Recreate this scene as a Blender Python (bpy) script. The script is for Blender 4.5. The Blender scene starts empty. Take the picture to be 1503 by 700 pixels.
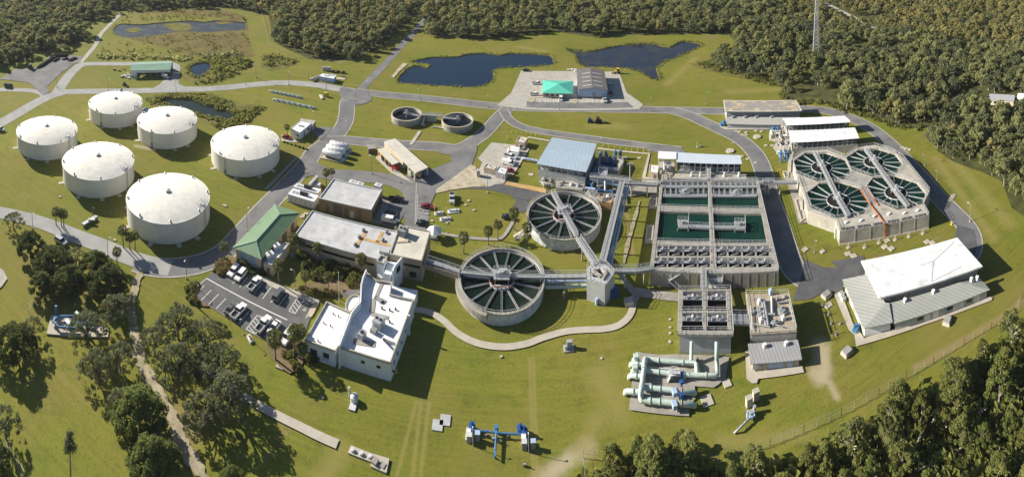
import bpy, math, random
import numpy as np
from mathutils import Vector
from mathutils.geometry import tessellate_polygon
R = math.radians
sc = bpy.context.scene
col = sc.collection
rnd = random.Random(7)

# ---------------------------------------------------------------- camera (a drone panorama: cylindrical projection)
F, PITCH, YC, X0, CAMH = 770.0, R(3.5), -142.0, 751.0, 120.0
cd = bpy.data.cameras.new('camera'); cam = bpy.data.objects.new('camera', cd); col.objects.link(cam); sc.camera = cam
cam.location = (0, 0, CAMH); cam.rotation_euler = (R(90) - PITCH, 0, 0)
cd.type = 'PANO'; cd.panorama_type = 'CENTRAL_CYLINDRICAL'; cd.central_cylindrical_radius = 1
cd.central_cylindrical_range_u_min = -X0 / F; cd.central_cylindrical_range_u_max = (1503 - X0) / F
cd.central_cylindrical_range_v_min = -(700 - YC) / F; cd.central_cylindrical_range_v_max = YC / F
cd.clip_start = 0.5; cd.clip_end = 20000

# ---------------------------------------------------------------- daylight
SUN_EL, SUN_AZ = R(27), R(286)
w = bpy.data.worlds.new('World'); sc.world = w; w.use_nodes = True
bg = w.node_tree.nodes['Background']; bg.inputs[1].default_value = 0.05
sk = w.node_tree.nodes.new('ShaderNodeTexSky'); sk.sky_type = 'NISHITA'; sk.sun_disc = False
sk.sun_elevation = SUN_EL; sk.sun_rotation = SUN_AZ; sk.air_density = 1.0; sk.dust_density = 1.0; sk.ozone_density = 3.0
w.node_tree.links.new(sk.outputs[0], bg.inputs[0])
sl = bpy.data.lights.new('sun', 'SUN'); sl.energy = 5.0; sl.angle = R(0.5); sl.color = (1.0, 0.93, 0.80)
so = bpy.data.objects.new('sun', sl); col.objects.link(so); so.location = (-200, 60, 150)
sd = Vector((-math.sin(SUN_AZ) * math.cos(SUN_EL), -math.cos(SUN_AZ) * math.cos(SUN_EL), -math.sin(SUN_EL)))
so.rotation_euler = sd.to_track_quat('-Z', 'Y').to_euler()
sc.view_settings.view_transform = 'Standard'; sc.view_settings.look = 'None'
sc.view_settings.exposure = 0.80; sc.view_settings.gamma = 1
sc.cycles.max_bounces = 5; sc.cycles.diffuse_bounces = 2; sc.cycles.transparent_max_bounces = 4

# ---------------------------------------------------------------- pixel of the photograph -> point of the place
def ray(x, y):
    u = (x - X0) / F; v = -(y - YC) / F; c, s = math.cos(PITCH), math.sin(PITCH)
    return (math.sin(u), math.cos(u) * c + v * s, -math.cos(u) * s + v * c)
def G(x, y, z=0.0):
    r = ray(x, y); t = (CAMH - z) / -r[2]
    return Vector((r[0] * t, r[1] * t, z))
def pix(X, Y, Z=0.0):
    Z = Z - CAMH; c, s = math.cos(PITCH), math.sin(PITCH)
    b = Y * c - Z * s; k = Y * s + Z * c
    return X0 + math.atan2(X, b) * F, YC - k / math.hypot(X, b) * F
def fr(ox, oy, s):
    return lambda x, y, z=0.0: G(ox + x / s, oy + y / s, z)
px = fr(0, 0, 1)
fA=fr(770,190,6.365);fB=fr(930,210,6.535);fC=fr(940,250,3.889);fD=fr(1120,160,5.78);fE=fr(1140,210,4.375)
fF=fr(980,410,4.667);fG=fr(910,500,5.833);fH=fr(670,610,8.75);fI=fr(1220,340,4.118);fJ=fr(430,390,3.889)
fK=fr(415,240,4.374);fL=fr(330,290,5.833);fM=fr(280,380,5.383);fN=fr(540,195,8.745);fO=fr(415,165,8.75)
fP=fr(750,85,8.75);fQ=fr(1030,130,6.2625);fR=fr(640,190,7);fS=fr(610,270,5.382);fT=fr(790,250,3.5)
fU=fr(0,60,8.754);fV=fr(170,75,10);fW=fr(440,90,11.667);fX=fr(380,120,14)
t11=fr(0,0,3.5);t12=fr(300,0,3.5);t13=fr(600,0,3.5);t14=fr(900,0,3.5);t15=fr(1173,0,3.5)
t21=fr(0,180,3.5);t22=fr(300,180,3.5);t23=fr(600,180,3.5);t24=fr(900,180,3.5);t25=fr(1173,180,3.5)
t31=fr(0,350,3.5);t32=fr(300,350,3.5);t33=fr(600,350,3.5);t34=fr(900,350,3.5);t35=fr(1173,350,3.5)
t41=fr(0,500,3.5);t42=fr(300,500,3.5);t43=fr(600,500,3.5);t44=fr(900,500,3.5);t45=fr(1173,500,3.5)

# ---------------------------------------------------------------- materials
MT = {}
def nodes(name):
    m = bpy.data.materials.new(name); m.use_nodes = True; MT[name] = m
    nt = m.node_tree; return m, nt, nt.nodes['Principled BSDF']
def noise(nt, scale, detail=3, rough=.55, stretch=None, rot=0):
    g = nt.nodes.new('ShaderNodeNewGeometry'); src = g.outputs['Position']
    if stretch:
        mp = nt.nodes.new('ShaderNodeMapping'); nt.links.new(src, mp.inputs[0]); mp.inputs['Scale'].default_value = stretch
        mp.inputs['Rotation'].default_value = (0, 0, rot); src = mp.outputs[0]
    n = nt.nodes.new('ShaderNodeTexNoise'); nt.links.new(src, n.inputs['Vector'])
    n.inputs['Scale'].default_value = scale; n.inputs['Detail'].default_value = detail; n.inputs['Roughness'].default_value = rough
    return n.outputs['Fac']
def remap(nt, v, a, b):
    r = nt.nodes.new('ShaderNodeMapRange'); nt.links.new(v, r.inputs[0]); r.inputs[1].default_value = a; r.inputs[2].default_value = b
    return r.outputs[0]
def mixc(nt, f, a, b):
    m = nt.nodes.new('ShaderNodeMix'); m.data_type = 'RGBA'
    if isinstance(f, float): m.inputs[0].default_value = f
    else: nt.links.new(f, m.inputs[0])
    for s, v in ((m.inputs[6], a), (m.inputs[7], b)):
        if isinstance(v, tuple): s.default_value = (*v, 1)
        else: nt.links.new(v, s)
    return m.outputs[2]
def mat(name, c, rough=.7, var=.12, scale=.4, spec=.3, metal=0, stain=None, samt=.5, sscale=.12, ribs=None, bump=0):
    m, nt, b = nodes(name)
    lo = tuple(max(0, x * (1 - var)) for x in c); hi = tuple(min(1, x * (1 + var)) for x in c)
    o = mixc(nt, remap(nt, noise(nt, scale, 4), .3, .7), lo, hi)
    if stain:
        f = remap(nt, noise(nt, sscale, 5, .65), .5, .72)
        k = nt.nodes.new('ShaderNodeMath'); k.operation = 'MULTIPLY'; nt.links.new(f, k.inputs[0]); k.inputs[1].default_value = samt
        o = mixc(nt, k.outputs[0], o, stain)
    if ribs:   # ribs = (spacing, direction angle, depth): standing seams
        g = nt.nodes.new('ShaderNodeNewGeometry'); mp = nt.nodes.new('ShaderNodeVectorRotate'); mp.rotation_type = 'Z_AXIS'
        nt.links.new(g.outputs['Position'], mp.inputs['Vector']); mp.inputs['Angle'].default_value = ribs[1]
        wv = nt.nodes.new('ShaderNodeTexWave'); wv.wave_type = 'BANDS'; wv.bands_direction = 'X'
        nt.links.new(mp.outputs[0], wv.inputs['Vector']); wv.inputs['Scale'].default_value = .314 / ribs[0]
        f = remap(nt, wv.outputs['Fac'], .75, 1.0)
        k = nt.nodes.new('ShaderNodeMath'); k.operation = 'MULTIPLY'; nt.links.new(f, k.inputs[0]); k.inputs[1].default_value = ribs[2]
        o = mixc(nt, k.outputs[0], o, tuple(x * .45 for x in c))
    nt.links.new(o, b.inputs['Base Color'])
    b.inputs['Roughness'].default_value = rough; b.inputs['Metallic'].default_value = metal
    b.inputs['Specular IOR Level'].default_value = spec
    if bump:
        bp = nt.nodes.new('ShaderNodeBump'); bp.inputs['Strength'].default_value = bump; bp.inputs['Distance'].default_value = .3
        nt.links.new(noise(nt, 1.5, 4), bp.inputs['Height']); nt.links.new(bp.outputs[0], b.inputs['Normal'])
    return m
def water(name, c, rough=.04, bump=.15, bs=.8, c2=None, spec=.5):
    m, nt, b = nodes(name)
    if c2: nt.links.new(mixc(nt, remap(nt, noise(nt, .12, 4), .45, .7), c, c2), b.inputs['Base Color'])
    else: b.inputs['Base Color'].default_value = (*c, 1)
    b.inputs['Roughness'].default_value = rough; b.inputs['IOR'].default_value = 1.33; b.inputs['Specular IOR Level'].default_value = spec
    bp = nt.nodes.new('ShaderNodeBump'); bp.inputs['Strength'].default_value = bump; bp.inputs['Distance'].default_value = .1
    nt.links.new(noise(nt, bs, 3), bp.inputs['Height']); nt.links.new(bp.outputs[0], b.inputs['Normal'])
    return m
def leaf(name, c1, c2, c3, scale=.1, trans=.55):
    m, nt, b = nodes(name)
    o = mixc(nt, remap(nt, noise(nt, scale, 3, .7), .42, .58), c1, c2)
    o = mixc(nt, remap(nt, noise(nt, 1.3, 3), .45, .72), o, c3)
    nt.links.new(o, b.inputs['Base Color']); b.inputs['Roughness'].default_value = .75; b.inputs['Specular IOR Level'].default_value = .15
    t = nt.nodes.new('ShaderNodeBsdfTranslucent'); nt.links.new(o, t.inputs[0])
    mx = nt.nodes.new('ShaderNodeMixShader'); mx.inputs[0].default_value = trans
    nt.links.new(b.outputs[0], mx.inputs[1]); nt.links.new(t.outputs[0], mx.inputs[2])
    nt.links.new(mx.outputs[0], nt.nodes['Material Output'].inputs[0])
    return m
# grass: mown turf with worn, dry and lush areas and faint mowing lines
def grass_mat():
    m, nt, b = nodes('mown_grass')
    green, yel, brown, lush = (.140, .155, .020), (.245, .232, .038), (.235, .178, .055), (.130, .185, .015)
    o = mixc(nt, remap(nt, noise(nt, .011, 4, .6), .38, .62), green, yel)
    o = mixc(nt, remap(nt, noise(nt, .03, 4, .65), .48, .68), o, lush)
    o = mixc(nt, remap(nt, noise(nt, .045, 6, .7), .50, .70), o, brown)
    o = mixc(nt, remap(nt, noise(nt, .8, 6, .8), .42, .66), o, (.21, .20, .036))
    o = mixc(nt, remap(nt, noise(nt, 1.7, 4, .8), .52, .68), o, (.085, .10, .02))
    f = remap(nt, noise(nt, .5, 4, .7, (.08, 1.2, 1), R(-20)), .45, .8)
    k = nt.nodes.new('ShaderNodeMath'); k.operation = 'MULTIPLY'; nt.links.new(f, k.inputs[0]); k.inputs[1].default_value = .4
    o = mixc(nt, k.outputs[0], o, (.085, .10, .018))
    o = mixc(nt, remap(nt, noise(nt, .22, 6, .75), .52, .74), o, (.10, .115, .022))
    o = mixc(nt, remap(nt, noise(nt, .09, 7, .8), .60, .72), o, (.28, .225, .09))
    o = mixc(nt, remap(nt, noise(nt, .018, 5, .7), .50, .66), o, (.205, .180, .045))
    for rot, amt, c_ in ((R(12), .45, (.235, .225, .055)), (R(-62), .3, (.10, .115, .022))):
        f = remap(nt, noise(nt, .8, 3, .6, (.05, 1.1, 1), rot), .5, .72); k = nt.nodes.new('ShaderNodeMath'); k.operation = 'MULTIPLY'; nt.links.new(f, k.inputs[0]); k.inputs[1].default_value = amt
        o = mixc(nt, k.outputs[0], o, c_)
    g = nt.nodes.new('ShaderNodeNewGeometry'); wob = noise(nt, .35, 5, .75)
    def patch(o, a, bq, rad, c, hard=.35):      # a worn streak from a to bq, ragged at its edge
        A = Vector(a); Bv = Vector(bq); A.z = 0; Bv.z = 0; d = Bv - A; L2 = max(d.length_squared, 1e-3)
        s1 = nt.nodes.new('ShaderNodeVectorMath'); s1.operation = 'SUBTRACT'; nt.links.new(g.outputs['Position'], s1.inputs[0]); s1.inputs[1].default_value = A
        dt = nt.nodes.new('ShaderNodeVectorMath'); dt.operation = 'DOT_PRODUCT'; nt.links.new(s1.outputs[0], dt.inputs[0]); dt.inputs[1].default_value = d / L2
        cl = nt.nodes.new('ShaderNodeClamp'); nt.links.new(dt.outputs['Value'], cl.inputs[0])
        sc_ = nt.nodes.new('ShaderNodeVectorMath'); sc_.operation = 'SCALE'; sc_.inputs[0].default_value = d; nt.links.new(cl.outputs[0], sc_.inputs['Scale'])
        di = nt.nodes.new('ShaderNodeVectorMath'); di.operation = 'DISTANCE'; nt.links.new(s1.outputs[0], di.inputs[0]); nt.links.new(sc_.outputs[0], di.inputs[1])
        ad = nt.nodes.new('ShaderNodeMath'); ad.operation = 'MULTIPLY_ADD'; nt.links.new(wob, ad.inputs[0]); ad.inputs[1].default_value = rad * 1.8; nt.links.new(di.outputs['Value'], ad.inputs[2])
        r = nt.nodes.new('ShaderNodeMapRange'); nt.links.new(ad.outputs[0], r.inputs[0]); r.inputs[1].default_value = rad * (1.9 + hard * 2); r.inputs[2].default_value = rad * 1.1
        k = nt.nodes.new('ShaderNodeMath'); k.operation = 'MULTIPLY'; nt.links.new(r.outputs[0], k.inputs[0]); k.inputs[1].default_value = c[3]
        return mixc(nt, k.outputs[0], o, c[:3])
    sandy, dry, tan = (.42, .36, .24, .75), (.28, .24, .08, .6), (.30, .22, .10, .7)
    for a, bq, rad, c in ((t43(920,545),t43(680,710),1.6,sandy),(t43(820,610),t43(740,670),1.0,sandy),(t44(1065,20),t44(1075,190),2.0,sandy),(t44(1030,160),t44(1060,190),1.6,sandy),(t44(1110,215),t44(1150,290),.8,sandy),(t34(1090,570),t34(1090,690),1.0,sandy),
        (t43(985,180),t43(1070,370),3.2,dry),(t43(960,420),t43(900,540),2.0,dry),(t43(60,320),t43(20,690),.45,dry),(t43(105,320),t43(60,690),.45,dry),(t43(40,310),t43(-60,690),.4,dry),(t43(640,90),t43(660,690),.4,dry),(t43(620,90),t43(640,690),.4,dry),(t44(560,520),t44(1000,470),1.6,dry),(t41(880,370),t41(960,470),3,tan),(t31(240,90),t31(560,110),.6,dry),
        (t25(700,180),t25(1000,600),1.8,dry),(t25(800,200),t25(1080,520),2.5,dry),(t25(700,30),t25(980,230),3,dry),(t15(700,650),t15(830,640),3,tan),(t35(600,660),t35(1150,330),1.0,tan),(t21(700,120),t21(780,135),1.2,sandy),(t23(600,420),t23(660,370),1,dry),(t14(280,430),t14(420,300),2.5,dry),(t14(600,470),t14(860,455),3,dry),(t13(560,240),t13(700,262),2.5,dry),(t12(440,220),t12(700,320),1.5,dry),(t23(940,15),t23(1100,20),3,dry),(t22(700,540),t22(760,560),2,dry),(t42(700,560),t42(620,700),2.2,dry),(t24(60,400),t24(100,680),.7,tan)):
        o = patch(o, a, bq, rad, c)
    nt.links.new(o, b.inputs['Base Color']); b.inputs['Roughness'].default_value = .9; b.inputs['Specular IOR Level'].default_value = .1
    bp = nt.nodes.new('ShaderNodeBump'); bp.inputs['Strength'].default_value = .5; bp.inputs['Distance'].default_value = .12
    nt.links.new(noise(nt, 2.5, 5, .7), bp.inputs['Height']); nt.links.new(bp.outputs[0], b.inputs['Normal'])
grass_mat()
mat('forest_floor', (.085, .088, .034), .95, .4, .25, .05)
mat('scrub_ground', (.17, .155, .05), .95, .3, .15, .05, stain=(.10, .12, .03), samt=.8, sscale=.06)
mat('marsh_ground', (.17, .145, .055), .95, .25, .08, .05, stain=(.13, .085, .04), samt=.9, sscale=.03)
mat('asphalt', (.175, .175, .178), .9, .22, .15, .2, stain=(.27, .26, .25), samt=.8, sscale=.06)
mat('weathered_deck', (.40, .345, .26), .9, .2, .8, .1, stain=(.24, .21, .17), samt=.8, sscale=.5)
mat('asphalt_mid', (.125, .125, .128), .9, .15, .3, .2, stain=(.18, .18, .175), samt=.6, sscale=.15)
mat('asphalt_dark', (.105, .106, .112), .9, .2, .3, .2, stain=(.17, .17, .17), samt=.5, sscale=.1)
mat('road_pale', (.34, .34, .33), .9, .12, .2, .2, stain=(.24, .24, .24), samt=.6, sscale=.08)
mat('concrete', (.34, .32, .285), .85, .14, .5, .2, stain=(.20, .18, .14), samt=.6, sscale=.3)
mat('clarifier_wall', (.60, .62, .64), .8, .12, .7, .2, stain=(.36, .36, .36), samt=.7, sscale=.5)
mat('concrete_pale', (.48, .44, .37), .85, .12, .4, .2, stain=(.33, .28, .21), samt=.7, sscale=.2)
mat('concrete_wall', (.36, .35, .33), .85, .12, .8, .2, stain=(.17, .16, .14), samt=.6, sscale=.35)
mat('concrete_bluish', (.44, .45, .46), .8, .12, .5, .2, stain=(.27, .27, .27), samt=.6, sscale=.3)
mat('cream_concrete', (.44, .41, .355), .85, .14, .4, .2, stain=(.26, .235, .19), samt=.8, sscale=.3)
mat('tank_wall', (.76, .73, .65), .75, .06, .4, .3, stain=(.50, .46, .38), samt=.5, sscale=.1)
mat('tank_dome', (.80, .77, .70), .8, .07, .5, .3, stain=(.56, .52, .45), samt=.55, sscale=.3)
mat('white_metal', (.74, .75, .76), .5, .05, .5, .4, stain=(.52, .52, .52), samt=.5, sscale=.3)
mat('white_roof', (.83, .83, .84), .7, .06, .5, .3, stain=(.50, .50, .50), samt=.7, sscale=.3)
mat('white_wall', (.74, .77, .80), .75, .06, .5, .3, stain=(.58, .58, .56), samt=.5, sscale=.4)
mat('grey_roof', (.47, .475, .49), .8, .14, .35, .3, stain=(.70, .70, .70), samt=.7, sscale=.15)
mat('cream_roof', (.60, .57, .49), .8, .08, .4, .3, stain=(.42, .39, .33), samt=.6, sscale=.25)
mat('worn_roof', (.31, .29, .28), .9, .15, .3, .2, stain=(.72, .55, .24), samt=1, sscale=.28)
mat('tan_wall', (.33, .235, .155), .8, .08, .5, .2)
mat('tan_wall_pale', (.40, .33, .25), .8, .08, .5, .2)
mat('beige_wall', (.62, .53, .40), .8, .06, .5, .2)
mat('green_roof', (.165, .265, .150), .5, .08, .3, .4, ribs=(.9, R(-48), .55))
mat('green_roof_pale', (.25, .40, .30), .5, .08, .3, .4, ribs=(1.0, R(0), .25))
mat('teal_roof', (.115, .55, .42), .5, .05, .3, .4, ribs=(1.2, R(0), .18))
mat('brown_roof', (.17, .155, .15), .6, .08, .3, .3, ribs=(1.2, R(90), .3))
mat('seam_roof', (.37, .38, .355), .5, .06, .3, .4, ribs=(1.0, R(-28), .5))
mat('seam_roof_grey', (.36, .36, .37), .5, .06, .3, .4, ribs=(.85, R(8), .6))
mat('seam_roof_low', (.40, .39, .37), .55, .06, .3, .4)
mat('blue_roof', (.37, .46, .55), .5, .05, .3, .4, ribs=(1.5, R(14), .2))
mat('pale_blue_roof', (.55, .62, .70), .5, .05, .3, .4, stain=(.42, .50, .60), samt=.4)
mat('blue_wall', (.40, .50, .68), .7, .05, .5, .3)
mat('dark_glass', (.02, .025, .03), .15, .1, .5, .6)
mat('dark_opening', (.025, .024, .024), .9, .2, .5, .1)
mat('steel', (.45, .46, .48), .5, .1, 1, .5, metal=.3)
mat('steel_pale', (.58, .59, .60), .5, .1, 1, .5)
mat('grating', (.28, .29, .30), .7, .15, 2, .3)
mat('machine_grey', (.27, .28, .29), .6, .25, 1.5, .3)
mat('blue_paint', (.055, .185, .37), .5, .15, .6, .4, stain=(.16, .20, .24), samt=.5, sscale=.8)
mat('deep_blue_paint', (.02, .09, .30), .45, .12, .6, .5)
mat('pipe_green', (.52, .62, .56), .5, .06, .6, .4, stain=(.33, .38, .31), samt=.7, sscale=.9)
mat('pipe_teal', (.35, .58, .60), .5, .06, .6, .4)
mat('rust', (.36, .13, .045), .8, .25, 1, .2)
mat('red_paint', (.35, .02, .03), .35, .05, 1, .5)
mat('yellow_paint', (.70, .50, .06), .6, .1, 1, .3)
mat('road_paint', (.70, .70, .66), .8, .12, 1, .2)
mat('black_heap', (.022, .020, .022), 1, .3, .5, .1, bump=1)
mat('black_metal', (.03, .03, .032), .5, .2, 1, .4)
mat('tyre', (.02, .02, .02), .9, .1, 1, .2)
mat('car_white', (.80, .80, .80), .25, .02, 1, .5); mat('car_black', (.02, .02, .024), .2, .05, 1, .6)
mat('car_grey', (.13, .14, .15), .25, .05, 1, .6); mat('car_red', (.30, .02, .03), .25, .05, 1, .6)
mat('car_silver', (.45, .48, .50), .25, .05, 1, .6); mat('car_tan', (.40, .34, .26), .3, .05, 1, .5)
mat('lamp_glass', (.7, .7, .65), .2, .05, 1, .5)
mat('sand', (.48, .42, .32), .95, .15, .3, .1, stain=(.22, .20, .08), samt=.9, sscale=.35)
mat('orange_dirt', (.52, .34, .15), .95, .15, .4, .1)
mat('dirt_track', (.36, .31, .22), .95, .25, .5, .1, stain=(.17, .165, .045), samt=.95, sscale=.4)
mat('gravel', (.43, .41, .37), .95, .15, .5, .1, stain=(.34, .28, .20), samt=.6, sscale=.15)
mat('mulch', (.20, .145, .085), .95, .25, .6, .1, stain=(.12, .13, .04), samt=.6, sscale=.4)
mat('wood', (.30, .20, .12), .8, .2, 1, .2)
mat('bark', (.26, .22, .17), .9, .25, 1.2, .1); mat('bark_pale', (.50, .46, .40), .9, .2, 1.2, .1)
water('pond_water', (.011, .026, .050), .08, .25, .5)
water('pond_water_grey', (.020, .028, .050), .10, .3, .5, (.05, .05, .035))
water('pond_water_green', (.018, .028, .022), .10, .2, .5)
water('basin_water', (.005, .034, .025), .10, .10, 1.2, (.013, .044, .032), .2)
water('marsh_water', (.040, .045, .055), .25, .5, .9, (.10, .095, .06))
water('clarifier_water', (.008, .018, .013), .14, .12, 2.0, (.030, .042, .034), .08)
water('dark_water', (.004, .006, .007), .1, .1, 1)
water('octagon_water', (.003, .021, .015), .12, .08, 1.2, (.006, .032, .022), .08)
leaf('oak_leaf', (.085, .110, .035), (.13, .16, .050), (.19, .21, .08))
leaf('forest_leaf', (.185, .210, .085), (.32, .325, .13), (.38, .38, .19), .06)
leaf('pale_leaf', (.30, .29, .10), (.46, .41, .16), (.42, .38, .19), .05)
leaf('moss_leaf', (.14, .165, .075), (.21, .23, .115), (.28, .29, .17))
leaf('bright_leaf', (.135, .180, .045), (.21, .245, .065), (.29, .29, .10))
leaf('thicket_leaf', (.16, .19, .05), (.27, .29, .08), (.38, .37, .14), .12)
leaf('palm_leaf', (0.111, 0.137, 0.039), (0.182, 0.195, 0.062), (0.260, 0.247, 0.111), .3)
leaf('shrub_leaf', (.12, .15, .035), (.21, .22, .055), (.30, .27, .09), .4)
leaf('reed_leaf', (.15, .155, .040), (.21, .19, .065), (.26, .22, .09), .06)
leaf('dead_leaf', (.24, .17, .07), (.30, .22, .10), (.32, .26, .14), .3)

# ---------------------------------------------------------------- geometry helpers
def V(p, z=None):
    return Vector((p[0], p[1], (p[2] if len(p) > 2 else 0) if z is None else z))
def ccw(pts):
    a = sum(pts[i][0] * pts[(i + 1) % len(pts)][1] - pts[(i + 1) % len(pts)][0] * pts[i][1] for i in range(len(pts)))
    return list(pts) if a > 0 else list(reversed(pts))
def inset(pts, d):
    pts = [V(p) for p in ccw(pts)]; n = len(pts); out = []
    for i in range(n):
        a, b, c = pts[i - 1], pts[i], pts[(i + 1) % n]
        e1 = Vector((b.x - a.x, b.y - a.y)).normalized(); e2 = Vector((c.x - b.x, c.y - b.y)).normalized()
        n1 = Vector((-e1.y, e1.x)); n2 = Vector((-e2.y, e2.x)); k = 1 + n1.dot(n2)
        if k < .35: k = .35
        m = (n1 + n2) / k
        out.append(Vector((b.x + m.x * d, b.y + m.y * d, b.z)))
    return out
def smooth(pts, n=6, closed=False):
    pts = [V(p) for p in pts]; N = len(pts); out = []
    rng = range(N if closed else N - 1)
    for i in rng:
        if closed: p0, p1, p2, p3 = pts[i - 1], pts[i], pts[(i + 1) % N], pts[(i + 2) % N]
        else: p0, p1, p2, p3 = pts[max(i - 1, 0)], pts[i], pts[i + 1], pts[min(i + 2, N - 1)]
        for k in range(n):
            t = k / n
            out.append(.5 * ((2 * p1) + (p2 - p0) * t + (2 * p0 - 5 * p1 + 4 * p2 - p3) * t * t + (3 * p1 - p0 - 3 * p2 + p3) * t ** 3))
    if not closed: out.append(pts[-1])
    return out
class MB:
    def __init__(s): s.v = []; s.f = []; s.m = []; s.mi = 0
    def face(s, pts):
        b = len(s.v); s.v += [tuple(V(p)) for p in pts]; s.f.append(tuple(range(b, b + len(pts)))); s.m.append(s.mi)
    def quadgrid(s, rows, closed=False):
        b = len(s.v); n = len(rows[0])
        for r in rows: s.v += [tuple(p) for p in r]
        for i in range(len(rows) - 1):
            for j in range(n if closed else n - 1):
                k = (j + 1) % n
                s.f.append((b + i * n + j, b + i * n + k, b + (i + 1) * n + k, b + (i + 1) * n + j)); s.m.append(s.mi)
    def prism(s, pts, z0, z1, cap0=False, top=True):
        pts = ccw(pts); n = len(pts); b = len(s.v)
        s.v += [(p[0], p[1], z0) for p in pts] + [(p[0], p[1], z1) for p in pts]
        for i in range(n):
            j = (i + 1) % n; s.f.append((b + i, b + j, b + n + j, b + n + i)); s.m.append(s.mi)
        if top: s.tess([[Vector((p[0], p[1], z1)) for p in pts]])
        if cap0: s.tess([[Vector((p[0], p[1], z0)) for p in reversed(pts)]])
        return s
    def tess(s, loops):
        flat = [p for l in loops for p in l]; b = len(s.v); s.v += [tuple(p) for p in flat]
        up = flat[0]
        for t in tessellate_polygon([[Vector(p) for p in l] for l in loops]):
            a, c, d = (flat[i] for i in t)
            if (c - a).cross(d - a).z < 0: t = (t[0], t[2], t[1])
            s.f.append(tuple(b + i for i in t)); s.m.append(s.mi)
    def hull(s, lo, hi):      # two loops of 3-D points, walls between and caps
        n = len(lo); b = len(s.v); s.v += [tuple(V(p)) for p in lo] + [tuple(V(p)) for p in hi]
        for i in range(n):
            j = (i + 1) % n; s.f.append((b + i, b + j, b + n + j, b + n + i)); s.m.append(s.mi)
        s.f.append(tuple(b + n + i for i in range(n))); s.m.append(s.mi)
        s.f.append(tuple(b + i for i in reversed(range(n)))); s.m.append(s.mi)
        return s
    def box(s, c, size, rz=0, z0=None):
        c = V(c); x, y, z = size[0] / 2, size[1] / 2, size[2]; cs, sn = math.cos(rz), math.sin(rz)
        zb = c.z if z0 is None else z0
        P = [(c.x + a * cs - b_ * sn, c.y + a * sn + b_ * cs) for a, b_ in ((-x, -y), (x, -y), (x, y), (-x, y))]
        return s.hull([(*p, zb) for p in P], [(*p, zb + z) for p in P])
    def bar(s, a, b, wd, ht=None, up=None):
        a, b = V(a), V(b); d = (b - a)
        if d.length < 1e-6: return s
        d.normalize(); u = Vector((0, 0, 1)) if abs(d.z) < .95 else Vector((1, 0, 0))
        sd_ = d.cross(u).normalized(); u = sd_.cross(d).normalized(); ht = ht or wd
        o = [sd_ * wd / 2 * i + u * ht / 2 * j for i, j in ((-1, -1), (1, -1), (1, 1), (-1, 1))]
        return s.hull([b + q for q in o], [a + q for q in o])
    def tube(s, pts, r, n=8, caps=True):
        pts = [V(p) for p in pts]; rows = []; rs = r if isinstance(r, (list, tuple)) else [r] * len(pts)
        prev = None
        for i, p in enumerate(pts):
            d = (pts[min(i + 1, len(pts) - 1)] - pts[max(i - 1, 0)]).normalized()
            u = Vector((0, 0, 1)) if abs(d.z) < .9 else Vector((1, 0, 0))
            if prev is not None and abs(prev.dot(d)) < .9: u = prev
            a = d.cross(u).normalized(); u2 = a.cross(d).normalized(); prev = u2
            rows.append([p + (a * math.cos(t) + u2 * math.sin(t)) * rs[i] for t in (2 * math.pi * k / n for k in range(n))])
        s.quadgrid(rows, True)
        if caps:
            b = len(s.v); s.v += [tuple(q) for q in rows[0]] + [tuple(q) for q in rows[-1]]
            s.f += [tuple(range(b, b + n)), tuple(range(b + 2 * n - 1, b + n - 1, -1))]; s.m += [s.mi] * 2
        return s
    def cyl(s, c, r, z0, z1, n=24, r1=None):
        c = V(c); r1 = r if r1 is None else r1; A = [2 * math.pi * k / n for k in range(n)]
        return s.hull([(c.x + r * math.cos(t), c.y + r * math.sin(t), z0) for t in A], [(c.x + r1 * math.cos(t), c.y + r1 * math.sin(t), z1) for t in A])
    def ring(s, c, ri, ro, z0, z1, n=64):
        c = V(c); A = [2 * math.pi * k / n for k in range(n)]
        q = lambda r, z: [(c.x + r * math.cos(t), c.y + r * math.sin(t), z) for t in A]
        s.quadgrid([q(ro, z0), q(ro, z1), q(ri, z1), q(ri, z0), q(ro, z0)], True); return s
    def dome(s, c, r, z0, h, n=48, k=8):
        c = V(c); rows = []
        for i in range(k + 1):
            rr = r * (1 - i / k) + .01 * (i == k); z = z0 + h * (1 - (rr / r) ** 2)
            rows.append([(c.x + rr * math.cos(t), c.y + rr * math.sin(t), z) for t in (2 * math.pi * j / n for j in range(n))])
        s.quadgrid(rows, True); return s
    def rail(s, pts, h=1.05, step=2.0, r=.07, mids=1):
        r = min(r, .065)
        pts = [V(p) for p in pts]
        for a, b in zip(pts, pts[1:]):
            L = (b - a).length; n = max(1, round(L / step))
            for i in range(n + 1): q = a.lerp(b, i / n); s.bar(q, q + Vector((0, 0, h)), r)
            for k in range(mids + 1):
                z = Vector((0, 0, h * (k + 1) / (mids + 1))); s.bar(a + z, b + z, r)
        return s
    def pieces(s):      # far-apart pieces of one part become parts of their own (columns, doors, vents)
        n = len(s.v); par = list(range(n))
        def find(a):
            while par[a] != a: par[a] = par[par[a]]; a = par[a]
            return a
        for f in s.f:
            r0 = find(f[0])
            for i in f[1:]: par[find(i)] = r0
        root = np.array([find(i) for i in range(n)]); ids, isl = np.unique(root, return_inverse=True); k = len(ids)
        if k < 2 or k > 400: s.whole = 1; return [s]
        P = np.array(s.v); lo = np.full((k, 3), 1e9); hi = -lo; np.minimum.at(lo, isl, P); np.maximum.at(hi, isl, P)
        size = (hi - lo).max(1); g = np.maximum(0, np.maximum(lo[:, None] - hi[None], lo[None] - hi[:, None])); near = np.sqrt((g ** 2).sum(2)) <= np.maximum(.02, .5 * np.maximum(size[:, None], size[None]))
        lab = np.arange(k)
        while True:
            new = np.array([lab[near[i]].min() for i in range(k)])
            if (new == lab).all(): break
            lab = new
        u = np.unique(lab)
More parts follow.
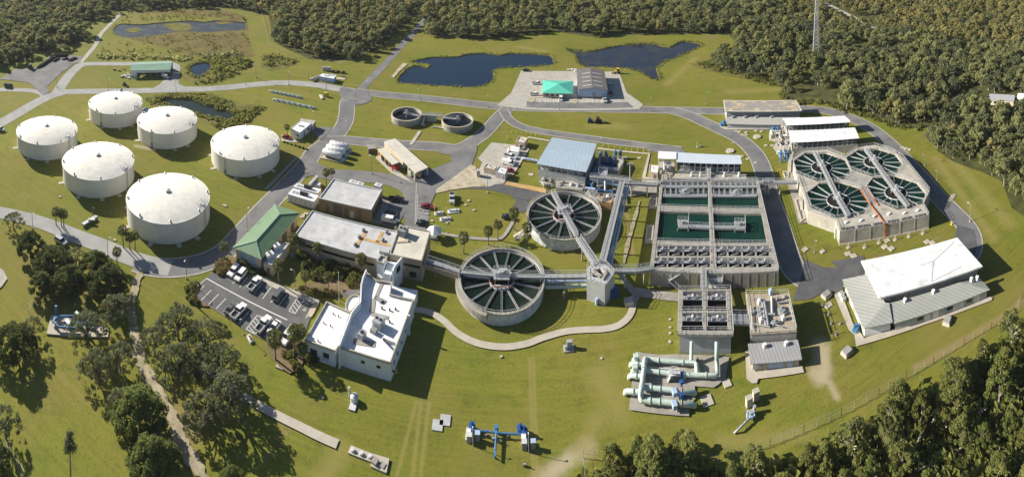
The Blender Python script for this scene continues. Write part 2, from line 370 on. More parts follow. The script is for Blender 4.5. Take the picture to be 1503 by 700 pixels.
        if len(u) < 2 or len(u) > 90: s.whole = 1; return [s]
        out = []
        for c in u:
            q = MB(); q.whole = 1; mp = {}
            for i in range(n):
                if lab[isl[i]] == c: mp[i] = len(q.v); q.v.append(s.v[i])
            for f, m_ in zip(s.f, s.m):
                if f[0] in mp: q.f.append(tuple(mp[i] for i in f)); q.m.append(m_)
            out.append(q)
        return out
    def build(s, name, mats, parent=None, smooth_=False, kind=None):
        if not isinstance(mats, (list, tuple)): mats = [mats]
        if parent is not None and not getattr(s, 'whole', 0):
            ps = s.pieces()
            if len(ps) > 1:
                return [q.build(name, mats, parent, smooth_, kind) for q in ps][0]
        if parent is None:
            vs = np.array(s.v); o0 = Vector(((vs[:, 0].min() + vs[:, 0].max()) / 2, (vs[:, 1].min() + vs[:, 1].max()) / 2, vs[:, 2].min()))
        else: o0 = wloc(parent)
        me = bpy.data.meshes.new(name); me.from_pydata([(v[0] - o0.x, v[1] - o0.y, v[2] - o0.z) for v in s.v], [], s.f)
        for m in mats: me.materials.append(MT[m])
        if len(mats) > 1: me.polygons.foreach_set('material_index', s.m)
        if smooth_: me.polygons.foreach_set('use_smooth', [True] * len(s.f))
        me.update()
        o = bpy.data.objects.new(name, me); col.objects.link(o)
        if parent is not None: o.parent = parent
        else: o.location = o0
        if kind: o['kind'] = kind
        return o
def wloc(o):
    p = Vector((0, 0, 0))
    while o is not None: p = p + o.location; o = o.parent
    return p
def tag(o, label, cat, group=None):
    o['label'] = label; o['category'] = cat
    if group: o['group'] = group
    return o
def top(name, label, cat, loc, group=None):
    o = bpy.data.objects.new(name, None); o.empty_display_size = .5; col.objects.link(o); o.location = V(loc)
    return tag(o, label, cat, group)
def one(name, mb, mats, label, cat, group=None, smooth_=False):
    return tag(mb.build(name, mats, None, smooth_), label, cat, group)
def copy_tree(o, parent=None):
    c = o.copy(); col.objects.link(c); c.parent = parent
    for ch in [q for q in o.children]: copy_tree(ch, c)
    return c
ZL = [0.02]
def zlayer():
    ZL[0] += .004; return ZL[0]
def sheet(name, pts, m, kind='structure', z=None, sm=0, holes=()):
    if sm: pts = smooth(pts, sm, True)
    z = zlayer() if z is None else z
    mb = MB(); mb.tess([[V(p, z) for p in ccw(pts)]] + [[V(p, z) for p in reversed(ccw(h))] for h in holes]); return mb.build(name, m, None, kind=kind)
def ribbon_pts(pts, wd):
    L = []; Rr = []
    for i, p in enumerate(pts):
        d = pts[min(i + 1, len(pts) - 1)] - pts[max(i - 1, 0)]; d.z = 0; d.normalize(); n = Vector((-d.y, d.x, 0))
        ww = wd[i] if isinstance(wd, list) else wd
        L.append(p + n * ww / 2); Rr.append(p - n * ww / 2)
    return L, Rr
def road(name, pts, wd, m, kind='structure', edge=None, sm=6):
    c = smooth(pts, sm) if sm else [V(p) for p in pts]
    if m == 'dirt_track': wd = [wd * (.75 + .4 * rnd.random()) * (1 if 2 < i < len(c) - 3 else .45) for i in range(len(c))]
    if edge:
        z = zlayer(); mb = MB(); L, Rr = ribbon_pts(c, wd + 1.0); mb.quadgrid([[V(p, z) for p in L], [V(p, z) for p in Rr]]); mb.build('road_verge', edge, None, kind=kind)
    z = zlayer(); mb = MB(); L, Rr = ribbon_pts(c, wd); mb.quadgrid([[V(p, z) for p in Rr], [V(p, z) for p in L]])
    return mb.build(name, m, None, kind=kind)
def roof_plane(mb, pts3, th=.18):
    lo = [V(p) - Vector((0, 0, th)) for p in pts3]; hi = [V(p) for p in pts3]
    a, b, c = hi[0], hi[1], hi[2]
    if (b - a).cross(c - a).z < 0: lo.reverse(); hi.reverse()
    mb.hull(lo, hi)
def wallrect(mb, A, B, u0, u1, z0, z1, out=.05, th=.08):   # a flat panel proud of the wall A-B (A->B anticlockwise seen from above = outside on the right)
    A, B = V(A, 0), V(B, 0); d = (B - A).normalized(); n = Vector((d.y, -d.x, 0)); L = (B - A).length
    a = A + d * (u0 * L if u0 <= 1 and u1 <= 1 else u0); b = A + d * (u1 * L if u0 <= 1 and u1 <= 1 else u1)
    p = [a + n * out, b + n * out, b - n * th, a - n * th]
    mb.prism(p, z0, z1, True)
def frame_window(parent, A, B, u0, u1, z0, z1, glass='dark_glass', fm='steel_pale'):
    A_, B_ = V(A, 0), V(B, 0); L = (B_ - A_).length
    if u0 <= 1 and u1 <= 1: u0, u1 = u0 * L, u1 * L
    m = MB(); wallrect(m, A, B, u0 - .08, u1 + .08, z0 - .08, z1 + .08, .03); f = m.build('window', fm, parent)
    m = MB(); wallrect(m, A, B, u0, u1, z0, z1, .06); m.build('pane', glass, f)
def flat_building(root, poly, h, wall, roofm, par=.45, pw=.35, parm=None, z0=0):
    poly = [V(p, 0) for p in ccw(poly)]
    w_ = MB().prism(poly, z0, h - par).build('wall', wall, root)
    ins = inset(poly, pw)
    m = MB(); m.tess([[V(p, h - par + .03) for p in ins]]); r_ = m.build('roof', roofm, root)
    m = MB(); n = len(poly)
    m.quadgrid([[V(p, h - par) for p in poly], [V(p, h) for p in poly], [V(p, h) for p in ins], [V(p, h - par + .005) for p in ins]], True)
    m.build('parapet', parm or wall, root)
    return r_
def slab_holes(name, outer, holes, z, zb, m, parent, depth=1.2, lip=None):
    outer = [V(p, z) for p in ccw(outer)]; holes = [[V(p, z) for p in reversed(ccw(h))] for h in holes]
    mb = MB(); mb.tess([outer] + holes)
    mb.quadgrid([[V(p, zb) for p in outer], outer], True)
    for h in holes: mb.quadgrid([[V(p, z - depth) for p in h], h], True)
    return mb.build(name, m, parent)
def lerp(a, b, t): return a + (b - a) * t
# ================================================================ GROUND, WATER, ROADS
pond_blue = smooth([t13(-42,385),t13(-10,352),t13(35,333),t13(95,345),t13(105,328),t13(30,322),t13(22,312),t13(120,292),t13(250,290),t13(300,276),t13(400,272),t13(470,282),t13(520,272),t13(640,276),t13(728,284),t13(745,310),t13(735,332),t13(600,342),t13(470,350),t13(437,362),t13(440,400),t13(405,430),t13(340,446),t13(200,442),t13(80,434),t13(0,428),t13(-60,422)], 3, True)
pond_dark = smooth([t13(815,252),t13(900,262),t13(960,258),t13(1040,240),t14(30,233),t14(100,226),t14(200,224),t14(290,240),t14(350,212),t14(450,224),t14(430,245),t14(330,292),t14(270,315),t14(225,345),t14(240,400),t14(215,408),t14(170,385),t14(120,362),t14(60,348),t14(0,345),t13(960,342),t13(900,338),t13(868,310),t13(860,282)], 3, True)
pond_marsh = smooth([t11(580,152),t11(620,122),t11(720,125),t11(860,112),t11(1000,104),t12(0,112),t12(190,88),t12(215,130),t12(205,152),t12(100,158),t12(0,165),t11(960,160),t11(880,168),t11(760,185),t11(660,192),t11(600,178)], 3, True)
pond_small = smooth([t11(975,350),t11(1000,328),t11(1060,320),t11(1090,338),t11(1050,378),t11(1000,390)], 3, True)
pond_green = smooth([t11(820,520),t11(850,505),t11(980,508),t11(1060,535),t11(1155,555),t12(60,548),t12(160,582),t12(172,600),t12(120,612),t12(40,612),t11(1120,615),t11(1030,582),t11(940,560),t11(880,540)], 3, True)
ponds = [(pond_blue,'pond_water'),(pond_dark,'pond_water_grey'),(pond_marsh,'marsh_water'),(pond_small,'pond_water'),(pond_green,'pond_water_green')]
S = 1500
gm = MB()
gm.tess([[Vector((-S,-S,0)),Vector((S,-S,0)),Vector((S,S,0)),Vector((-S,S,0))]] + [[V(p,0) for p in reversed(ccw(pd))] for pd,_ in ponds])
gm.build('ground', 'mown_grass', None, kind='structure')
hz = MB(); hz.hull([(-1600,-1600,-2),(1600,-1600,-2),(1600,1600,-2),(-1600,1600,-2)],[(-1600,-1600,126),(1600,-1600,126),(1600,1600,126),(-1600,1600,126)])
hm = bpy.data.materials.new('haze'); hm.use_nodes = True; MT['haze'] = hm; hn = hm.node_tree; hn.nodes.remove(hn.nodes['Principled BSDF'])
hv = hn.nodes.new('ShaderNodeVolumePrincipled'); hv.inputs['Color'].default_value = (.86, .92, 1, 1); hv.inputs['Density'].default_value = .00006; hv.inputs['Anisotropy'].default_value = .2
hn.links.new(hv.outputs[0], hn.nodes['Material Output'].inputs['Volume']); hz.build('haze', 'haze', None, kind='stuff')
for pd, wm in ponds:
    q = [V(p,0) for p in ccw(pd)]
    m = MB(); m.quadgrid([q,[V(p,-.5) for p in inset(q,.6)]],True); m.build('pond_bank','scrub_ground',None,kind='structure')
    m = MB(); m.tess([[V(p,-.42) for p in q]]); m.build('pond_water', wm, None, kind='structure')
# forest floors and marsh
F1 = [(-60,104),(0,99),(30,90),(57,77),(88,70),(110,64),(126,60),(130,51),(112,36),(148,29),(171,18),(200,13),(330,10),(394,22),(402,62),(425,74),(455,87),(520,89),(555,72),(600,32),(626,2),(632,-20),(-60,-22)]
F3 = [(618,30),(622,50),(640,53),(690,57),(740,57),(790,49),(815,46),(870,54),(930,51),(1030,48),(1070,52),(1085,66),(1060,80),(1030,92),(1080,108),(1130,120),(1146,126),(1150,144),(1175,152),(1210,150),(1236,162),(1273,170),(1307,184),(1344,190),(1379,180),(1419,176),(1440,180),(1380,192),(1366,204),(1376,222),(1400,238),(1440,252),(1470,266),(1485,305),(1503,318),(1560,330),(1560,-22),(640,-20)]
F6 = [(858,708),(880,690),(930,660),(1000,664),(1075,700),(1130,690),(1180,668),(1215,652),(1240,636),(1290,612),(1330,585),(1400,560),(1430,530),(1470,505),(1503,488),(1570,450),(1600,830),(840,830)]
def pts(l): return [G(x,y) for x,y in l]
def clampy(l): return l
sheet('forest_floor', pts(F1), 'forest_floor'); sheet('forest_floor', pts(F3), 'forest_floor'); sheet('forest_floor', pts(F6), 'forest_floor')
sheet('marsh_ground', [t11(500,300),t11(490,270),t11(545,215),t11(562,160),t11(600,100),t11(640,55),t11(1155,38),t12(160,72),t12(205,82),t12(224,130),t12(222,160),t12(228,200),t12(262,290),t12(180,296),t12(0,298),t11(900,310),t11(650,312)], 'marsh_ground', holes=[pond_marsh])
sheet('scrub_ground', [t11(960,310),t11(1155,300),t12(240,308),t12(235,335),t12(100,412),t12(20,422),t11(1130,425),t11(980,428),t11(940,400)], 'scrub_ground', holes=[pond_small])
sheet('scrub_ground', [t12(300,290),t12(360,270),t12(400,290),t12(475,318),t12(430,350),t12(340,365),t12(290,345)], 'scrub_ground')
sheet('scrub_ground', [t11(735,505),t11(880,478),t11(1155,492),t12(0,480),t12(150,520),t12(300,545),t12(295,570),t12(190,645),t12(80,665),t11(1150,650),t11(1060,636),t11(900,600),t11(800,550)], 'scrub_ground', holes=[pond_green])
sheet('clearing', [t14(1000,270),t14(1060,262),t14(1100,300),t14(1000,400),t14(1010,440),t14(920,430),t14(890,380),t14(960,300)], 'scrub_ground')
# roads (light old concrete on the left, asphalt through the plant)
RD = 'asphalt'
road('road', [px(x,y) for x,y in [(-20,188),(0,181),(30,164),(58,148),(80,139),(105,134.5),(180,133.5),(260,131.5),(300,130.5),(330,128.5),(385,123),(420,121.5),(460,124),(490,129),(530,136)]], 7.0, 'road_pale')
road('road', [px(x,y) for x,y in [(-20,131.5),(0,131.5),(40,132.5),(62,137),(66,146)]], 5, 'road_pale')
road('road', [px(x,y) for x,y in [(82,140),(90,126),(100,112),(112,100),(122,94.5),(150,93.5),(200,93.5),(250,92)]], 6.5, 'road_pale')
sheet('driveway', [fV(820,160),fV(880,175),fV(935,205),fV(950,240),fV(935,330),fV(920,480),fV(980,510),fV(1100,545),fV(1100,580),fV(400,600),fV(520,560),fV(640,490),fV(700,430),fV(800,400),fV(830,330)], 'road_pale')
road('dirt_track', [px(x,y) for x,y in [(118,92),(127,82),(140,66),(148,50),(165,32),(178,20)]], 3.2, 'gravel')
road('road', [px(x,y) for x,y in [(524,138),(540,120),(556,104),(575,84),(592,64),(612,42),(632,18),(650,-8)]], 5.0, RD)
road('road', [px(x,y) for x,y in [(522,134),(560,138.5),(600,142),(640,146),(700,153),(745,157),(800,159),(850,159.5),(930,160.5),(1000,162),(1060,163),(1120,163),(1180,160),(1215,163),(1245,172),(1275,186),(1302,207),(1330,236),(1355,263),(1380,292),(1400,312),(1418,332),(1426,352),(1422,372),(1400,390),(1330,402),(1270,405),(1215,408),(1180,412)]], 6.6, RD, edge='gravel')
road('road', [px(x,y) for x,y in [(517,137),(510,150),(509,165),(506,180),(495,197),(478,210),(462,222),(450,240),(425,268),(392,302),(360,338),(335,365),(312,380),(280,390),(235,393),(200,385)]], 7.2, RD, edge='gravel')
road('road', [px(x,y) for x,y in [(250,394),(220,388),(180,374),(150,361),(115,348),(75,332),(40,321),(0,312),(-30,306)]], 6.4, 'road_pale')
road('road', [px(x,y) for x,y in [(480,206),(510,206),(545,209),(600,213),(640,215),(672,218),(700,204),(718,188),(732,172),(746,158)]], 6.5, RD, edge='gravel')
road('road', [px(x,y) for x,y in [(452,240),(466,250),(485,256),(520,258),(560,262),(590,270),(606,285),(608,320)]], 7.5, RD)
road('road', [px(x,y) for x,y in [(600,272),(640,273),(680,268),(720,270),(760,279),(800,288)]], 8, 'asphalt_dark')
road('road', [px(x,y) for x,y in [(745,275),(765,290),(766,300),(758,310)]], 5, 'asphalt_dark')
road('road', [px(x,y) for x,y in [(738,160),(748,176),(768,187),(800,194),(850,201),(900,208),(950,214),(1000,220)]], 4.2, RD, edge='gravel')
sheet('turning_area', [px(x,y) for x,y in [(955,213),(985,214),(1000,219),(1006,224),(990,228),(950,221)]], RD, sm=3)
road('road', [px(x,y) for x,y in [(985,162),(1010,169),(1050,187),(1085,204),(1108,225),(1120,250),(1128,285),(1140,320),(1152,360),(1165,395),(1185,412)]], 6.8, RD, edge='gravel')
sheet('road', [t34(960,220),t34(985,110),t34(1080,150),t34(1155,150),t35(160,120),t35(330,90),t35(360,190),t35(220,215),t35(225,275),t35(130,275),t34(1060,290),t34(1010,315),t34(920,320)], 'asphalt_dark')
sheet('road', [px(x,y) for x,y in [(1405,330),(1430,338),(1434,362),(1425,400),(1395,400),(1400,360)]], 'asphalt_dark')
sheet('junction', [px(x,y) for x,y in [(455,243),(444,262),(470,254),(490,262),(482,247)]], RD)
sheet('junction', [px(x,y) for x,y in [(640,219),(668,216),(700,205),(700,222),(688,255),(672,270),(640,282),(610,292),(596,278),(590,262),(630,250),(662,238),(662,228),(645,225)]], RD)
sheet('junction', [px(x,y) for x,y in [(505,128),(540,139),(545,148),(523,155),(505,150),(498,134)]], RD, sm=2)
sheet('yard', [px(x,y) for x,y in [(596,283),(640,283),(632,300),(628,322),(622,352),(606,352),(594,345)]], 'asphalt')
sheet('yard', [fK(640,220),fK(800,250),fK(790,300),fK(730,420),fK(560,380),fK(580,290)], 'asphalt')
sheet('yard', [fK(600,260),fK(690,235),fK(640,390),fK(570,378)], 'concrete')
sheet('yard', [fU(0,495),fU(200,360),fU(370,360),fU(470,370),fU(640,190),fU(820,185),fU(1060,195),fU(1025,270),fU(960,290),fU(780,420),fU(600,590),fU(640,660),fU(560,700),fU(480,640),fU(390,550),fU(330,530),fU(200,515)], 'asphalt')
sheet('yard', [fP(130,165),fP(850,172),fP(1385,180),fP(1440,320),fP(1488,450),fP(1700,600),fP(1650,660),fP(200,665),fP(0,640),fP(-180,610),fP(0,455),fP(60,330)], 'gravel')
sheet('yard', [fP(200,560),fP(1500,570),fP(1580,640),fP(200,640)], 'asphalt')
sheet('yard', [fR(430,300),fR(570,135),fR(700,150),(fR(820,165)),fR(950,195),fR(860,330),fR(690,560),fR(600,570),fR(560,590),fR(480,560),fR(420,470),fR(475,340)], 'gravel')
sheet('yard', [fR(0,620),fR(240,450),fR(360,365),fR(410,385),fR(430,480),fR(560,590),fR(380,590),fR(150,625),fR(0,660)], 'sand')
sheet('yard', [fR(735,540),fR(960,580),fR(1130,615),fR(1130,660),fR(900,610),fR(700,570)], 'orange_dirt')
sheet('yard', [fN(130,250),fN(330,440),fN(470,560),fN(600,660),fN(300,520),fN(100,330)], 'concrete_pale')
sheet('yard', [fO(-20,290),fO(60,300),fO(220,380),fO(150,390),fO(-20,370)], 'concrete_pale')
sheet('yard', [fO(400,200),fO(560,190),fO(640,205),fO(600,260),fO(480,360),fO(380,250)], 'asphalt')
sheet('parking_lot', [fM(40,215),fM(125,150),fM(190,90),fM(300,150),fM(500,135),fM(520,152),fM(960,340),fM(945,470),fM(900,600),fM(720,760),fM(620,655),fM(440,565),fM(250,435),fM(60,320),fM(25,250)], 'asphalt_mid')
# painted markings of the parking lot
pm = MB()
def stripe(mb, a, b, wd=.16, z=None):
    a, b = V(a, 0), V(b, 0); d = (b - a).normalized(); n = Vector((-d.y, d.x, 0)) * wd / 2
    mb.face([V(a - n, z), V(b - n, z), V(b + n, z), V(a + n, z)])
zz = zlayer()
for a, b in [((125,158),(762,487)),((50,222),(125,158)),((105,217),(75,250)),((163,250),(82,332)),((220,283),(140,367)),((278,317),(200,400)),((335,350),(258,440)),((462,418),(385,512)),((640,560),(582,625)),((450,150),(385,230)),((345,185),(330,200)),((570,190),(500,275)),((635,228),(568,320)),((762,285),(695,375)),((650,330),(630,350)),((850,300),(775,415)),((900,320),(825,438)),((775,415),(825,438)),((850,300),(900,320)),((526,450),(440,558)),((526,450),(600,490)),((440,558),(510,600)),((600,490),(510,600)),((950,410),(908,472))]:
    stripe(pm, fM(*a), fM(*b), .3 if a == (125,158) else .18, zz)
for i in range(1, 5):
    t = i / 5
    stripe(pm, lerp(fM(850,300),fM(775,415),t), lerp(fM(900,320),fM(825,438),min(1,t+.2)), .15, zz)
    stripe(pm, lerp(fM(526,450),fM(440,558),t), lerp(fM(600,490),fM(510,600),min(1,t+.22)), .15, zz)
for q, k in ((fM(900,408),1), (fM(768,350),1)):      # wheelchair emblem of the reserved bays
    q = V(q); d = (fM(850,300)-fM(775,415)); d.z = 0; d.normalize(); n = Vector((-d.y, d.x, 0)); A = [q + n*.35*math.cos(t) + d*.35*math.sin(t) for t in [R(x) for x in range(20,330,20)]]
    for a, b in zip(A, A[1:]): stripe(pm, a, b, .12, zz)
    stripe(pm, q, q+d*.75, .14, zz); stripe(pm, q+d*.1, q+n*.45-d*.1, .12, zz); stripe(pm, q+n*.45-d*.1, q+n*.5-d*.45, .12, zz)
for i in range(6): stripe(pm, fS(15,175+i*0+i*24), fS(120-i*3,190+i*25), .14, zz)
stripe(pm, fS(15,90), fS(8,320), .14, zz)
for i in range(8): stripe(pm, fP(270,355+i*17), fP(380,355+i*17), .15, zz)
for x in (370,440,475,550,610,735,915,980,1045,1105,1165): stripe(pm, fP(x,530), fP(x,580), .25, zz)
for i in range(4): stripe(pm, fK(870+i*4,320+i*24), fK(940,330+i*24), .14, zz)
for i in range(3): stripe(pm, fK(672,262+i*32), fK(760,285+i*32), .14, zz)
stripe(pm, fK(858,130), fK(850,390), .14, zz)
pm.build('road_marking', 'road_paint', None, kind='structure')
# kerbs round the parking lot
kb = MB()
for path in ([fM(500,135),fM(520,152),fM(740,250),fM(960,340)], [fM(60,322),fM(250,437),fM(440,567),fM(615,655)]):
    for a, b in zip(path, path[1:]): kb.bar(V(a,.08), V(b,.08), .22, .16)
kb.build('kerb', 'concrete', None, kind='structure')
# footpaths
road('footpath', [t33(x,y) for x,y in [(30,368),(80,375),(130,392),(185,430),(250,490),(350,540),(480,560),(600,545),(690,512),(800,482),(900,472),(1000,468),(1075,450),(1130,405),(1152,350),(1155,300)]], 1.9, 'concrete_pale')
road('footpath', [t34(x,y) for x,y in [(95,340),(118,300),(90,260),(60,220),(40,190)]], 1.9, 'concrete')
road('footpath', [t42(x,y) for x,y in [(-40,120),(60,185),(140,245),(200,290),(350,375),(470,435),(580,490),(684,536)]], 1.9, 'concrete_pale')
road('footpath', [fM(x,y,0) for x,y in [(505,122),(620,190),(780,262),(960,330),(1010,350)]], 2.0, 'concrete_pale')
road('footpath', [t22(x,y) for x,y in [(1108,45),(1060,115)]], 1.6, 'concrete_pale')
road('footpath', [t22(x,y) for x,y in [(315,345),(478,178)]], 1.3, 'concrete')
road('footpath', [t34(x,y) for x,y in [(110,275),(200,290),(340,305)]], 3.0, 'concrete', sm=0)
road('footpath', [fS(x,y) for x,y in [(190,395),(290,410),(450,432),(560,438),(680,430),(770,300)]], 1.2, 'concrete')
road('footpath', [fT(x,y) for x,y in [(520,160),(490,270),(460,380),(440,480)]], 1.5, 'dirt_track')
road('footpath', [fA(x,y) for x,y in [(30,75),(230,110)]], 1.2, 'concrete_pale'); road('footpath', [fA(x,y) for x,y in [(680,180),(1165,232),(1110,460)]], 1.4, 'concrete_pale', sm=0)
road('footpath', [fR(x,y) for x,y in [(945,200),(780,470)]], 1.3, 'concrete_pale', sm=0)
road('dirt_track', [t31(x,y) for x,y in [(735,170),(705,215),(690,280),(672,340),(680,420),(690,480),(710,560),(740,640)]], 2.4, 'dirt_track')
road('dirt_track', [t41(x,y) for x,y in [(690,20),(720,100),(770,200),(850,330),(900,440),(930,530),(990,620),(1060,720)]], 3.0, 'dirt_track')
sheet('dirt_track', [t14(380,325),t14(470,335),t14(640,375),t14(860,430),t14(870,440),t14(600,392),t14(440,350)], 'scrub_ground')
road('dirt_track', [t15(x,y) for x,y in [(110,5),(180,40),(260,80),(340,120),(420,160)]], 4.5, 'gravel')
sheet('bare_ground', [t31(-40,130),t31(20,170),t31(38,210),t31(10,250),t31(-40,290)], 'gravel')
sheet('bare_ground', [t12(960,395),t12(1020,325),t12(1045,330),t12(1000,370),t12(975,400)], 'sand')
# planting beds
sheet('planting_bed', [fM(190,88),fM(250,10),fM(330,-20),fM(370,60),fM(300,150),fM(240,130)], 'mulch', sm=3)
sheet('planting_bed', [fM(0,180),fM(50,222),fM(25,250),fM(60,322),fM(150,378),fM(90,378),fM(0,340),fM(-40,260)], 'mulch', sm=2)
sheet('planting_bed', [fM(612,660),fM(720,762),fM(900,690),fM(870,740),fM(780,830),fM(640,760)], 'mulch', sm=2)
sheet('planting_bed', [t32(330,510),t32(500,520),t32(520,620),t32(440,700),t32(340,610)], 'mulch', sm=2)
sheet('planting_bed', [t32(470,40),t32(560,90),t32(830,140),t32(800,250),t32(690,300),t32(560,290),t32(480,270),t32(520,240),t32(640,210),t32(540,150),t32(480,100)], 'mulch', sm=2)
sheet('planting_bed', [fM(975,355),fM(1010,350),fM(1005,370),fM(955,465),fM(925,440)], 'sand', sm=3)
sheet('apron', [fP(235,515),fP(305,515),fP(300,560),fP(270,575),fP(232,560)], 'sand', sm=2); sheet('apron', [fP(795,535),fP(855,535),fP(855,575),fP(825,590),fP(795,575)], 'sand', sm=2)
sheet('apron', [fP(800,292),fP(850,292),fP(850,370),fP(805,370)], 'concrete_pale'); sheet('apron', [fP(370,360),fP(410,360),fP(400,500),fP(510,505),fP(500,520),fP(240,515),fP(370,490)], 'concrete_pale')
for nm, l, f in [('concrete_apron', [(15,380),(60,372),(130,560),(200,650),(350,600),(560,540),(760,475),(940,400),(975,402),(970,420),(760,500),(560,570),(150,700),(140,630),(105,600)], fI)]:
    sheet(nm, [f(*p) for p in l], 'concrete_pale')
sheet('concrete_apron', [fF(530,500),fF(560,480),fF(600,640),fF(920,600),fF(935,645),fF(620,690),fF(610,720),fF(575,720),fF(540,690)], 'concrete_pale')
sheet('concrete_apron', [fG(135,105),fG(340,132),fG(480,125),fG(870,140),fG(935,150),fG(905,325),fG(840,390),fG(800,412),fG(640,400),fG(645,510),fG(595,560),fG(590,658),fG(75,602),fG(105,330),fG(95,420)], 'concrete')
sheet('concrete_apron', [fC(55,150),fC(100,145),fC(90,225),fC(45,225)], 'concrete'); sheet('concrete_apron', [fC(35,315),fC(80,312),fC(72,422),fC(22,425)], 'concrete')
sheet('concrete_apron', [fQ(170,330),fQ(235,370),fQ(620,360),fQ(620,382),fQ(220,382),fQ(165,360)], 'concrete_pale')
sheet('concrete_apron', [fD(90,190),fD(240,280),fD(240,400),fD(210,430),fD(150,435),fD(110,370),fD(80,330),fD(120,290),fD(50,275),fD(50,200)], 'concrete_pale')
sheet('concrete_apron', [fE(40,190),fE(100,190),fE(200,515),fE(140,520),fE(105,380)], 'concrete')
sheet('concrete_apron', [fB(90,330),fB(240,345),fB(240,420),fB(60,420)], 'concrete_pale')
sheet('concrete_apron', [fA(560,560),fA(760,600),fA(900,600),fA(980,460),fA(1040,520),fA(1240,540),fA(1240,600),fA(900,640),fA(830,700),fA(600,690)], 'concrete')
# ================================================================ STORAGE TANKS
def circ(x0, x1, yb, h):
    r0, r1 = ray(x0, yb - 15), ray(x1, yb - 15); a0, a1 = math.atan2(r0[0], r0[1]), math.atan2(r1[0], r1[1]); am = (a0 + a1) / 2; s = math.sin((a1 - a0) / 2)
    g = G((x0 + x1) / 2, yb, h); D = math.hypot(g.x, g.y) / (1 - s)
    return Vector((D * math.sin(am), D * math.cos(am), 0)), D * s
def storage_tank(c, rad, label, pipes=None, ladder=None, fit=None):
    t = top('storage_tank', label, 'water tank', c, 'round white storage tanks')
    H = 7.0
    MB().cyl(c, rad, 0, H, 96).build('wall', 'tank_wall', t, False)
    m = MB().dome(c, rad + .12, H, 2.0, 96, 14); d = m.build('dome_roof', 'tank_dome', t, True)
    MB().ring(c, rad - .05, rad + .22, H - .3, H + .02, 96).build('rim', 'tank_dome', t)
    m = MB(); m.cyl(c, .8, H + 1.95, H + 2.5, 12); m.cyl(c, 1.05, H + 2.5, H + 2.7, 12, .2); m.build('roof_vent', 'steel', d)
    for k in range(8):
        a = R(22 + 45 * k + (c.x * 3 % 30)); q = c + Vector((math.cos(a), math.sin(a), 0)) * (rad * .965)
        m = MB(); m.cyl(q, .3, H, H + .7, 8); m.cyl(q, .5, H + .7, H + .95, 8, .15); m.build('rim_vent', 'steel', d)
    for k, a in enumerate((R(-120), R(-75), R(200), R(-15), R(-40))):
        q = c + Vector((math.cos(a), math.sin(a), 0)) * (rad + 1.0)
        MB().box(V(q, .03), (2.2, 1.6, .12), a).build('splash_pad', 'concrete_pale', t)
    a = R(10); q = c + Vector((math.cos(a), math.sin(a), 0)) * (rad - 1.3)                        # roof hatch with its guard
    m = MB(); m.box(V(q, H), (1.4, 1.1, .7), a); m.rail([V(q, H) + Vector((x, y, 0)) for x, y in ((-1.4,-1.4),(1.4,-1.4),(1.4,1.4),(-1.4,1.4),(-1.4,-1.4))], 1.2, 1.4, .1); m.build('roof_hatch', 'steel', d)
    la = R(ladder if ladder is not None else 5)
    m = MB()
    for s in (-.25, .25):
        p = c + Vector((math.cos(la), math.sin(la), 0)) * (rad + .25) + Vector((-math.sin(la), math.cos(la), 0)) * s
        m.bar(V(p, .2), V(p, H + .9), .09)
    for k in range(18):
        z = .4 + k * .4; p = c + Vector((math.cos(la), math.sin(la), 0)) * (rad + .25); n = Vector((-math.sin(la), math.cos(la), 0)) * .25
        m.bar(V(p - n, z), V(p + n, z), .05)
    m.build('ladder', 'steel', t)
    if ladder is not None:
        m = MB(); q = c + Vector((math.cos(la), math.sin(la), 0)) * (rad + .3); m.box(V(q, .3), (.5, .8, 1.9), la); m.build('ladder_guard', 'machine_grey', t)
    if pipes:
        for k, (ang, m_) in enumerate(pipes):
            n = Vector((math.cos(ang), math.sin(ang), 0)); e = Vector((-n.y, n.x, 0)); o = c + n * (rad + .8)
            m = MB(); m.tube([V(o, 0), V(o, H + .6), V(o - n * .35, H + 1.2), V(o - n * 1.2, H + 1.35), V(o - n * 2.1, H + 1.0), V(o - n * 2.3, H + .2)], .42, 10)
            m.cyl(o, .65, 0, .25, 12); m.cyl(o, .6, 3.3, 3.5, 12); m.build('fill_pipe', m_, t)
    return t
tk = {}
for n, a, lab, pp, lad in [('T1', (24.5,113.5,212.3,7), 'white domed storage tank farthest left, nearest the left edge', None, None),
    ('T2', (92,197,264.3,7), 'white domed storage tank in the middle of the near row of three', None, None),
    ('T6', (186.4,308,328.3,7), 'largest looking white domed tank, nearest the curving road and palms', None, None),
    ('T3', (130.2,209.2,167.2,7), 'white domed storage tank farthest back with small blue pipe behind', [(R(120),'blue_paint')], -78),
    ('T4', (201.6,289,196.3,7), 'white domed storage tank beside the reedy pond with tall blue pipe on its left', [(R(182),'blue_paint'),(R(176),'blue_paint')], -82),
    ('T5', (310,410,235,7), 'white domed storage tank on the right, casting shadow on the road', None, -95)]:
    c, r_ = circ(*a); storage_tank(c, r_, lab, pp, lad)
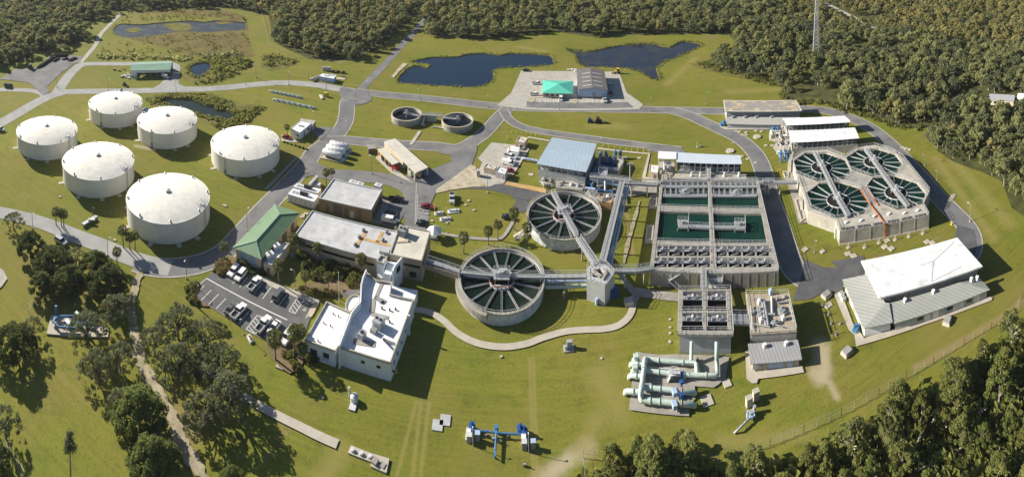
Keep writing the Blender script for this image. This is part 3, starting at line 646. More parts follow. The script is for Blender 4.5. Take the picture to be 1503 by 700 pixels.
# ================================================================ CLARIFIERS
def radial(c, ri, ro, ang, z, m, wd=.36):
    d = Vector((math.cos(ang), math.sin(ang), 0)); n = Vector((-d.y, d.x, 0)) * wd / 2; a, b = c + d * ri, c + d * ro
    for s in (-1, 1): m.bar(V(a + n * s, z), V(b + n * s, z), .09, .3)
def bridge_mb(mb, rl, a, b, z0, z1, wd=1.35, deep=.4):
    a, b = V(a, z0), V(b, z1); mb.bar(a, b, wd, .18)
    d = (b - a).normalized(); n = Vector((-d.y, d.x, 0)).normalized() * (wd / 2 - .05)
    for s in (-1, 1):
        mb.bar(a + n * s - Vector((0,0,deep/2)), b + n * s - Vector((0,0,deep/2)), .14, deep)
        rl.rail([a + n * s, b + n * s], 1.1, 2.0, .085)
def clarifier(label, c, Ro, h, nrad, path, bz=1.0, wm='clarifier_wall'):
    t = top('clarifier', label, 'clarifier', c, 'two big round clarifiers with green water')
    Ri = Ro - .68
    m = MB().ring(c, Ro - .66, Ro - .4, 0, h - .3, 96)
    for k in range(36):
        a = 2 * math.pi * k / 36; q = c + Vector((math.cos(a), math.sin(a), 0)) * (Ro - .42); m.box(V(q, 0), (.12, .35, h - .4), a)
    m.build('wall', wm, t)
    MB().ring(c, Ri, Ro, h - .32, h, 96).build('rim_walkway', 'concrete', t)
    m = MB(); A = [2 * math.pi * k / 60 for k in range(61)]
    m.rail([c + Vector((math.cos(a) * (Ro - .1), math.sin(a) * (Ro - .1), h)) for a in A], 1.05, 1.4, .07)
    m.build('railing', 'steel_pale', t)
    m = MB(); m.cyl(c, Ri - .02, h - 1.3, h - .75, 96); m.build('water', 'clarifier_water', t)
    MB().ring(c, Ri - .5, Ri - .38, h - 1.1, h - .45, 96).build('launder', 'concrete', t)
    for k in range(nrad):
        m = MB(); radial(c, Ro * .30, Ri - .45, 2 * math.pi * (k + .3) / nrad, h - .5, m); m.build('radial_trough', 'steel', t)
    m = MB(); m.ring(c, Ro * .27, Ro * .30, h - 1.0, h - .1, 40); w_ = m.build('centre_well', 'steel_pale', t)
    m = MB()
    for k in range(20):
        a = 2 * math.pi * k / 20; q = c + Vector((math.cos(a), math.sin(a), 0)) * Ro * .29; m.box(V(q, h - .1), (.25, .5, .35), a)
    m.build('well_bracket', 'rust', w_)
    MB().cyl(c, Ro * .262, h - 1.0, h - .72, 32).build('well_water', 'dark_water', w_)
    b, rl = MB(), MB()
    for (p, q, z0, z1) in path: bridge_mb(b, rl, p, q, z0, z1)
    b.build('bridge', 'grating', t); rl.build('bridge_railing', 'steel_pale', t)
    m = MB(); m.box(V(c, h + bz), (4.6, 3.8, .25)); m.cyl(c, .9, h + bz + .2, h + bz + 1.5, 14); m.box(V(c + Vector((1.2, .4, 0)), h + bz + .25), (.8, 1.1, 1.3)); m.box(V(c + Vector((-1.4, -.6, 0)), h + bz + .25), (.7, .7, 1.0))
    for sx in (-1, 1):
        for sy in (-1, 1): m.bar(V(c + Vector((sx * 1.9, sy * 1.5, 0)), h - .9), V(c + Vector((sx * 1.9, sy * 1.5, 0)), h + bz), .3)
    m.build('drive_platform', 'steel', t)
    m = MB(); m.rail([V(c, h + bz + .2) + Vector((x, y, 0)) for x, y in ((-2.3,-1.9),(2.3,-1.9),(2.3,1.9),(-2.3,1.9),(-2.3,-1.9))], 1.1, 1.2, .09); m.build('platform_railing', 'steel_pale', t)
    m = MB(); a = R(-12); q = c + Vector((0, -2.7, 0)); m.bar(V(q - Vector((2.8, -.2, 0)), h - .3), V(q + Vector((2.8, .3, 0)), h - .3), .35, .5); m.box(V(c + Vector((.6, .2, 0)), h + bz + .5), (.7, .7, .9)); m.build('scum_beam', 'steel_pale', t)
    return t
CL2, RL2 = circ(673.3, 799.6, 462, 3.5); CL1, RL1 = circ(772.9, 883, 352.7, 3.8)
L2 = fr(660,340,4.669); L1 = fr(760,265,5.836)
clarifier('round clarifier with straight bridge, lower of the two big round tanks', CL2, RL2, 3.5, 15, [(L2(70,272,4.6), L2(640,305,4.6), 4.6, 4.6)])
clarifier('round clarifier crossed by a slanting bridge, below the blue roofed hall', CL1, RL1, 3.8, 16, [(L1(298,100,4.9), L1(505,475,4.9), 4.9, 4.9)])
# launder box on the rim
for c, r_, a, nm in ((CL2, RL2, R(205), 'lower'),):
    m = MB(); A = [a + R(k * 6) for k in range(-4, 9)]
    inn = [c + Vector((math.cos(q), math.sin(q), 0)) * (r_ - .2) for q in A]; out = [c + Vector((math.cos(q), math.sin(q), 0)) * (r_ + .9) for q in A]
    one('outlet_channel', MB().prism(inn + out[::-1], 1.8, 3.3, True), 'concrete', 'concrete outlet channel curving along the left rim of the lower clarifier', 'channel')
# thickeners
def thickener(label, c, rad, h, ang, side):
    t = top('thickener', label, 'thickener', c, 'pair of small round thickener tanks')
    MB().ring(c, rad - .5, rad - .15, 0, h - .9, 64).build('wall', 'concrete_wall', t)
    MB().ring(c, rad - .62, rad, h - .9, h, 64).build('rim', 'concrete_pale', t)
    MB().cyl(c, rad - .6, h - 2.2, h - 1.6, 64).build('water', 'dark_water', t)
    d = Vector((math.cos(ang), math.sin(ang), 0)); b, rl = MB(), MB(); bridge_mb(b, rl, c - d * 1.5, c + d * rad, h + .25, h + .25, 1.5)
    b.build('bridge', 'machine_grey', t); rl.build('bridge_railing', 'steel', t)
    m = MB(); m.box(V(c, h + .3), (2.2, 1.8, .25), ang); m.box(V(c, h + .5), (.9, .9, 1.2), ang); m.cyl(c, .35, h - 2, h + .4, 10); m.build('drive_unit', 'steel', t)
K2, KR2 = circ(647.9,694.9,186.9,3); K1, KR1 = circ(574,619.3,177.5,3)
thickener('small round concrete tank, left of the pair on the lawn, bridge pointing right', K1, KR1, 3.0, R(-14), 1)
thickener('small round concrete tank, right of the pair on the lawn, bridge pointing left', K2, KR2, 3.0, R(172), -1)
mk = fr(560,140,9.39)
t = top('pump_building', 'grey concrete pump chamber with white stairs between the small round tanks', 'pump house', mk(680,430), None)
MB().prism([mk(620,300,2.4),mk(745,310,2.4),mk(745,285,2.4),mk(635,275,2.4)] if 0 else [mk(625,290,2.4),mk(745,300,2.4),mk(765,265,2.4),mk(650,255,2.4)], 0, 2.4).build('wall', 'concrete_bluish', t)
m = MB(); m.rail([mk(625,290,2.4),mk(745,300,2.4),mk(765,265,2.4),mk(650,255,2.4),mk(625,290,2.4)], 1.0, 1.5, .09); m.build('railing', 'steel_pale', t)
m = MB(); m.bar(mk(600,275,2.6), mk(560,405,.3), .9, .25); m.bar(mk(540,400,.3), mk(600,410,.3), .9, .2); m.build('stair', 'steel_pale', t)
b, rl = MB(), MB(); bridge_mb(b, rl, mk(550,262,3.1), mk(830,280,3.1), 3.1, 3.1, 1.2); b.build('walkway', 'steel', t); rl.build('walkway_railing', 'steel_pale', t)
m = MB(); m.tube([mk(700,430,.4), mk(780,440,.4), mk(860,455,.4)], .25); m.build('pipe', 'steel_pale', t)
# ================================================================ BUILDINGS
def cen(pts):
    return sum((V(p, 0) for p in pts), Vector((0, 0, 0))) / len(pts)
def ac_unit(parent, q, size, name='air_conditioner', m='steel', rz=0, fans=1):
    mb = MB(); mb.box(q, size, rz); u = mb.build(name, m, parent)
    for k in range(fans):
        off = (k - (fans - 1) / 2) * size[0] / fans; p = V(q) + Vector((math.cos(rz) * off, math.sin(rz) * off, size[2]))
        r_ = min(size[0] / fans, size[1]) * .36
        MB().cyl(p, r_, p.z - .02, p.z + .1, 14).build('fan', 'black_metal', u)
    return u
def edge(poly, i):
    p = ccw(poly); return p[i], p[(i + 1) % len(p)]
def nearest_edge(poly, q):     # the wall whose middle is nearest the point q (anticlockwise: outside on the right)
    p = [V(x, 0) for x in ccw(poly)]; q = V(q, 0)
    return min(((p[i], p[(i + 1) % len(p)]) for i in range(len(p))), key=lambda e: ((e[0] + e[1]) / 2 - q).length)
# --- white control building
H1 = 4.8
main = [fJ(258,458,H1),fJ(557,552,H1),fJ(690,190,H1),fJ(556,160,H1),fJ(566,92,H1),fJ(478,80,H1),fJ(415,28,H1),fJ(388,110,H1),fJ(388,203,H1),fJ(335,270,H1)]
t = top('office_building', 'white flat roofed office building with wavy parapet beside the car park', 'building', cen(main))
flat_building(t, main, H1, 'white_wall', 'white_roof', .6, .3, 'cream_concrete')
m = MB(); hp = [fJ(262,458,5.9),fJ(335,268,5.9),fJ(362,232,5.9),fJ(386,206,5.9),fJ(388,160,5.9),fJ(389,110,5.9),fJ(400,65,5.9),fJ(418,22,5.9)]
L_, R_ = ribbon_pts([V(p, 0) for p in hp], .35); m.prism(L_ + R_[::-1], .02, 5.95); m.build('curved_parapet', 'white_wall', t)
left = [fJ(65,420,4.3),fJ(240,484,4.3),fJ(262,456,4.3),fJ(333,262,4.3),fJ(190,200,4.3)]
flat_building(t, inset(left, .02), 4.25, 'white_wall', 'white_roof', .45, .3, 'cream_concrete').name = 'wing_roof'
lobe = smooth([fJ(298,222,3.9),fJ(312,185,3.9),fJ(336,166,3.9),fJ(372,166,3.9),fJ(384,195,3.9),fJ(362,225,3.9),fJ(330,258,3.9),fJ(306,252,3.9)], 3, True)
flat_building(t, lobe, 3.9, 'white_wall', 'white_roof', .4, .25, 'cream_concrete')
MB().prism([fJ(568,112,3),fJ(712,140,3),fJ(690,205,3),fJ(548,170,3)], 0, 3).build('side_wing', 'white_wall', t)
MB().prism([fJ(285,138,3.1),fJ(382,136,3.1),fJ(384,160,3.1),fJ(340,166,3.1),fJ(300,180,3.1),fJ(285,178,3.1)], 2.9, 3.1, True).build('entrance_canopy', 'brown_roof', t)
A, B = V(main[0], 0), V(main[1], 0)
for u in (.36, .58, .80): frame_window(t, A, B, u * 17.8 - .5, u * 17.8 + .5, 2.5, 3.2, fm='white_wall')
A, B = V(main[1], 0), V(main[2], 0)
for u in (.13, .26, .42, .6): frame_window(t, A, B, u * (B - A).length - .45, u * (B - A).length + .45, 2.1, 2.9, fm='white_wall')
A, B = V(left[0], 0), V(left[1], 0)
frame_window(t, A, B, 1.6, 3.4, .4, 2.6); frame_window(t, A, B, 5.0, 6.6, 1.6, 2.8)
m = MB(); wallrect(m, A, B, 5.0, 6.6, .9, 1.5, .8); m.build('window_unit', 'steel_pale', t)
m = MB(); wallrect(m, V(main[1],0), V(main[2],0), .68, .70, 0, 5.4, .7); m.build('fin_wall', 'white_wall', t)
m = MB(); wallrect(m, V(main[0],0), V(main[1],0), .02, .04, 0, 5.2, .5); m.build('downpipe', 'concrete_bluish', t)
zr = H1 - .55
ac_unit(t, fJ(490,345,zr), (2.3,2.6,2.0), rz=R(-20), fans=2); ac_unit(t, fJ(395,412,zr), (1.4,1.9,1.5), rz=R(-20))
m = MB(); m.tube([fJ(518,420,zr), fJ(518,420,zr+1.6)], .3); m.tube([fJ(518,420,zr+.4), fJ(585,445,zr+.4)], .2); m.box(fJ(462,380,zr), (1.6,1.3,.9), R(-20)); m.build('roof_duct', 'machine_grey', t)
m = MB(); m.box(fJ(492,198,zr), (2,.9,.5), R(-30)); m.build('skylight', 'machine_grey', t)
m = MB()
for p in ((508,246),(552,256),(552,324),(586,252)): m.cyl(fJ(*p,zr), .22, zr, zr + .5, 8)
m.build('roof_vent', 'black_metal', t)
m = MB()
for a, b, wd in (((450,270),(460,190),1.3),((450,275),(545,300),1.2),((470,190),(515,85),1.0),((345,430),(470,450),1.6),((470,180),(530,210),1.2)):
    q = [V(fJ(*a), 0), V(fJ(*b), 0)]; q = [V(fJ(*a, zr)), V(fJ(*b, zr))]; m.bar(q[0] + Vector((0,0,.06)), q[1] + Vector((0,0,.06)), wd, .04)
m.build('roof_walkway_pad', 'concrete', t)
m = MB()
for p in ((230,278),(176,330),(214,346),(143,432),(260,292)): m.cyl(fJ(*p,3.8), .16, 3.8, 4.3, 8)
m.build('roof_vent', 'rust', t)
# stair tower next to it
towA = [fK(602,625,7.2),fK(628,585,7.2),fK(672,597,7.2),fK(650,642,7.2)]
towB = [fK(650,672,7.2),fK(690,680,7.2),fK(712,660,7.2),fK(762,604,7.2),fK(672,594,7.2)]
t = top('stair_tower', 'white stair tower with curved fin wall behind the white office', 'tower', cen(towA))
flat_building(t, towA, 7.2, 'white_wall', 'concrete_bluish', .5, .25, 'cream_concrete')
MB().prism(inset(towB, .05), 0, 5.6).build('stair_wall', 'white_wall', t)
m = MB(); cw = smooth([fK(706,690,7.3),fK(716,660,7.3),fK(764,602,7.3)], 3); L_, R_ = ribbon_pts([V(p,0) for p in cw], .4); m.prism(L_ + R_[::-1], 0, 7.3); m.build('curved_wall', 'white_wall', t)
side = [V(fK(706,690,7.3),0), V(fK(764,602,7.3),0)]
m = MB(); wallrect(m, cw[2], cw[-1], .35, .7, 4.6, 6.2, .3); m.build('window', 'dark_glass', t)
m = MB(); wallrect(m, towA[0], towB[0], .3, .8, 3.9, 4.0, .6); m.build('ledge', 'concrete_bluish', t)
# --- tan building with the long grey roof
H2 = 5.6
low = [fK(190,300,H2),fK(72,460,H2),fK(604,612,H2),fK(690,565,H2),fK(735,432,H2)]
hi = [fK(750,390,6.4),fK(684,580,6.4),fK(893,624,6.4),fK(948,430,6.4)]
t = top('operations_building', 'long tan operations building with stained grey roof and dark window band', 'building', cen(low))
flat_building(t, low, H2, 'tan_wall_pale', 'grey_roof', .3, .3, 'concrete_bluish')
flat_building(t, hi, 6.4, 'tan_wall_pale', 'cream_roof', .35, .35, 'cream_concrete')
e = (V(low[1],0), V(low[2],0))
m = MB(); wallrect(m, *e, .12, .97, 3.1, 3.9, .06); m.build('window_band', 'dark_glass', t)
e = (V(hi[1],0), V(hi[2],0))
m = MB(); wallrect(m, *e, .1, .95, 3.9, 4.6, .06); m.build('window_band', 'dark_glass', t); frame_window(t, *e, .62, .82, .8, 2.4, fm='tan_wall')
e = (V(hi[2],0), V(hi[3],0))
m = MB(); wallrect(m, *e, .08, .9, 3.9, 4.6, .06); m.build('window_band', 'dark_glass', t)
m = MB()
for a, b in (((640,438),(606,505)),((606,505),(512,482)),((530,440),(472,530)),((606,505),(690,527))): m.bar(fK(*a,H2-.22), fK(*b,H2-.22), 1.1, .05)
m.build('roof_coating_patch', 'orange_dirt', t)
for p in ((516,432),(489,477),(463,525),(665,445),(640,495)):
    q = fK(*p,H2-.25); m = MB(); m.cyl(q, .45, q.z, q.z+.5, 10); m.cyl(q, .75, q.z+.5, q.z+.75, 10, .3); m.build('roof_fan', 'machine_grey', t)
ac_unit(t, fK(772,455,6.1), (2.6,2.8,2.0), rz=R(-15), m='machine_grey', fans=2)
m = MB(); m.tube([fK(795,500,6.3), fK(725,505,6.3)], .12); m.tube([fK(805,490,6.3), fK(805,500,6.3)], .3); m.build('roof_pipe', 'orange_dirt', t)
m = MB(); m.prism([fK(622,515,7.0),fK(690,530,7.0),fK(680,562,7.0),fK(618,545,7.0)], 5.2, 6.3); m.build('lift_housing', 'concrete_bluish', t)
m = MB(); m.box(V(fK(78,590,0)), (3.2,1.2,1.0), R(60)); one('planter_box', m, 'concrete', 'dark concrete box beside the palms between green roof and tan building', 'box')
# --- tan building with square grey roof
H3 = 4.5
sq = [fK(325,95,H3),fK(232,220,H3),fK(568,296,H3),fK(638,166,H3)]
t = top('blower_building', 'tan building with square grey roof and brown doors beside generators', 'building', cen(sq))
flat_building(t, sq, H3, 'tan_wall', 'grey_roof', .35, .3, 'steel_pale')
e = (V(sq[1],0), V(sq[2],0)); L = (e[1]-e[0]).length
for u, wd, z1, mm in ((.16,1.3,2.6,'brown_roof'),(.33,2.0,3.6,'brown_roof'),(.42,1.2,3.4,'brown_roof'),(.53,1.4,3.3,'brown_roof'),(.64,1.3,2.4,'steel_pale'),(.78,1.4,3.4,'brown_roof')):
    m = MB(); wallrect(m, *e, u*L-wd/2, u*L+wd/2, .15, z1, .07); m.build('door', mm, t)
e = (V(sq[2],0), V(sq[3],0)); L = (e[1]-e[0]).length
for u in (.2,.42,.65,.85):
    m = MB(); wallrect(m, *e, u*L-.8, u*L+.8, .1, 2.6, .07); m.build('door', 'dark_opening', t)
for i, p in enumerate(((448,112),(495,125),(612,133))):
    u = top('condenser_unit', ['white condenser box behind the square grey roof, leftmost of three','white condenser box behind the square grey roof, middle of three','larger white condenser box near the right corner of the square grey roof'][i], 'air conditioner', fK(p[0],p[1]+14), 'condensers behind the tan building')
    q = V(fK(p[0],p[1]-2,4.6),0); u.location = q; MB().box(q, (2.6,2.0,4.3), R(-15)).build('casing', 'white_metal', u); MB().cyl(q, .7, 4.3, 4.4, 14).build('fan', 'steel', u)
# --- two containerised generators
def generator(label, p0, p1, p2, h=2.9):
    a, b, c = V(p0,0), V(p1,0), V(p2,0); d = a + c - b
    t = top('generator', label, 'generator', (a+c)/2, 'white container generators')
    MB().prism([a,b,c,d], .35, h).build('container', 'white_metal', t)
    MB().prism(inset([a,b,c,d],-.15), 0, .35).build('base', 'cream_concrete', t)
    m = MB(); u = (b-a).normalized(); ctr = (a+c)/2; m.tube([V(ctr-u*1.2,h+.7), V(ctr+u*1.8,h+.7)], .5, 12); m.tube([V(ctr+u*1.8,h+.7),V(ctr+u*2.6,h+.9)], .2)
    for s in (-1,0,1.4): m.box(V(ctr+u*s,h), (.2,1,.4), math.atan2(u.y,u.x))
    m.build('exhaust_silencer', 'black_metal', t)
    m = MB()
    for k in range(4): q = a.lerp(b, .12+.13*k); m.box(V(q + (c-b)*.5, h), (.9,1.4,.12), math.atan2(u.y,u.x))
    m.build('roof_louvre', 'steel', t)
    for k in range(5):
        m = MB(); wallrect(m, a, b, .08+.18*k, .2+.18*k, .7, 2.4, .05); m.build('door', 'steel_pale', t)
generator('white container generator nearer the green roof, black silencer on top', fK(32,195,2.9), fK(200,245,2.9), fK(232,205,2.9))
generator('white container generator at the back against the tan building, black silencer on top', fK(68,148,2.9), fK(225,190,2.9), fK(248,165,2.9))
one('switchgear_cabinet', MB().prism([fK(166,126,3),fK(178,136,3),fK(228,82,3),fK(216,72,3)],0,3.0), 'concrete_bluish', 'tall thin grey cabinet behind the generators', 'cabinet')
one('switchgear_cabinet', MB().prism([fK(200,130,2.2),fK(236,142,2.2),fK(246,124,2.2),fK(212,114,2.2)],0,2.2), 'steel_pale', 'square pale grey cabinet between generators and palm', 'cabinet')
# --- green hip roofed building
eh, rh = 4.3, 6.4
rh = 5.9
E_ = [fL(68,425,eh),fL(312,530,eh),fL(643,130,eh),fL(424,57,eh)]; r1, r2 = fL(266,370,rh), fL(467,143,rh)
t = top('service_building', 'beige building with green metal hip roof beside the car park', 'building', cen(E_))
wl = inset(E_, .7); MB().prism(wl, 0, eh-.12, top=True).build('wall', 'beige_wall', t)
m = MB()
for q in ([E_[0],E_[1],r1],[E_[1],E_[2],r2,r1],[E_[2],E_[3],r2],[E_[3],E_[0],r1,r2]): m.face([V(p) for p in q])
m.face([V(p) for p in E_]); m.build('roof', 'green_roof', t)
m = MB()
for a, b in ((E_[0],r1),(E_[1],r1),(E_[2],r2),(E_[3],r2),(r1,r2)): m.bar(V(a)+Vector((0,0,.05)), V(b)+Vector((0,0,.05)), .3, .12)
m.build('ridge_cap', 'green_roof_pale', t)
wl = [V(p,0) for p in ccw(wl)]; e = nearest_edge(wl, V(fL(190,480,eh),0)); L = (e[1]-e[0]).length
for u in (.3,.68):
    m = MB(); wallrect(m, *e, u*L-1.1, u*L+1.1, .8, 3.6, .06); m.build('window', 'pipe_teal' if 0 else 'blue_roof', t)
e = nearest_edge(wl, V(fL(560,280,3),0)); L = (e[1]-e[0]).length
for u, wd, mm in ((.62,3.2,'brown_roof'),(.85,2.4,'brown_roof')):
    m = MB(); wallrect(m, *e, u*L-wd/2, u*L+wd/2, 0, 3.0, .06); m.build('door', mm, t)
ann = [fL(462,368,3.3),fL(552,390,3.3),fL(412,582,3.3),fL(332,552,3.3)]
flat_building(t, ann, 3.3, 'beige_wall', 'white_roof', .4, .3, 'cream_concrete')
ac_unit(t, fL(442,440,2.9), (1.8,2.2,1.4), rz=R(-35), m='steel_pale', fans=2); ac_unit(t, fL(385,515,2.9), (1.9,2.4,1.5), rz=R(-35), m='steel_pale', fans=2)
e = nearest_edge(ann, fL(370,620,0)); m = MB(); wallrect(m, *e, .35, .65, 0, 2.1, .06); m.build('door', 'rust', t)
# --- beige maintenance building with carport end
hc = 3.7
t = top('maintenance_building', 'beige building with pale flat roof and open carport end at the road junction', 'building', fN(450,400))
R0 = [fN(205,110,hc),fN(350,70,hc),fN(775,440,hc),fN(612,510,hc)]
cut = .62
body = [V(R0[0],0), V(R0[1],0), lerp(V(R0[1],0),V(R0[2],0),cut), lerp(V(R0[0],0),V(R0[3],0),cut)]
MB().prism(inset(body,.15), 0, hc-.5).build('wall', 'beige_wall', t)
m = MB(); m.prism(R0, hc-.5, hc, True); m.build('roof', 'cream_roof', t)
m = MB()
for q in (lerp(V(R0[0],0),V(R0[3],0),.985), lerp(V(R0[1],0),V(R0[2],0),.985), lerp(V(R0[0],0),V(R0[3],0),.8), lerp(V(R0[1],0),V(R0[2],0),.8)):
    q = q.lerp(cen(R0), .03); m.box(V(q,0), (.6,.6,hc-.5), R(-35))
m.build('column', 'beige_wall', t)
WL = [fN(122,205,2.9),fN(205,190,2.9),fN(402,376,2.9),fN(315,405,2.9)]
m = MB(); m.prism(WL, 2.6, 2.9, True); m.build('wing_roof', 'cream_roof', t)
wb = [V(WL[0],0), V(WL[1],0), lerp(V(WL[1],0),V(WL[2],0),.75), lerp(V(WL[0],0),V(WL[3],0),.75)]
MB().prism(inset(wb,.1), 0, 2.6).build('wing_wall', 'orange_dirt', t)
m = MB(); e = nearest_edge(wb, lerp(V(WL[0],0),V(WL[3],0),.4)); wallrect(m, *e, .35, .62, 0, 2.2, .06); wallrect(m, *e, .72, .95, 0, 2.2, .06); wallrect(m, *e, .1, .17, .9, 1.9, .06); m.build('opening', 'dark_opening', t)
m = MB()
for q in (V(WL[2],0), V(WL[3],0)): m.box(V(q.lerp(cen(WL),.05),0), (.3,.3,2.6), R(-35))
m.build('column', 'red_paint', t)
for p, sz, mm, lab in (((545,560),(1.6,1.2,1.3),'steel_pale','pale tank under the open carport end'),((650,560),(2.2,1.4,1.5),'orange_dirt','orange machine parked under the open carport end'),((350,470),(2.4,1.4,1.4),'red_paint','red machine parked under the side wing of the beige building'),((720,545),(2,1.4,1.6),'blue_paint','blue machine in the back of the open carport')):
    m = MB(); m.box(V(fN(*p),.4), sz, R(-30)); m.cyl(fN(*p), .35, 0, .5, 10); m.box(V(fN(*p),.4+sz[2]), (sz[0]*.5,sz[1]*.7,.6), R(-30)); m.cyl(fN(p[0]+12,p[1]+4), .35, 0, .5, 10)
    one('machine', m, mm, lab, 'machine')
t = top('storage_shed', 'small grey brown shed left of the beige building', 'shed', fN(60,230))
sh = [fN(-5,155,2.2),fN(90,145,2.2),fN(95,195,2.2),fN(5,205,2.2)]; MB().prism(sh, 0, 2.0).build('wall', 'mulch', t); MB().prism(inset(sh,-.15),2.0,2.2,True).build('roof','worn_roof',t)
# --- small white building
hs = 3.4
sw = [fO(225,103,hs),fO(372,135,hs),fO(222,256,hs),fO(100,205,hs)]
t = top('chemical_building', 'small white flat roofed building in front of the first white tanks', 'building', cen(sw))
flat_building(t, sw, hs, 'white_metal', 'white_roof', .2, .2)
bk = [fO(235,74,3.1),fO(425,106,3.1),fO(380,168,3.1),fO(376,134,3.1),fO(220,100,3.1)]
MB().prism(bk, 0, 3.1).build('rear_wing', 'cream_concrete', t)
e = nearest_edge(sw, fO(160,290)); frame_window(t, *e, .7, .85, 1.0, 2.1)
e = nearest_edge(sw, fO(300,250)); frame_window(t, *e, .62, .76, 1.3, 2.3); m = MB(); wallrect(m,*e,.3,.42,0,2.2,.06); m.build('door','machine_grey',t)
m = MB(); m.bar(fO(205,165,hs), fO(270,180,hs), .8, .3); m.build('skylight','machine_grey',t)
# --- three horizontal tanks
for i, (a, b) in enumerate((((528,498),(745,560)),((572,445),(795,503)),((614,398),(838,444)))):
    t = top('horizontal_tank', ['white horizontal tank nearest in the row of three on the lawn','white horizontal tank in the middle of the row of three on the lawn','white horizontal tank farthest in the row of three on the lawn'][i], 'tank', fO((a[0]+b[0])/2,(a[1]+b[1])/2+50), 'white horizontal tanks on saddles')
    A_, B_ = fO(*a,2.1), fO(*b,2.1); d = (B_-A_).normalized()
    MB().tube([A_-d*.35, A_-d*.15, A_+d*.1, B_-d*.1, B_+d*.15, B_+d*.35], [.7,1.2,1.38,1.38,1.2,.7], 20).build('shell','white_metal',t,True)
    m = MB()
    for u in (.2,.8): q = A_.lerp(B_,u); m.box(V(q,0), (.4,2.4,1.2), math.atan2(d.y,d.x))
    m.build('saddle','concrete',t)
    m = MB(); m.box(V(B_+d*1.0,0), (1.2,1.6,1.3), math.atan2(d.y,d.x)); m.build('pump_box','blue_wall',t)
    m = MB()
    for u in (.3,.5,.7): q = A_.lerp(B_,u); m.cyl(q,.25,q.z+1.3,q.z+1.6,8)
    m.build('manway','steel',t)
sheet('concrete_apron', [fO(480,590),fO(540,545),fO(760,620),fO(850,480),fO(870,490),fO(760,660)], 'concrete_pale')
# --- teal hip roofed office
E_ = [fP(398,450,2.8),fP(797,460,2.8),fP(803,296,2.8),fP(410,284,2.8)]; ap = fP(605,333,5.0)
t = top('visitor_office', 'small office with bright teal hip roof in the far car park', 'building', cen(E_))
wl = [V(p,0) for p in ccw(inset(E_,.6))]; MB().prism(wl,0,2.7).build('wall','cream_concrete',t)
m = MB()
for i in range(4): m.face([V(E_[i]),V(E_[(i+1)%4]),V(ap)])
m.face([V(p) for p in E_]); m.build('roof','teal_roof',t)
e = nearest_edge(wl, fP(600,520)); 
for u in (.09,.27,.45): frame_window(t,*e,u,u+.1,1.0,2.3)
m = MB(); wallrect(m,*e,.58,.68,0,2.3,.06); m.build('door','dark_opening',t)
# --- brown roofed warehouse
he, hr = 4.7, 5.9
Lf, Lb, Rf, Rb = fP(855,407,he), fP(843,147,he), fP(1245,412,he), fP(1197,155,he); rf_, rb_ = fP(1051,382,hr), fP(1020,124,hr)
t = top('warehouse', 'warehouse with brown gable roof and pale blue gable wall next to teal office', 'building', cen([Lf,Lb,Rf,Rb]))
wp = [V(p,0) for p in ccw(inset([Lf,Rf,Rb,Lb],.35))]
MB().prism(wp,0,he-.1).build('wall','blue_wall',t)
g0, g1 = wp[0], wp[1]
gf = nearest_edge(wp, fP(1050,500)); mid = (gf[0]+gf[1])/2
m = MB(); n_ = (V(Lb,0)-V(Lf,0)).normalized()*.15; m.hull([V(gf[0],he-.1),V(gf[1],he-.1),V(mid,hr-.15)],[V(gf[0]+n_,he-.1),V(gf[1]+n_,he-.1),V(mid+n_,hr-.15)]); m.build('gable','blue_wall',t)
m = MB(); roof_plane(m,[Lf,rf_,rb_,Lb]); roof_plane(m,[rf_,Rf,Rb,rb_]); m.build('roof','brown_roof',t)
for k in range(4):
    u = .13+.2*k; m = MB()
    a, b, c = lerp(Lf,Lb,u), lerp(rf_,rb_,u), lerp(Rf,Rb,u); m.bar(lerp(a,b,.35)+Vector((0,0,.1)), lerp(a,b,.92)+Vector((0,0,.1)), .7,.12); m.bar(lerp(c,b,.3)+Vector((0,0,.1)), lerp(c,b,.92)+Vector((0,0,.1)), .7,.12); m.build('skylight','steel_pale',t)
e = gf; m = MB(); wallrect(m,*e,.0,1.0,0,1.0,.06); m.build('plinth','concrete',t)
m = MB(); wallrect(m,*e,.49,.61,0,2.6,.08); m.build('door','machine_grey',t); m = MB(); wallrect(m,*e,.48,.62,2.6,2.75,.9); m.build('door_canopy','steel_pale',t)
# --- green roofed barn far left
t = top('pole_barn', 'open fronted barn with pale green roof at the far left road', 'building', fV(500,400))
A0,A1,A2,A3 = fV(205,285,4.0), fV(800,272,4.0), fV(822,172,5.4), fV(235,195,5.4); B2,B3 = fV(822,150,4.9), fV(350,158,4.9)
m = MB(); roof_plane(m,[A0,A1,A2,A3]); roof_plane(m,[A3,A2,B2,B3]); m.build('roof','green_roof_pale',t)
fl = [V(fV(215,345+25)),V(fV(800,400))]
fr0, fr1 = V(A0,0), V(A1,0); bk0, bk1 = V(A3,0)+(V(A3,0)-V(A0,0))*.6, V(A2,0)+(V(A2,0)-V(A1,0))*.6
d = (fr1-fr0).normalized(); inn = (bk0-fr0).normalized()*.4
m = MB(); m.prism([fr0+inn,fr1+inn,fr1+inn*1.6,fr0+inn*1.6],2.3,3.9,True); m.build('fascia_wall','white_metal',t)
m = MB(); m.prism([bk0,bk1,bk1-inn,bk0-inn],0,4.4,True); m.prism([fr0+inn,fr0+inn+d*.3,bk0+d*.3,bk0],0,4.0,True); m.prism([fr0+inn,fr0+inn+d*4,fr0+inn*2+d*4,fr0+inn*2],0,2.3,True); m.build('wall','white_metal',t)
m = MB()
for k in range(7): q = fr0+inn*1.3+(fr1-fr0)*(k/6*.98+.01); m.box(V(q,0),(.35,.35,2.4))
m.build('column','cream_concrete',t)
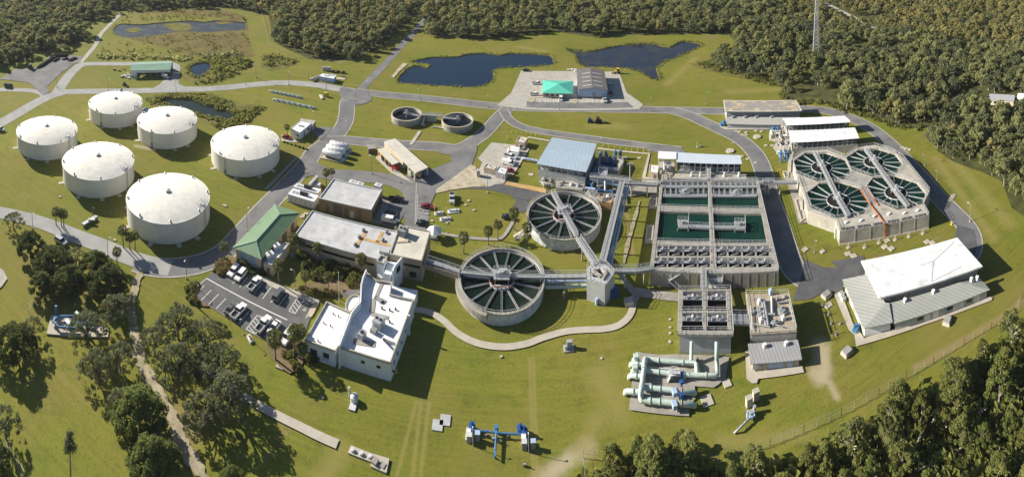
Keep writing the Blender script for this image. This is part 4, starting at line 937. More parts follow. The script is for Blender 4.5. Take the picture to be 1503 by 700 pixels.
# --- long building with worn flat roof
t = top('filter_building', 'long low building with worn brown roof shedding yellow patches, behind white sheds', 'building', fQ(500,300))
hb = 6.0
U = [fQ(197,105,hb),fQ(868,105,hb),fQ(922,202,hb),fQ(213,206,hb)]
MB().prism(inset(U,.9),0,hb-.35).build('wall','concrete_bluish',t)
m = MB(); m.prism(inset(U,.25),hb-.35,hb-.02,True); m.build('roof','worn_roof',t)
m = MB(); u_ = [V(p,0) for p in ccw(U)]; i_ = inset(u_,.55); m.quadgrid([[V(p,hb-.36) for p in u_],[V(p,hb+.03) for p in u_],[V(p,hb+.03) for p in i_],[V(p,hb-.03) for p in i_]],True); m.build('roof_edge','cream_roof',t)
m = MB(); e = (V(U[3],0),V(U[2],0)); L=(e[1]-e[0]).length
for k in range(34): wallrect(m,*e,L*(.02+k*.029),L*(.02+k*.029)+.35,hb-.8,hb-.36,-.25,.5)
m.build('eave_bracket','machine_grey',t)
lo = [fQ(228,322,2.7),fQ(770,326,2.7)]; hi_ = [fQ(300,256,3.9),fQ(905,262,3.9)]
m = MB(); roof_plane(m,[lo[0],fQ(960,330,2.7),hi_[1],hi_[0]]); roof_plane(m,[lo[0],hi_[0],fQ(225,262,3.9)]); m.build('lean_to_roof','seam_roof_low',t)
lw = [V(lo[0],0),V(fQ(960,330,2.7),0),V(hi_[1],0),V(fQ(228,262,3.9),0)]; MB().prism(inset(lw,.5),0,2.6).build('lean_to_wall','concrete_bluish',t)
m = MB()
for x in (290,402,505,645): q=fQ(x,264,3.8); m.box(q,(1.6,1.0,.6)); 
m.build('roof_vent','machine_grey',t)
e = nearest_edge(inset(lw,.5), fQ(500,370)); L=(e[1]-e[0]).length
for u in (.08,.11,.33,.35): frame_window(t,*e,u*L,u*L+.9,1.0,1.9)
one('chemical_tote', MB().box(V(fQ(190,345),0),(2.2,1.6,1.4)).box(V(fQ(205,330),0),(1.4,1.4,2.0)), 'blue_paint', 'blue and white equipment at the left end of the long building', 'equipment')
# --- framed halls (roof on steel posts over concrete basins)
def cross_braces(m, a, b, z0, z1, bays, at=()):
    for k in range(bays+1):
        q = lerp(V(a,0),V(b,0),k/bays); m.bar(V(q,z0),V(q,z1),.28)
    for z in (z0+.1,(z0+z1)/2,z1-.15): m.bar(V(a,z),V(b,z),.16)
    for k in at:
        p,q = lerp(V(a,0),V(b,0),k/bays), lerp(V(a,0),V(b,0),(k+1)/bays); m.bar(V(p,z0),V(q,z1),.16); m.bar(V(p,z1),V(q,z0),.16)
def framed_hall(name,label,cat,Rp,ridge,zb,hroof,wallm,roofm,wallpoly=None,bays=12,at=(1,8),group=None,zr=None):
    """Rp: front-left, front-right, back-right, back-left roof corners; ridge: two points or None"""
    t = top(name,label,cat,cen(Rp),group)
    m = MB()
    if ridge: roof_plane(m,[Rp[0],Rp[1],ridge[1],ridge[0]]); roof_plane(m,[ridge[0],ridge[1],Rp[2],Rp[3]])
    else: roof_plane(m,Rp)
    m.build('roof',roofm,t)
    wp = wallpoly or inset([V(p,0) for p in Rp],.5); wp=[V(p,0) for p in ccw(wp)]
    MB().prism(wp,0,zb,top=True).build('basin_wall',wallm,t)
    ins = inset(wp,.15); n=len(ins)
    for i in range(n):
        L=(ins[(i+1)%n]-ins[i]).length; m=MB(); cross_braces(m,ins[i],ins[(i+1)%n],zb,hroof-.25,max(2,round(L/2.2)),[1,max(2,round(L/2.2))-3] if L>16 else [0]); m.build('steel_frame','steel',t)
    mm = MB(); c2 = inset(wp,1.0); mm.prism(c2,zb+.01,zb+1.3); mm.build('tray_stack','machine_grey',t)
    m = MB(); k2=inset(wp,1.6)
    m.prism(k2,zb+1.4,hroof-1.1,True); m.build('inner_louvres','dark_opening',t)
    return t
hA=7.2
framed_hall('aeration_hall','large pale blue roofed steel frame hall above white concrete walls','building',[fA(113,318,hA-.4),fA(575,398,hA-.4),fA(674,130,hA-.4),fA(258,72,hA-.4)],[fA(197,175,hA+.6),fA(640,240,hA+.6)],4.4,hA-.4,'concrete_bluish','blue_roof')
hB=8.2
t=framed_hall('covered_basin_hall','long pale blue roofed frame hall behind the rectangular green basins','building',[fB(410,180,hB),fB(1040,200,hB),fB(1022,115,hB),fB(412,86,hB)],None,4.5,hB,'concrete_bluish','pale_blue_roof')
m=MB(); Wc=[fB(233,148,hB+.3),fB(408,153,hB+.3),fB(412,86,hB+.3),fB(238,76,hB+.3)]; roof_plane(m,Wc); m.build('end_roof','white_roof',t)
wp=inset([V(p,0) for p in Wc],.4); MB().prism(wp,0,4.5).build('end_wall','cream_concrete',t)
m=MB()
for k,q in enumerate(wp): m.bar(V(q,4.4),V(q,hB+.1),.3)
m.build('end_column','steel_pale',t)
m=MB(); m.cyl(fB(300,240,5),.7,4.5,6.6,12); m.cyl(fB(350,235,5),.6,4.5,6.2,12); m.box(fB(320,200,6),(3,1.2,1.2)); m.build('vessel','steel_pale',t)
h1=6.6
framed_hall('covered_basin_hall','white roofed frame shed, rear one of the two white sheds','shed',[fD(202,137,h1-.3),fD(742,110,h1-.3),fD(690,56,h1-.3),fD(165,76,h1-.3)],[fD(190,112,h1+.2),fD(735,92,h1+.2)],3.2,h1-.3,'concrete_wall','white_roof',group='white roofed frame sheds')
framed_hall('covered_basin_hall','white roofed frame shed, front one beside the octagonal basins','shed',[fD(240,284,h1-.4),fD(816,246,h1-.4),fD(778,156,h1-.4),fD(212,182,h1-.4)],[fD(226,232,h1+.2),fD(800,203,h1+.2)],3.2,h1-.4,'concrete_wall','white_roof',group='white roofed frame sheds')
# --- right-hand building with big white roof
t = top('pump_building','big building with bright white flat roof over grey metal lean-to roofs','building',fI(550,380))
ht=6.2
T=[fI(180,176,ht),fI(290,398,ht),fI(915,208,ht),fI(762,35,ht)]
MB().prism(inset(T,1.0),0,ht-.4).build('wall','concrete_wall',t)
MB().prism(T,ht-.4,ht,True).build('roof','white_roof',t)
m=MB(); e=(V(T[1],0),V(T[2],0)); L=(e[1]-e[0]).length
for k in range(30): wallrect(m,*e,L*(.02+k*.033),L*(.02+k*.033)+.45,ht-1.0,ht-.4,-.2,.7)
m.build('eave_bracket','concrete_pale',t)
m=MB(); z=ht+.03
for a,b in (((607,302),(617,180)),((607,302),(785,212)),((617,180),(745,60)),((617,180),(540,205))): m.bar(V(fI(*a,z)),V(fI(*b,z)),.12,.06)
m.build('roof_seam','machine_grey',t)
ez,iz=3.2,4.7
LW=[fI(68,288,ez),fI(195,586,ez),fI(328,430,iz),fI(215,258,iz)]
m=MB(); roof_plane(m,LW); m.build('left_roof','seam_roof',t)
m=MB(); roof_plane(m,[fI(195,586,ez),fI(372,548,ez),fI(350,430,iz),fI(328,430,iz)]); m.build('left_hip','seam_roof',t)
m=MB(); roof_plane(m,[fI(380,556,2.9),fI(960,350,2.9),fI(775,306,4.3),fI(352,432,4.3)]); roof_plane(m,[fI(960,350,2.9),fI(903,283,2.9),fI(775,306,4.3)]); m.build('front_roof','seam_roof',t)
LP=[V(p,0) for p in (fI(75,300,ez),fI(197,575,ez),fI(372,540,ez),fI(350,430,ez),fI(230,270,ez))]; wl=inset(LP,.5); MB().prism(wl,0,ez-.1).build('left_wall','white_wall',t)
FP=[V(p,0) for p in (fI(380,556,2.9),fI(960,350,2.9),fI(900,285,2.9),fI(560,360,2.9),fI(352,440,2.9))]; w2=inset(FP,.6); MB().prism(w2,0,2.8).build('front_wall','concrete_bluish',t)
e=nearest_edge(w2,fI(660,540)); e=max(((w2[i],w2[(i+1)%len(w2)]) for i in range(len(w2))),key=lambda q:((q[1]-q[0]).length if (q[1]-q[0]).x>0 and (q[0].y+q[1].y)<(2*cen(w2).y) else 0)); L=(e[1]-e[0]).length
for u in (.24,.27,.56,.59,.78,.81): frame_window(t,*e,u*L-.5,u*L+.5,1.0,1.9)
for u in (.33,.42,.64,.7,.88):
    m=MB(); wallrect(m,*e,u*L-.9,u*L+.9,0,2.2,.05); m.build('door','white_metal',t)
w1=ccw(wl); e=nearest_edge(w1,fI(120,480)); L=(e[1]-e[0]).length
for u in (.2,.5,.8): m=MB(); wallrect(m,*e,u*L-1.2,u*L+1.2,0,2.7,.05); m.build('door','cream_concrete',t)
for p in ((445,428),(617,375),(847,300),(882,292)):
    q=fI(*p,3.9); m=MB(); m.box(q,(.7,.7,.9)); m.cyl(q,.5,q.z+.9,q.z+1.1,10); m.build('roof_vent','white_metal',t)
for i,p in enumerate(((62,382),(72,408))):
    q=fI(*p,.5); u=top('condenser_unit',['white condenser by the left wall of the big white roofed building, rear one','white condenser by the left wall of the big white roofed building, front one'][i],'air conditioner',V(q,0),'condensers by the white roofed building'); MB().box(V(q,0),(1.2,1.2,1.2)).build('casing','steel_pale',u); MB().cyl(q,.45,1.2,1.28,12).build('fan','machine_grey',u)
m=MB(); m.box(V(fI(150,598),0),(2.4,1.2,1.1),R(30)); m.cyl(fI(140,600),.3,1.1,1.6,8); one('pump_unit',m,'blue_paint','small blue pump at the front left corner of the white roofed building','pump')
# --- three little block sheds
for lab,P,hh,wm,rm in (('small cream block shed by the row of parked vans and lawn',[fR(822,118,2.7),fR(908,135,2.7),fR(944,84,2.7),fR(855,66,2.7)],2.7,'beige_wall','cream_roof'),
    ('cream block shed, wider one beside the road junction',[fR(490,385,2.6),fR(600,410,2.6),fR(626,372,2.6),fR(520,348,2.6)],2.6,'beige_wall','cream_roof'),
    ('small grey walled shed with white roof right of the wider cream shed',[fR(608,432,2.6),fR(710,460,2.6),fR(735,403,2.6),fR(645,378,2.6)],2.6,'concrete_bluish','white_roof'),
    ('tiny cream shed with white roof next to the cream end of the long frame hall',[fB(145,272,2.9),fB(232,284,2.9),fB(237,212,2.9),fB(152,204,2.9)],2.9,'beige_wall','white_roof')):
    t=top('block_shed',lab,'shed',cen(P),'small block sheds'); flat_building(t,P,hh,wm,rm,.3,.2); e=nearest_edge(P,cen(P)-Vector((0,6,0))); m=MB(); wallrect(m,*e,.55,.78,0,2.0,.06); m.build('door','brown_roof' if 'tiny' in lab else 'beige_wall',t)
    m=MB(); m.box(V(cen(P),hh),(.6,.4,.35)); m.build('roof_vent','machine_grey',t)
one('steel_cabinet',MB().box(V(fR(435,480),0),(1.2,1.6,2.6)),'concrete_bluish','tall grey steel cabinet standing alone on the pale yard','cabinet')
# --- far container site
t=top('container_unit','low white blue container by the far road crossing','container',fW(480,340))
P=[fW(335,255,2.6),fW(580,300,2.6),fW(625,240,2.6),fW(385,212,2.6)]; MB().prism(P,.2,2.6).build('body','blue_wall',t); MB().prism(inset(P,-.1),2.6,2.75,True).build('roof','white_metal',t); MB().prism(inset(P,-.3),0,.2).build('base','cream_concrete',t)
m=MB(); 
for x in (440,500,560): m.box(fW(x,238,2.75),(1.2,.8,.5))
m.build('roof_hatch','white_metal',t)
one('container_unit',MB().prism([fW(385,95,2.4),fW(535,105,2.4),fW(530,90,2.4),fW(380,84,2.4)],.1,2.4),'steel','plain grey container behind the white blue one','container')
for i,p in enumerate(((575,190),(660,195),(748,205))): one('waste_skip',MB().box(V(fW(*p),0),(2.0,1.4,1.2)).box(V(fW(*p),1.2),(1.6,1.0,.15)),'black_metal',['dark skip beside the far grey container, leftmost of three','dark skip beside the far grey container, middle of three','dark skip beside the far grey container, rightmost of three'][i],'skip','dark skips by the far containers')
m=MB(); m.tube([fW(205,320,1),fW(335,245,1)],.7,10); m.box(V(fW(270,290),0),(6,1,.6),R(38)); one('pipe_skid',m,'cream_concrete','cream pipe skid left of the white blue container','pipes')
m=MB(); m.box(V(fW(700,300),0),(6,3,.25)); m.box(V(fW(740,270),.2),(3,.3,1)); one('equipment_pad',m,'sand','pale pad with low rails right of the white blue container','pad')
m=MB(); m.box(V(fW(445,600),0),(1.8,1.4,2.2)); m.cyl(fW(485,605),.6,0,1.2,10); one('valve_cabinet',m,'yellow_paint','small yellow and white cabinet on the lawn by the road crossing','cabinet')
m=MB(); m.bar(V(fW(350,590),.4),V(fW(390,650),.4),1.2,.6); one('pipe_skid',m,'steel_pale','short pale pipe lying beside the yellow cabinet','pipes')
for i,(a,b) in enumerate((((250,180),(850,300)),((330,355),(1130,520)))):
    t=top('pipe_rack',['pale green above ground pipe run on the lawn, rear and shorter one','pale green above ground pipe run on the lawn, front and longer one'][i],'pipes',fX(*a),'pipe runs on the lawn')
    A_,B_=fX(*a,.9),fX(*b,.9); d=(B_-A_).normalized(); m=MB(); m.tube([V(A_-d*1.3,0),V(A_-d*.6,.8),A_,B_,V(B_+d*.6,.8),V(B_+d*1.3,0)],.38,10); m.build('pipe','pipe_green',t)
    m=MB()
    for k in range(7): q=A_.lerp(B_,(k+.5)/7); m.tube([q-d*.25,q+d*.25],.6,10); m.box(V(q,0),(.4,1,.6),math.atan2(d.y,d.x))
    m.build('flange','pipe_teal',t)
    m=MB(); m.bar(V(A_,.12),V(B_,.12),1.6,.2); m.build('plinth','concrete_pale',t)
# --- houses outside the fence
def house(lab,P,h,rm,wm='beige_wall'):
    t=top('house',lab,'house',cen(P)); P=[V(p,0) for p in ccw(P)]; MB().prism(inset(P,.4),0,h).build('wall',wm,t)
    a,b=(P[0]+P[3])/2,(P[1]+P[2])/2; m=MB(); roof_plane(m,[V(P[0],h),V(P[1],h),V(b,h+1.6),V(a,h+1.6)]); roof_plane(m,[V(P[3],h),V(a,h+1.6),V(b,h+1.6),V(P[2],h)]); m.build('roof',rm,t)
    e=(P[0],P[1]); frame_window(t,*inset(P,.4)[:2],.2,.35,1,2.2); m=MB(); wallrect(m,*inset(P,.4)[:2],.5,.6,0,2.1); m.build('door','white_metal',t)
house('grey roofed house among trees near the right edge',[t15(970,512,3),t15(1105,518,3),t15(1110,488,3),t15(985,480,3)],3,'steel')
house('white roofed house cut by the right edge behind trees',[t15(1118,505,3),t15(1180,510,3),t15(1190,485,3),t15(1128,480,3)],3,'white_roof','white_wall')
for i,(x,y) in enumerate(((8,3),(35,5),(62,3),(22,8),(50,9))):
    q=[px(x-9,y+2,3),px(x+9,y+2,3),px(x+9,y-2,3),px(x-9,y-2,3)]; house(['pale house cut by the top left corner','second pale house from the top left corner','third pale house from the top left corner, farther back','small pale house nearest the wood at top left','small pale house under the third one at top left'][i],q,3,['white_roof','steel_pale','cream_roof','white_roof','steel'][i])
# ================================================================ OCTAGONAL BASINS
ZO = 4.7
outer = [fE(98,100,ZO),fE(178,50,ZO),fE(322,40,ZO),fE(440,86,ZO),fE(522,26,ZO),fE(625,10,ZO),fE(738,44,ZO),fE(808,86,ZO),fE(984,305,ZO),fE(940,395,ZO),fE(980,464,ZO),fE(405,566,ZO),fE(374,492,ZO),fE(200,432,ZO),fE(168,320,ZO),fE(138,235,ZO)]
octs = [[(115,118),(188,66),(318,66),(432,106),(470,182),(420,230),(262,240),(132,188)],
        [(450,98),(530,46),(650,40),(752,70),(800,132),(762,190),(612,210),(478,160)],
        [(198,322),(280,262),(402,252),(524,288),(590,392),(548,450),(375,476),(232,412)],
        [(582,283),(626,224),(757,211),(892,254),(953,328),(925,386),(776,422),(632,362)]]
octs = [[(sum(q[0] for q in o)/8+(p[0]-sum(q[0] for q in o)/8)*1.055, sum(q[1] for q in o)/8+(p[1]-sum(q[1] for q in o)/8)*1.05) for p in o] for o in octs]
slots = []
for a, b in ((.005,.155),(.185,.335),(.365,.49),(.53,.66),(.69,.82),(.85,.985)):
    l0, l1, h0, h1 = fE(407,545,ZO), fE(966,448,ZO), fE(413,560,ZO), fE(970,461,ZO)
    slots.append([lerp(l0,l1,a), lerp(l0,l1,b), lerp(h0,h1,b), lerp(h0,h1,a)])
ch = [fE(532,282,ZO),fE(556,276,ZO),fE(626,380,ZO),fE(606,392,ZO)]
t = top('octagonal_basins', 'concrete block of four octagonal green water basins with bridges', 'settling basins', cen(outer))
slab_holes('deck', outer, [[fE(*p,ZO) for p in o] for o in octs], ZO, 0, 'cream_concrete', t, 1.4)
MB().prism(inset([V(p,0) for p in outer], .6), 2.9, 3.0).build('basin_floor', 'dark_water', t)
for q_ in slots: MB().prism(q_, ZO-.3, ZO+.03).build('channel_opening', 'dark_opening', t)
MB().prism(ch, ZO-.3, ZO+.03).build('channel_cover', 'machine_grey', t)
MB().prism([fE(428,240,ZO),fE(488,190,ZO),fE(612,222,ZO),fE(545,275,ZO)], ZO-.3, ZO+.03).build('deck_panel', 'concrete_wall', t)
cents = [(290,150),(625,117),(396,362),(766,313)]
for o, c_, nm in zip(octs, cents, ('rear left','rear right','front left','front right')):
    poly = [V(fE(*p,ZO)) for p in o]; c = V(fE(*c_,ZO), 0)
    MB().prism(inset(poly, .02), ZO-1.2, ZO-.55).build('water', 'octagon_water', t)
    # radial troughs reach the octagon wall
    P = [V(p, 0) for p in ccw(poly)]
    rr = 11.5
    for k in range(16):
        a = 2*math.pi*(k+.35)/16; d = Vector((math.cos(a), math.sin(a), 0)); best = 99
        for i in range(len(P)):
            p, q = P[i]-c, P[(i+1)%len(P)]-c; e = q-p; den = d.x*e.y-d.y*e.x
            if abs(den) < 1e-6: continue
            s = (p.x*e.y-p.y*e.x)/den; u = (p.x*d.y-p.y*d.x)/den
            if s > 0 and 0 <= u <= 1: best = min(best, s)
        m = MB(); radial(c, 4.2, best-.1, a, ZO-.4, m, .24); m.build('radial_trough', 'steel', t)
    MB().ring(c, 4.05, 4.25, ZO-1.0, ZO-.2, 32).build('centre_well', 'steel_pale', t)
    MB().cyl(c, 4.0, ZO-1.0, ZO-.5, 32).build('well_water', 'dark_opening', t)
    m = MB(); m.box(V(c, ZO+.6), (3,3,.2)); m.cyl(c,.8,ZO+.8,ZO+1.7,12); m.box(V(c+Vector((.9,.8,0)),ZO+.8),(.8,.8,1.2))
    for sx in (-1,1):
        for sy in (-1,1): m.bar(V(c+Vector((sx*1.2,sy*1.2,0)),ZO-1),V(c+Vector((sx*1.2,sy*1.2,0)),ZO+.6),.22)
    m.build('drive_platform', 'steel', t)
    m = MB(); m.rail(poly + [poly[0]], 1.05, 1.8, .08); m.build('railing', 'steel_pale', t)
for a, cc, d, b in (((245,62),(292,150),(396,362),(460,470)),((570,32),(625,117),(766,313),(842,408))):
    bm_, rl = MB(), MB(); Q = [fE(*p,ZO+.8) for p in (a,cc,d,b)]
    for p, q in zip(Q, Q[1:]): bridge_mb(bm_, rl, p, q, ZO+.75, ZO+.75, 1.35)
    bm_.build('bridge', 'grating', t); rl.build('bridge_railing', 'steel_pale', t)
m = MB(); m.rail([V(p) for p in inset(outer,.1)] + [V(inset(outer,.1)[0])], 1.05, 2.0, .08); m.build('outer_railing', 'steel_pale', t)
m = MB(); m.tube([fE(532,290,ZO+.2),fE(604,398,ZO+.2),fE(645,450,ZO+.2),fE(685,505,ZO+.2),fE(694,522,ZO+.2)],.28,8); e=fE(692,528,ZO); m.build('rusty_pipe','rust',t)
m = MB(); m.tube([fE(582,292,ZO+.2),fE(632,372,ZO+.2),fE(655,400,ZO+.2)],.22,8); m.build('rusty_pipe','rust',t)
m = MB(); f0,f1=V(fE(405,566,ZO),0),V(fE(980,464,ZO),0); wallrect(m,f0,f1,.492,.522,.05,ZO+.1,.12); m.build('rust_streak','rust',t)
m = MB()
for k in (1,2,3,4,5): wallrect(m,f0,f1,k/6-.004,k/6+.004,0,ZO-.1,.08)
wallrect(m,f0,f1,0,1,0,.35,.25); m.build('wall_rib','concrete_pale',t)
for p in ((446,512),(541,500),(628,472),(720,458),(820,452),(905,435)):
    m=MB(); q=fE(*p,ZO); m.cyl(q,.4,ZO,ZO+.5,10); m.box(V(q,ZO+.1),(1.2,.8,.35)); m.build('hatch','white_metal',t)
m=MB(); q=V(fE(375,610,0)); m.tube([V(q,0),V(q,3.2),V(q+Vector((.8,0,0)),3.4),V(q+Vector((.8,0,0)),1.2)],.3,8); m.build('green_pipe','pipe_green',t)
m=MB(); m.prism([fE(70,190,0),fE(98,130,0),fE(108,130,0),fE(92,195,0)],0,5.0); m.prism([fE(150,330,0),fE(168,330,0),fE(168,440,0),fE(150,430,0)],0,3.5); m.build('side_channel','cream_concrete',t)
for (x,y) in ((462,672),(566,672),(658,642),(762,622),(850,602),(940,582),):
    q=V(fE(x,y),0); m=MB(); m.box(q,(1.3,1.0,.2)); m.tube([V(q,.1),V(q,1.3),V(q+Vector((.5,.1,0)),1.3)],.12,6); m.tube([q+Vector((-.2,.4,.1)),q+Vector((-.2,.4,1))],.08,6)
    one('valve_post',m,'concrete_pale','short valve post on a small pad in front of the octagonal basins','valve','valve posts before the octagonal basins')
# ================================================================ RECTANGULAR BASINS
ZB = 4.5
bo = [fC(118,52,ZB),fC(668,56,ZB),fC(790,576,ZB),fC(55,572,ZB)]
def q4(a,b,c,d): return [fC(*a,ZB),fC(*b,ZB),fC(*c,ZB),fC(*d,ZB)]
hA_=q4((130,64),(385,64),(389,208),(119,198)); hB_=q4((403,64),(661,66),(680,214),(409,210)); hC_=q4((111,232),(393,240),(399,404),(93,398)); hD_=q4((414,242),(692,246),(724,412),(425,408))
cells=[]
xs1=[[94,162,247,329,402],[428,497,579,658,738]]; xs2=[[78,156,243,329,402],[428,500,583,667,752]]
for r_,(xs,y0,y1) in enumerate(((xs1,432,488),(xs2,500,552))):
    for half in xs:
        for i in range(4):
            a,b=half[i]+4,half[i+1]-4; cells.append(q4((a,y0),(b,y0),(b-(1 if b>400 else 3),y1),(a-(-2 if a>400 else 3),y1)))
t = top('rectangular_basins','large rectangular concrete basins of green water with a row of mixers in front','settling basins',cen(bo))
slab_holes('deck',bo,[hA_,hB_,hC_,hD_]+cells,ZB,0,'concrete',t,1.6)
for hh in (hA_,hB_,hC_,hD_): MB().prism(inset(hh,.02),ZB-1.4,ZB-.75).build('water','basin_water',t)
MB().prism(inset([V(p,0) for p in q4((80,425),(745,425),(775,565),(60,562))],.6),2.7,2.8).build('mixer_water','dark_water',t)
def rr_(pts_,name='railing',h=1.05,st=2.2): 
    m=MB(); m.rail(pts_,h,st,.08); return m.build(name,'steel_pale',t)
for a,b in (((118,52),(668,56)),((668,56),(790,576)),((790,576),(55,572)),((55,572),(118,52)),((385,66),(402,560)),((402,66),(425,560)),((112,206),(390,215)),((112,226),(392,236)),((408,216),(682,220)),((412,238),(690,240)),((92,403),(400,410)),((425,412),(725,416)),((90,424),(740,430))):
    rr_([fC(*a,ZB),fC(*b,ZB)])
# launders at the head of the basins: a walkway, two covered channels and the grid of troughs
for (x0,x1,s) in ((283,705,0),(745,1180,0)):
    for y0,y1,zz_ in ((402,428,.1),(488,516,.1),(352,366,.1)):
        m=MB(); m.prism([fB(x0,y0,ZB),fB(x1,y0,ZB),fB(x1,y1,ZB),fB(x0,y1,ZB)],ZB-.5,ZB+.1,True); m.build('launder_walkway','grating',t)
        m=MB(); m.rail([fB(x0,y1,ZB+.1),fB(x1,y1,ZB+.1)],1.0,1.6,.08); m.rail([fB(x0,y0,ZB+.1),fB(x1,y0,ZB+.1)],1.0,1.6,.08); m.build('launder_railing','steel_pale',t)
    n=8
    for k in range(n):
        x=x0+(x1-x0)*(k+.35)/n
        m=MB(); m.bar(fB(x,352,ZB-.5),fB(x,510,ZB-.5),.6,.4); m.build('trough','machine_grey',t)
for x,y in ((490,470),(980,478)):
    m=MB(); q=fB(x,y,ZB+.1); m.box(q,(3.4,2.6,.15)); m.box(V(q,q.z+.15),(1.2,1,.9)); m.cyl(q+Vector((1,.2,0)),.3,q.z,q.z+1.1,8); m.rail([q+Vector(p) for p in ((-1.9,-1.4,0),(1.9,-1.4,0),(1.9,1.4,0),(-1.9,1.4,0),(-1.9,-1.4,0))],1.1,1.2,.09); m.build('drive_platform','steel',t)
# platforms standing in the basins
m=MB(); rl=MB(); bridge_mb(m,rl,fC(225,318,ZB),fC(590,328,ZB),ZB+.1,ZB+.1,1.5)
for P in (q4((214,283),(275,285),(274,336),(213,333)),q4((538,292),(598,294),(600,344),(540,342))):
    P=[V(p,ZB+.2) for p in P]; m.prism(P,ZB-.1,ZB+.25,True); rl.rail(P+[P[0]],1.1,1.3,.09); rl.bar(P[1],P[1]+Vector((0,0,2.4)),.15)
    c_=cen(P); m.box(V(c_,ZB+.25),(1.2,1.0,1.0))
    for p in P: m.bar(V(p,ZB-1.5),V(p,ZB),.25)
m.build('mid_platform','grating',t); rl.build('platform_railing','steel_pale',t)
# mixers: one per cell with its own bridge, motor and guard
for c4 in cells:
    c_=cen(c4); w_=(V(c4[1],0)-V(c4[0],0)).length; d=(V(c4[1],0)-V(c4[0],0)).normalized()
    m=MB(); m.bar(V(c_-d*w_/2,ZB+.1),V(c_+d*w_/2,ZB+.1),1.0,.15)
    n=Vector((-d.y,d.x,0))
    for s in (-1,1): m.rail([V(c_-d*w_/2+n*.5*s,ZB+.2),V(c_+d*w_/2+n*.5*s,ZB+.2)],1.0,1.2,.09)
    mx=m.build('mixer_bridge','steel',t)
    m=MB(); m.box(V(c_,ZB+.2),(1.2,.8,.5)); m.box(V(c_+n*.9,ZB-.7),(2.4,.35,.4)); m.box(V(c_-n*.9,ZB-.7),(2.4,.35,.4)); m.build('mixer_frame','machine_grey',mx)
    m=MB(); m.cyl(c_,.24,ZB+.7,ZB+1.2,10); m.build('mixer_motor','steel_pale',mx)
fw0,fw1=V(bo[3],0),V(bo[2],0); m=MB(); L=(fw1-fw0).length
for k in range(15): wallrect(m,fw0,fw1,L*(k+.5)/15-.06,L*(k+.5)/15+.06,0,ZB-.3,.06)
m.build('wall_rib','concrete_pale',t)
m=MB(); P=[fC(390,572,3.4),fC(468,572,3.4),fC(470,640,3.4),fC(388,640,3.4)]; m.prism(P,0,3.4); m.build('front_chamber','concrete_bluish',t)
rr_([V(p) for p in P]+[V(P[0])])
m=MB(); s0,s1=fC(245,575,ZB),fC(165,625,2.3); m.bar(s0,s1,1.2,.25)
for k in range(12): q=s0.lerp(s1,k/11); m.box(q+Vector((0,0,.1)),(.4,1.2,.06),R(30))
m.bar(s1,fC(230,680,.2),1.2,.25); m.bar(V(s1,0),s1,.3); m.build('stair','grating',t)
m=MB(); m.rail([s0,s1],1.1,.8,.08); m.rail([s1,fC(230,680,.2)],1.1,.8,.08); m.build('stair_railing','steel_pale',t)
m=MB(); m.tube([fC(400,665,0),fC(400,665,2.5)],.45); m.tube([fC(428,662,0),fC(428,662,2.5)],.45); one('standpipe',m,'steel_pale','two stout white vertical pipes between the big basins and the mixer block','pipes')
bm_,rl=MB(),MB(); bridge_mb(bm_,rl,fC(360,570,ZB),fC(360,700,ZB),ZB+.3,ZB+.9,1.6); bm_.build('link_bridge','grating',t); rl.build('link_railing','steel_pale',t)
m=MB(); bm_,rl=m,MB(); bridge_mb(bm_,rl,fB(718,205,6.4),fB(722,350,ZB+.1),6.4,ZB+.2,1.4); bm_.build('roof_ramp','steel',t); rl.build('ramp_railing','steel_pale',t)
m=MB(); P=[fB(400,290,4.4),fB(1080,300,4.4),fB(1085,345,4.4),fB(370,340,4.4)]; m.prism(P,0,4.4); m.build('head_deck','cream_concrete',t)
for x in (555,640,870,1010): m=MB(); q=fB(x,318,4.4); m.cyl(q,.35,4.4,6.0,10); m.box(V(q,4.4),(.9,.9,.4)); m.build('vent_pipe','white_metal',t)
# ================================================================ MIXER BLOCK AND PUMP BLOCK IN FRONT
Z1=5.5
b1=[fF(76,70,Z1),fF(430,64,Z1),fF(451,381,Z1),fF(68,377,Z1)]
pits=[[(103,82),(238,82),(238,212),(102,212)],[(270,82),(400,80),(404,216),(270,214)],[(98,230),(240,230),(240,348),(97,348)],[(271,232),(408,232),(413,350),(272,350)]]
t=top('mixer_block','square concrete mixer block with four dark openings behind the pale green pipes','basins',cen(b1))
slab_holes('deck',b1,[[fF(*p,Z1) for p in q] for q in pits],Z1,Z1-.5,'concrete',t,1.8)
MB().prism(inset([V(p,0) for p in b1],.55),0,Z1-1.4,top=True).build('wall','concrete_bluish',t)
MB().prism(inset([V(p,0) for p in b1],.56),Z1-1.4,Z1-.5,top=False).build('upper_wall','concrete_wall',t)
MB().prism(inset([V(p,0) for p in b1],.7),Z1-1.39,Z1-1.3).build('water','dark_opening',t)
m=MB(); P=[V(p) for p in b1]; m.rail(P+[P[0]],1.1,1.8,.09); m.build('railing','steel_pale',t)
for q in pits:
    q=[fF(*p,Z1) for p in q]; m=MB(); m.rail(q+[q[0]],1.05,1.6,.08); m.build('pit_railing','steel_pale',t)
    a,b=lerp(q[0],q[3],.36),lerp(q[1],q[2],.36); m=MB(); m.bar(a,b,1.4,.2); n_=(b-a).normalized(); k_=Vector((-n_.y,n_.x,0))*.7; m.rail([a+k_,b+k_],1,1.2,.09); m.rail([a-k_,b-k_],1,1.2,.09); w_=m.build('mixer_bridge','steel',t)
    for u in (.3,.7):
        c_=a.lerp(b,u); m=MB(); m.box(V(c_,Z1),(1.1,.8,.6)); m.box(V(c_+k_*1.5,Z1-1.0),(1.2,.3,.4)); m.build('mixer_frame','machine_grey',w_)
    m=MB(); m.cyl(lerp(a,b,.5),.3,Z1+.1,Z1+1.0,10); m.build('mixer_motor','white_metal',w_)
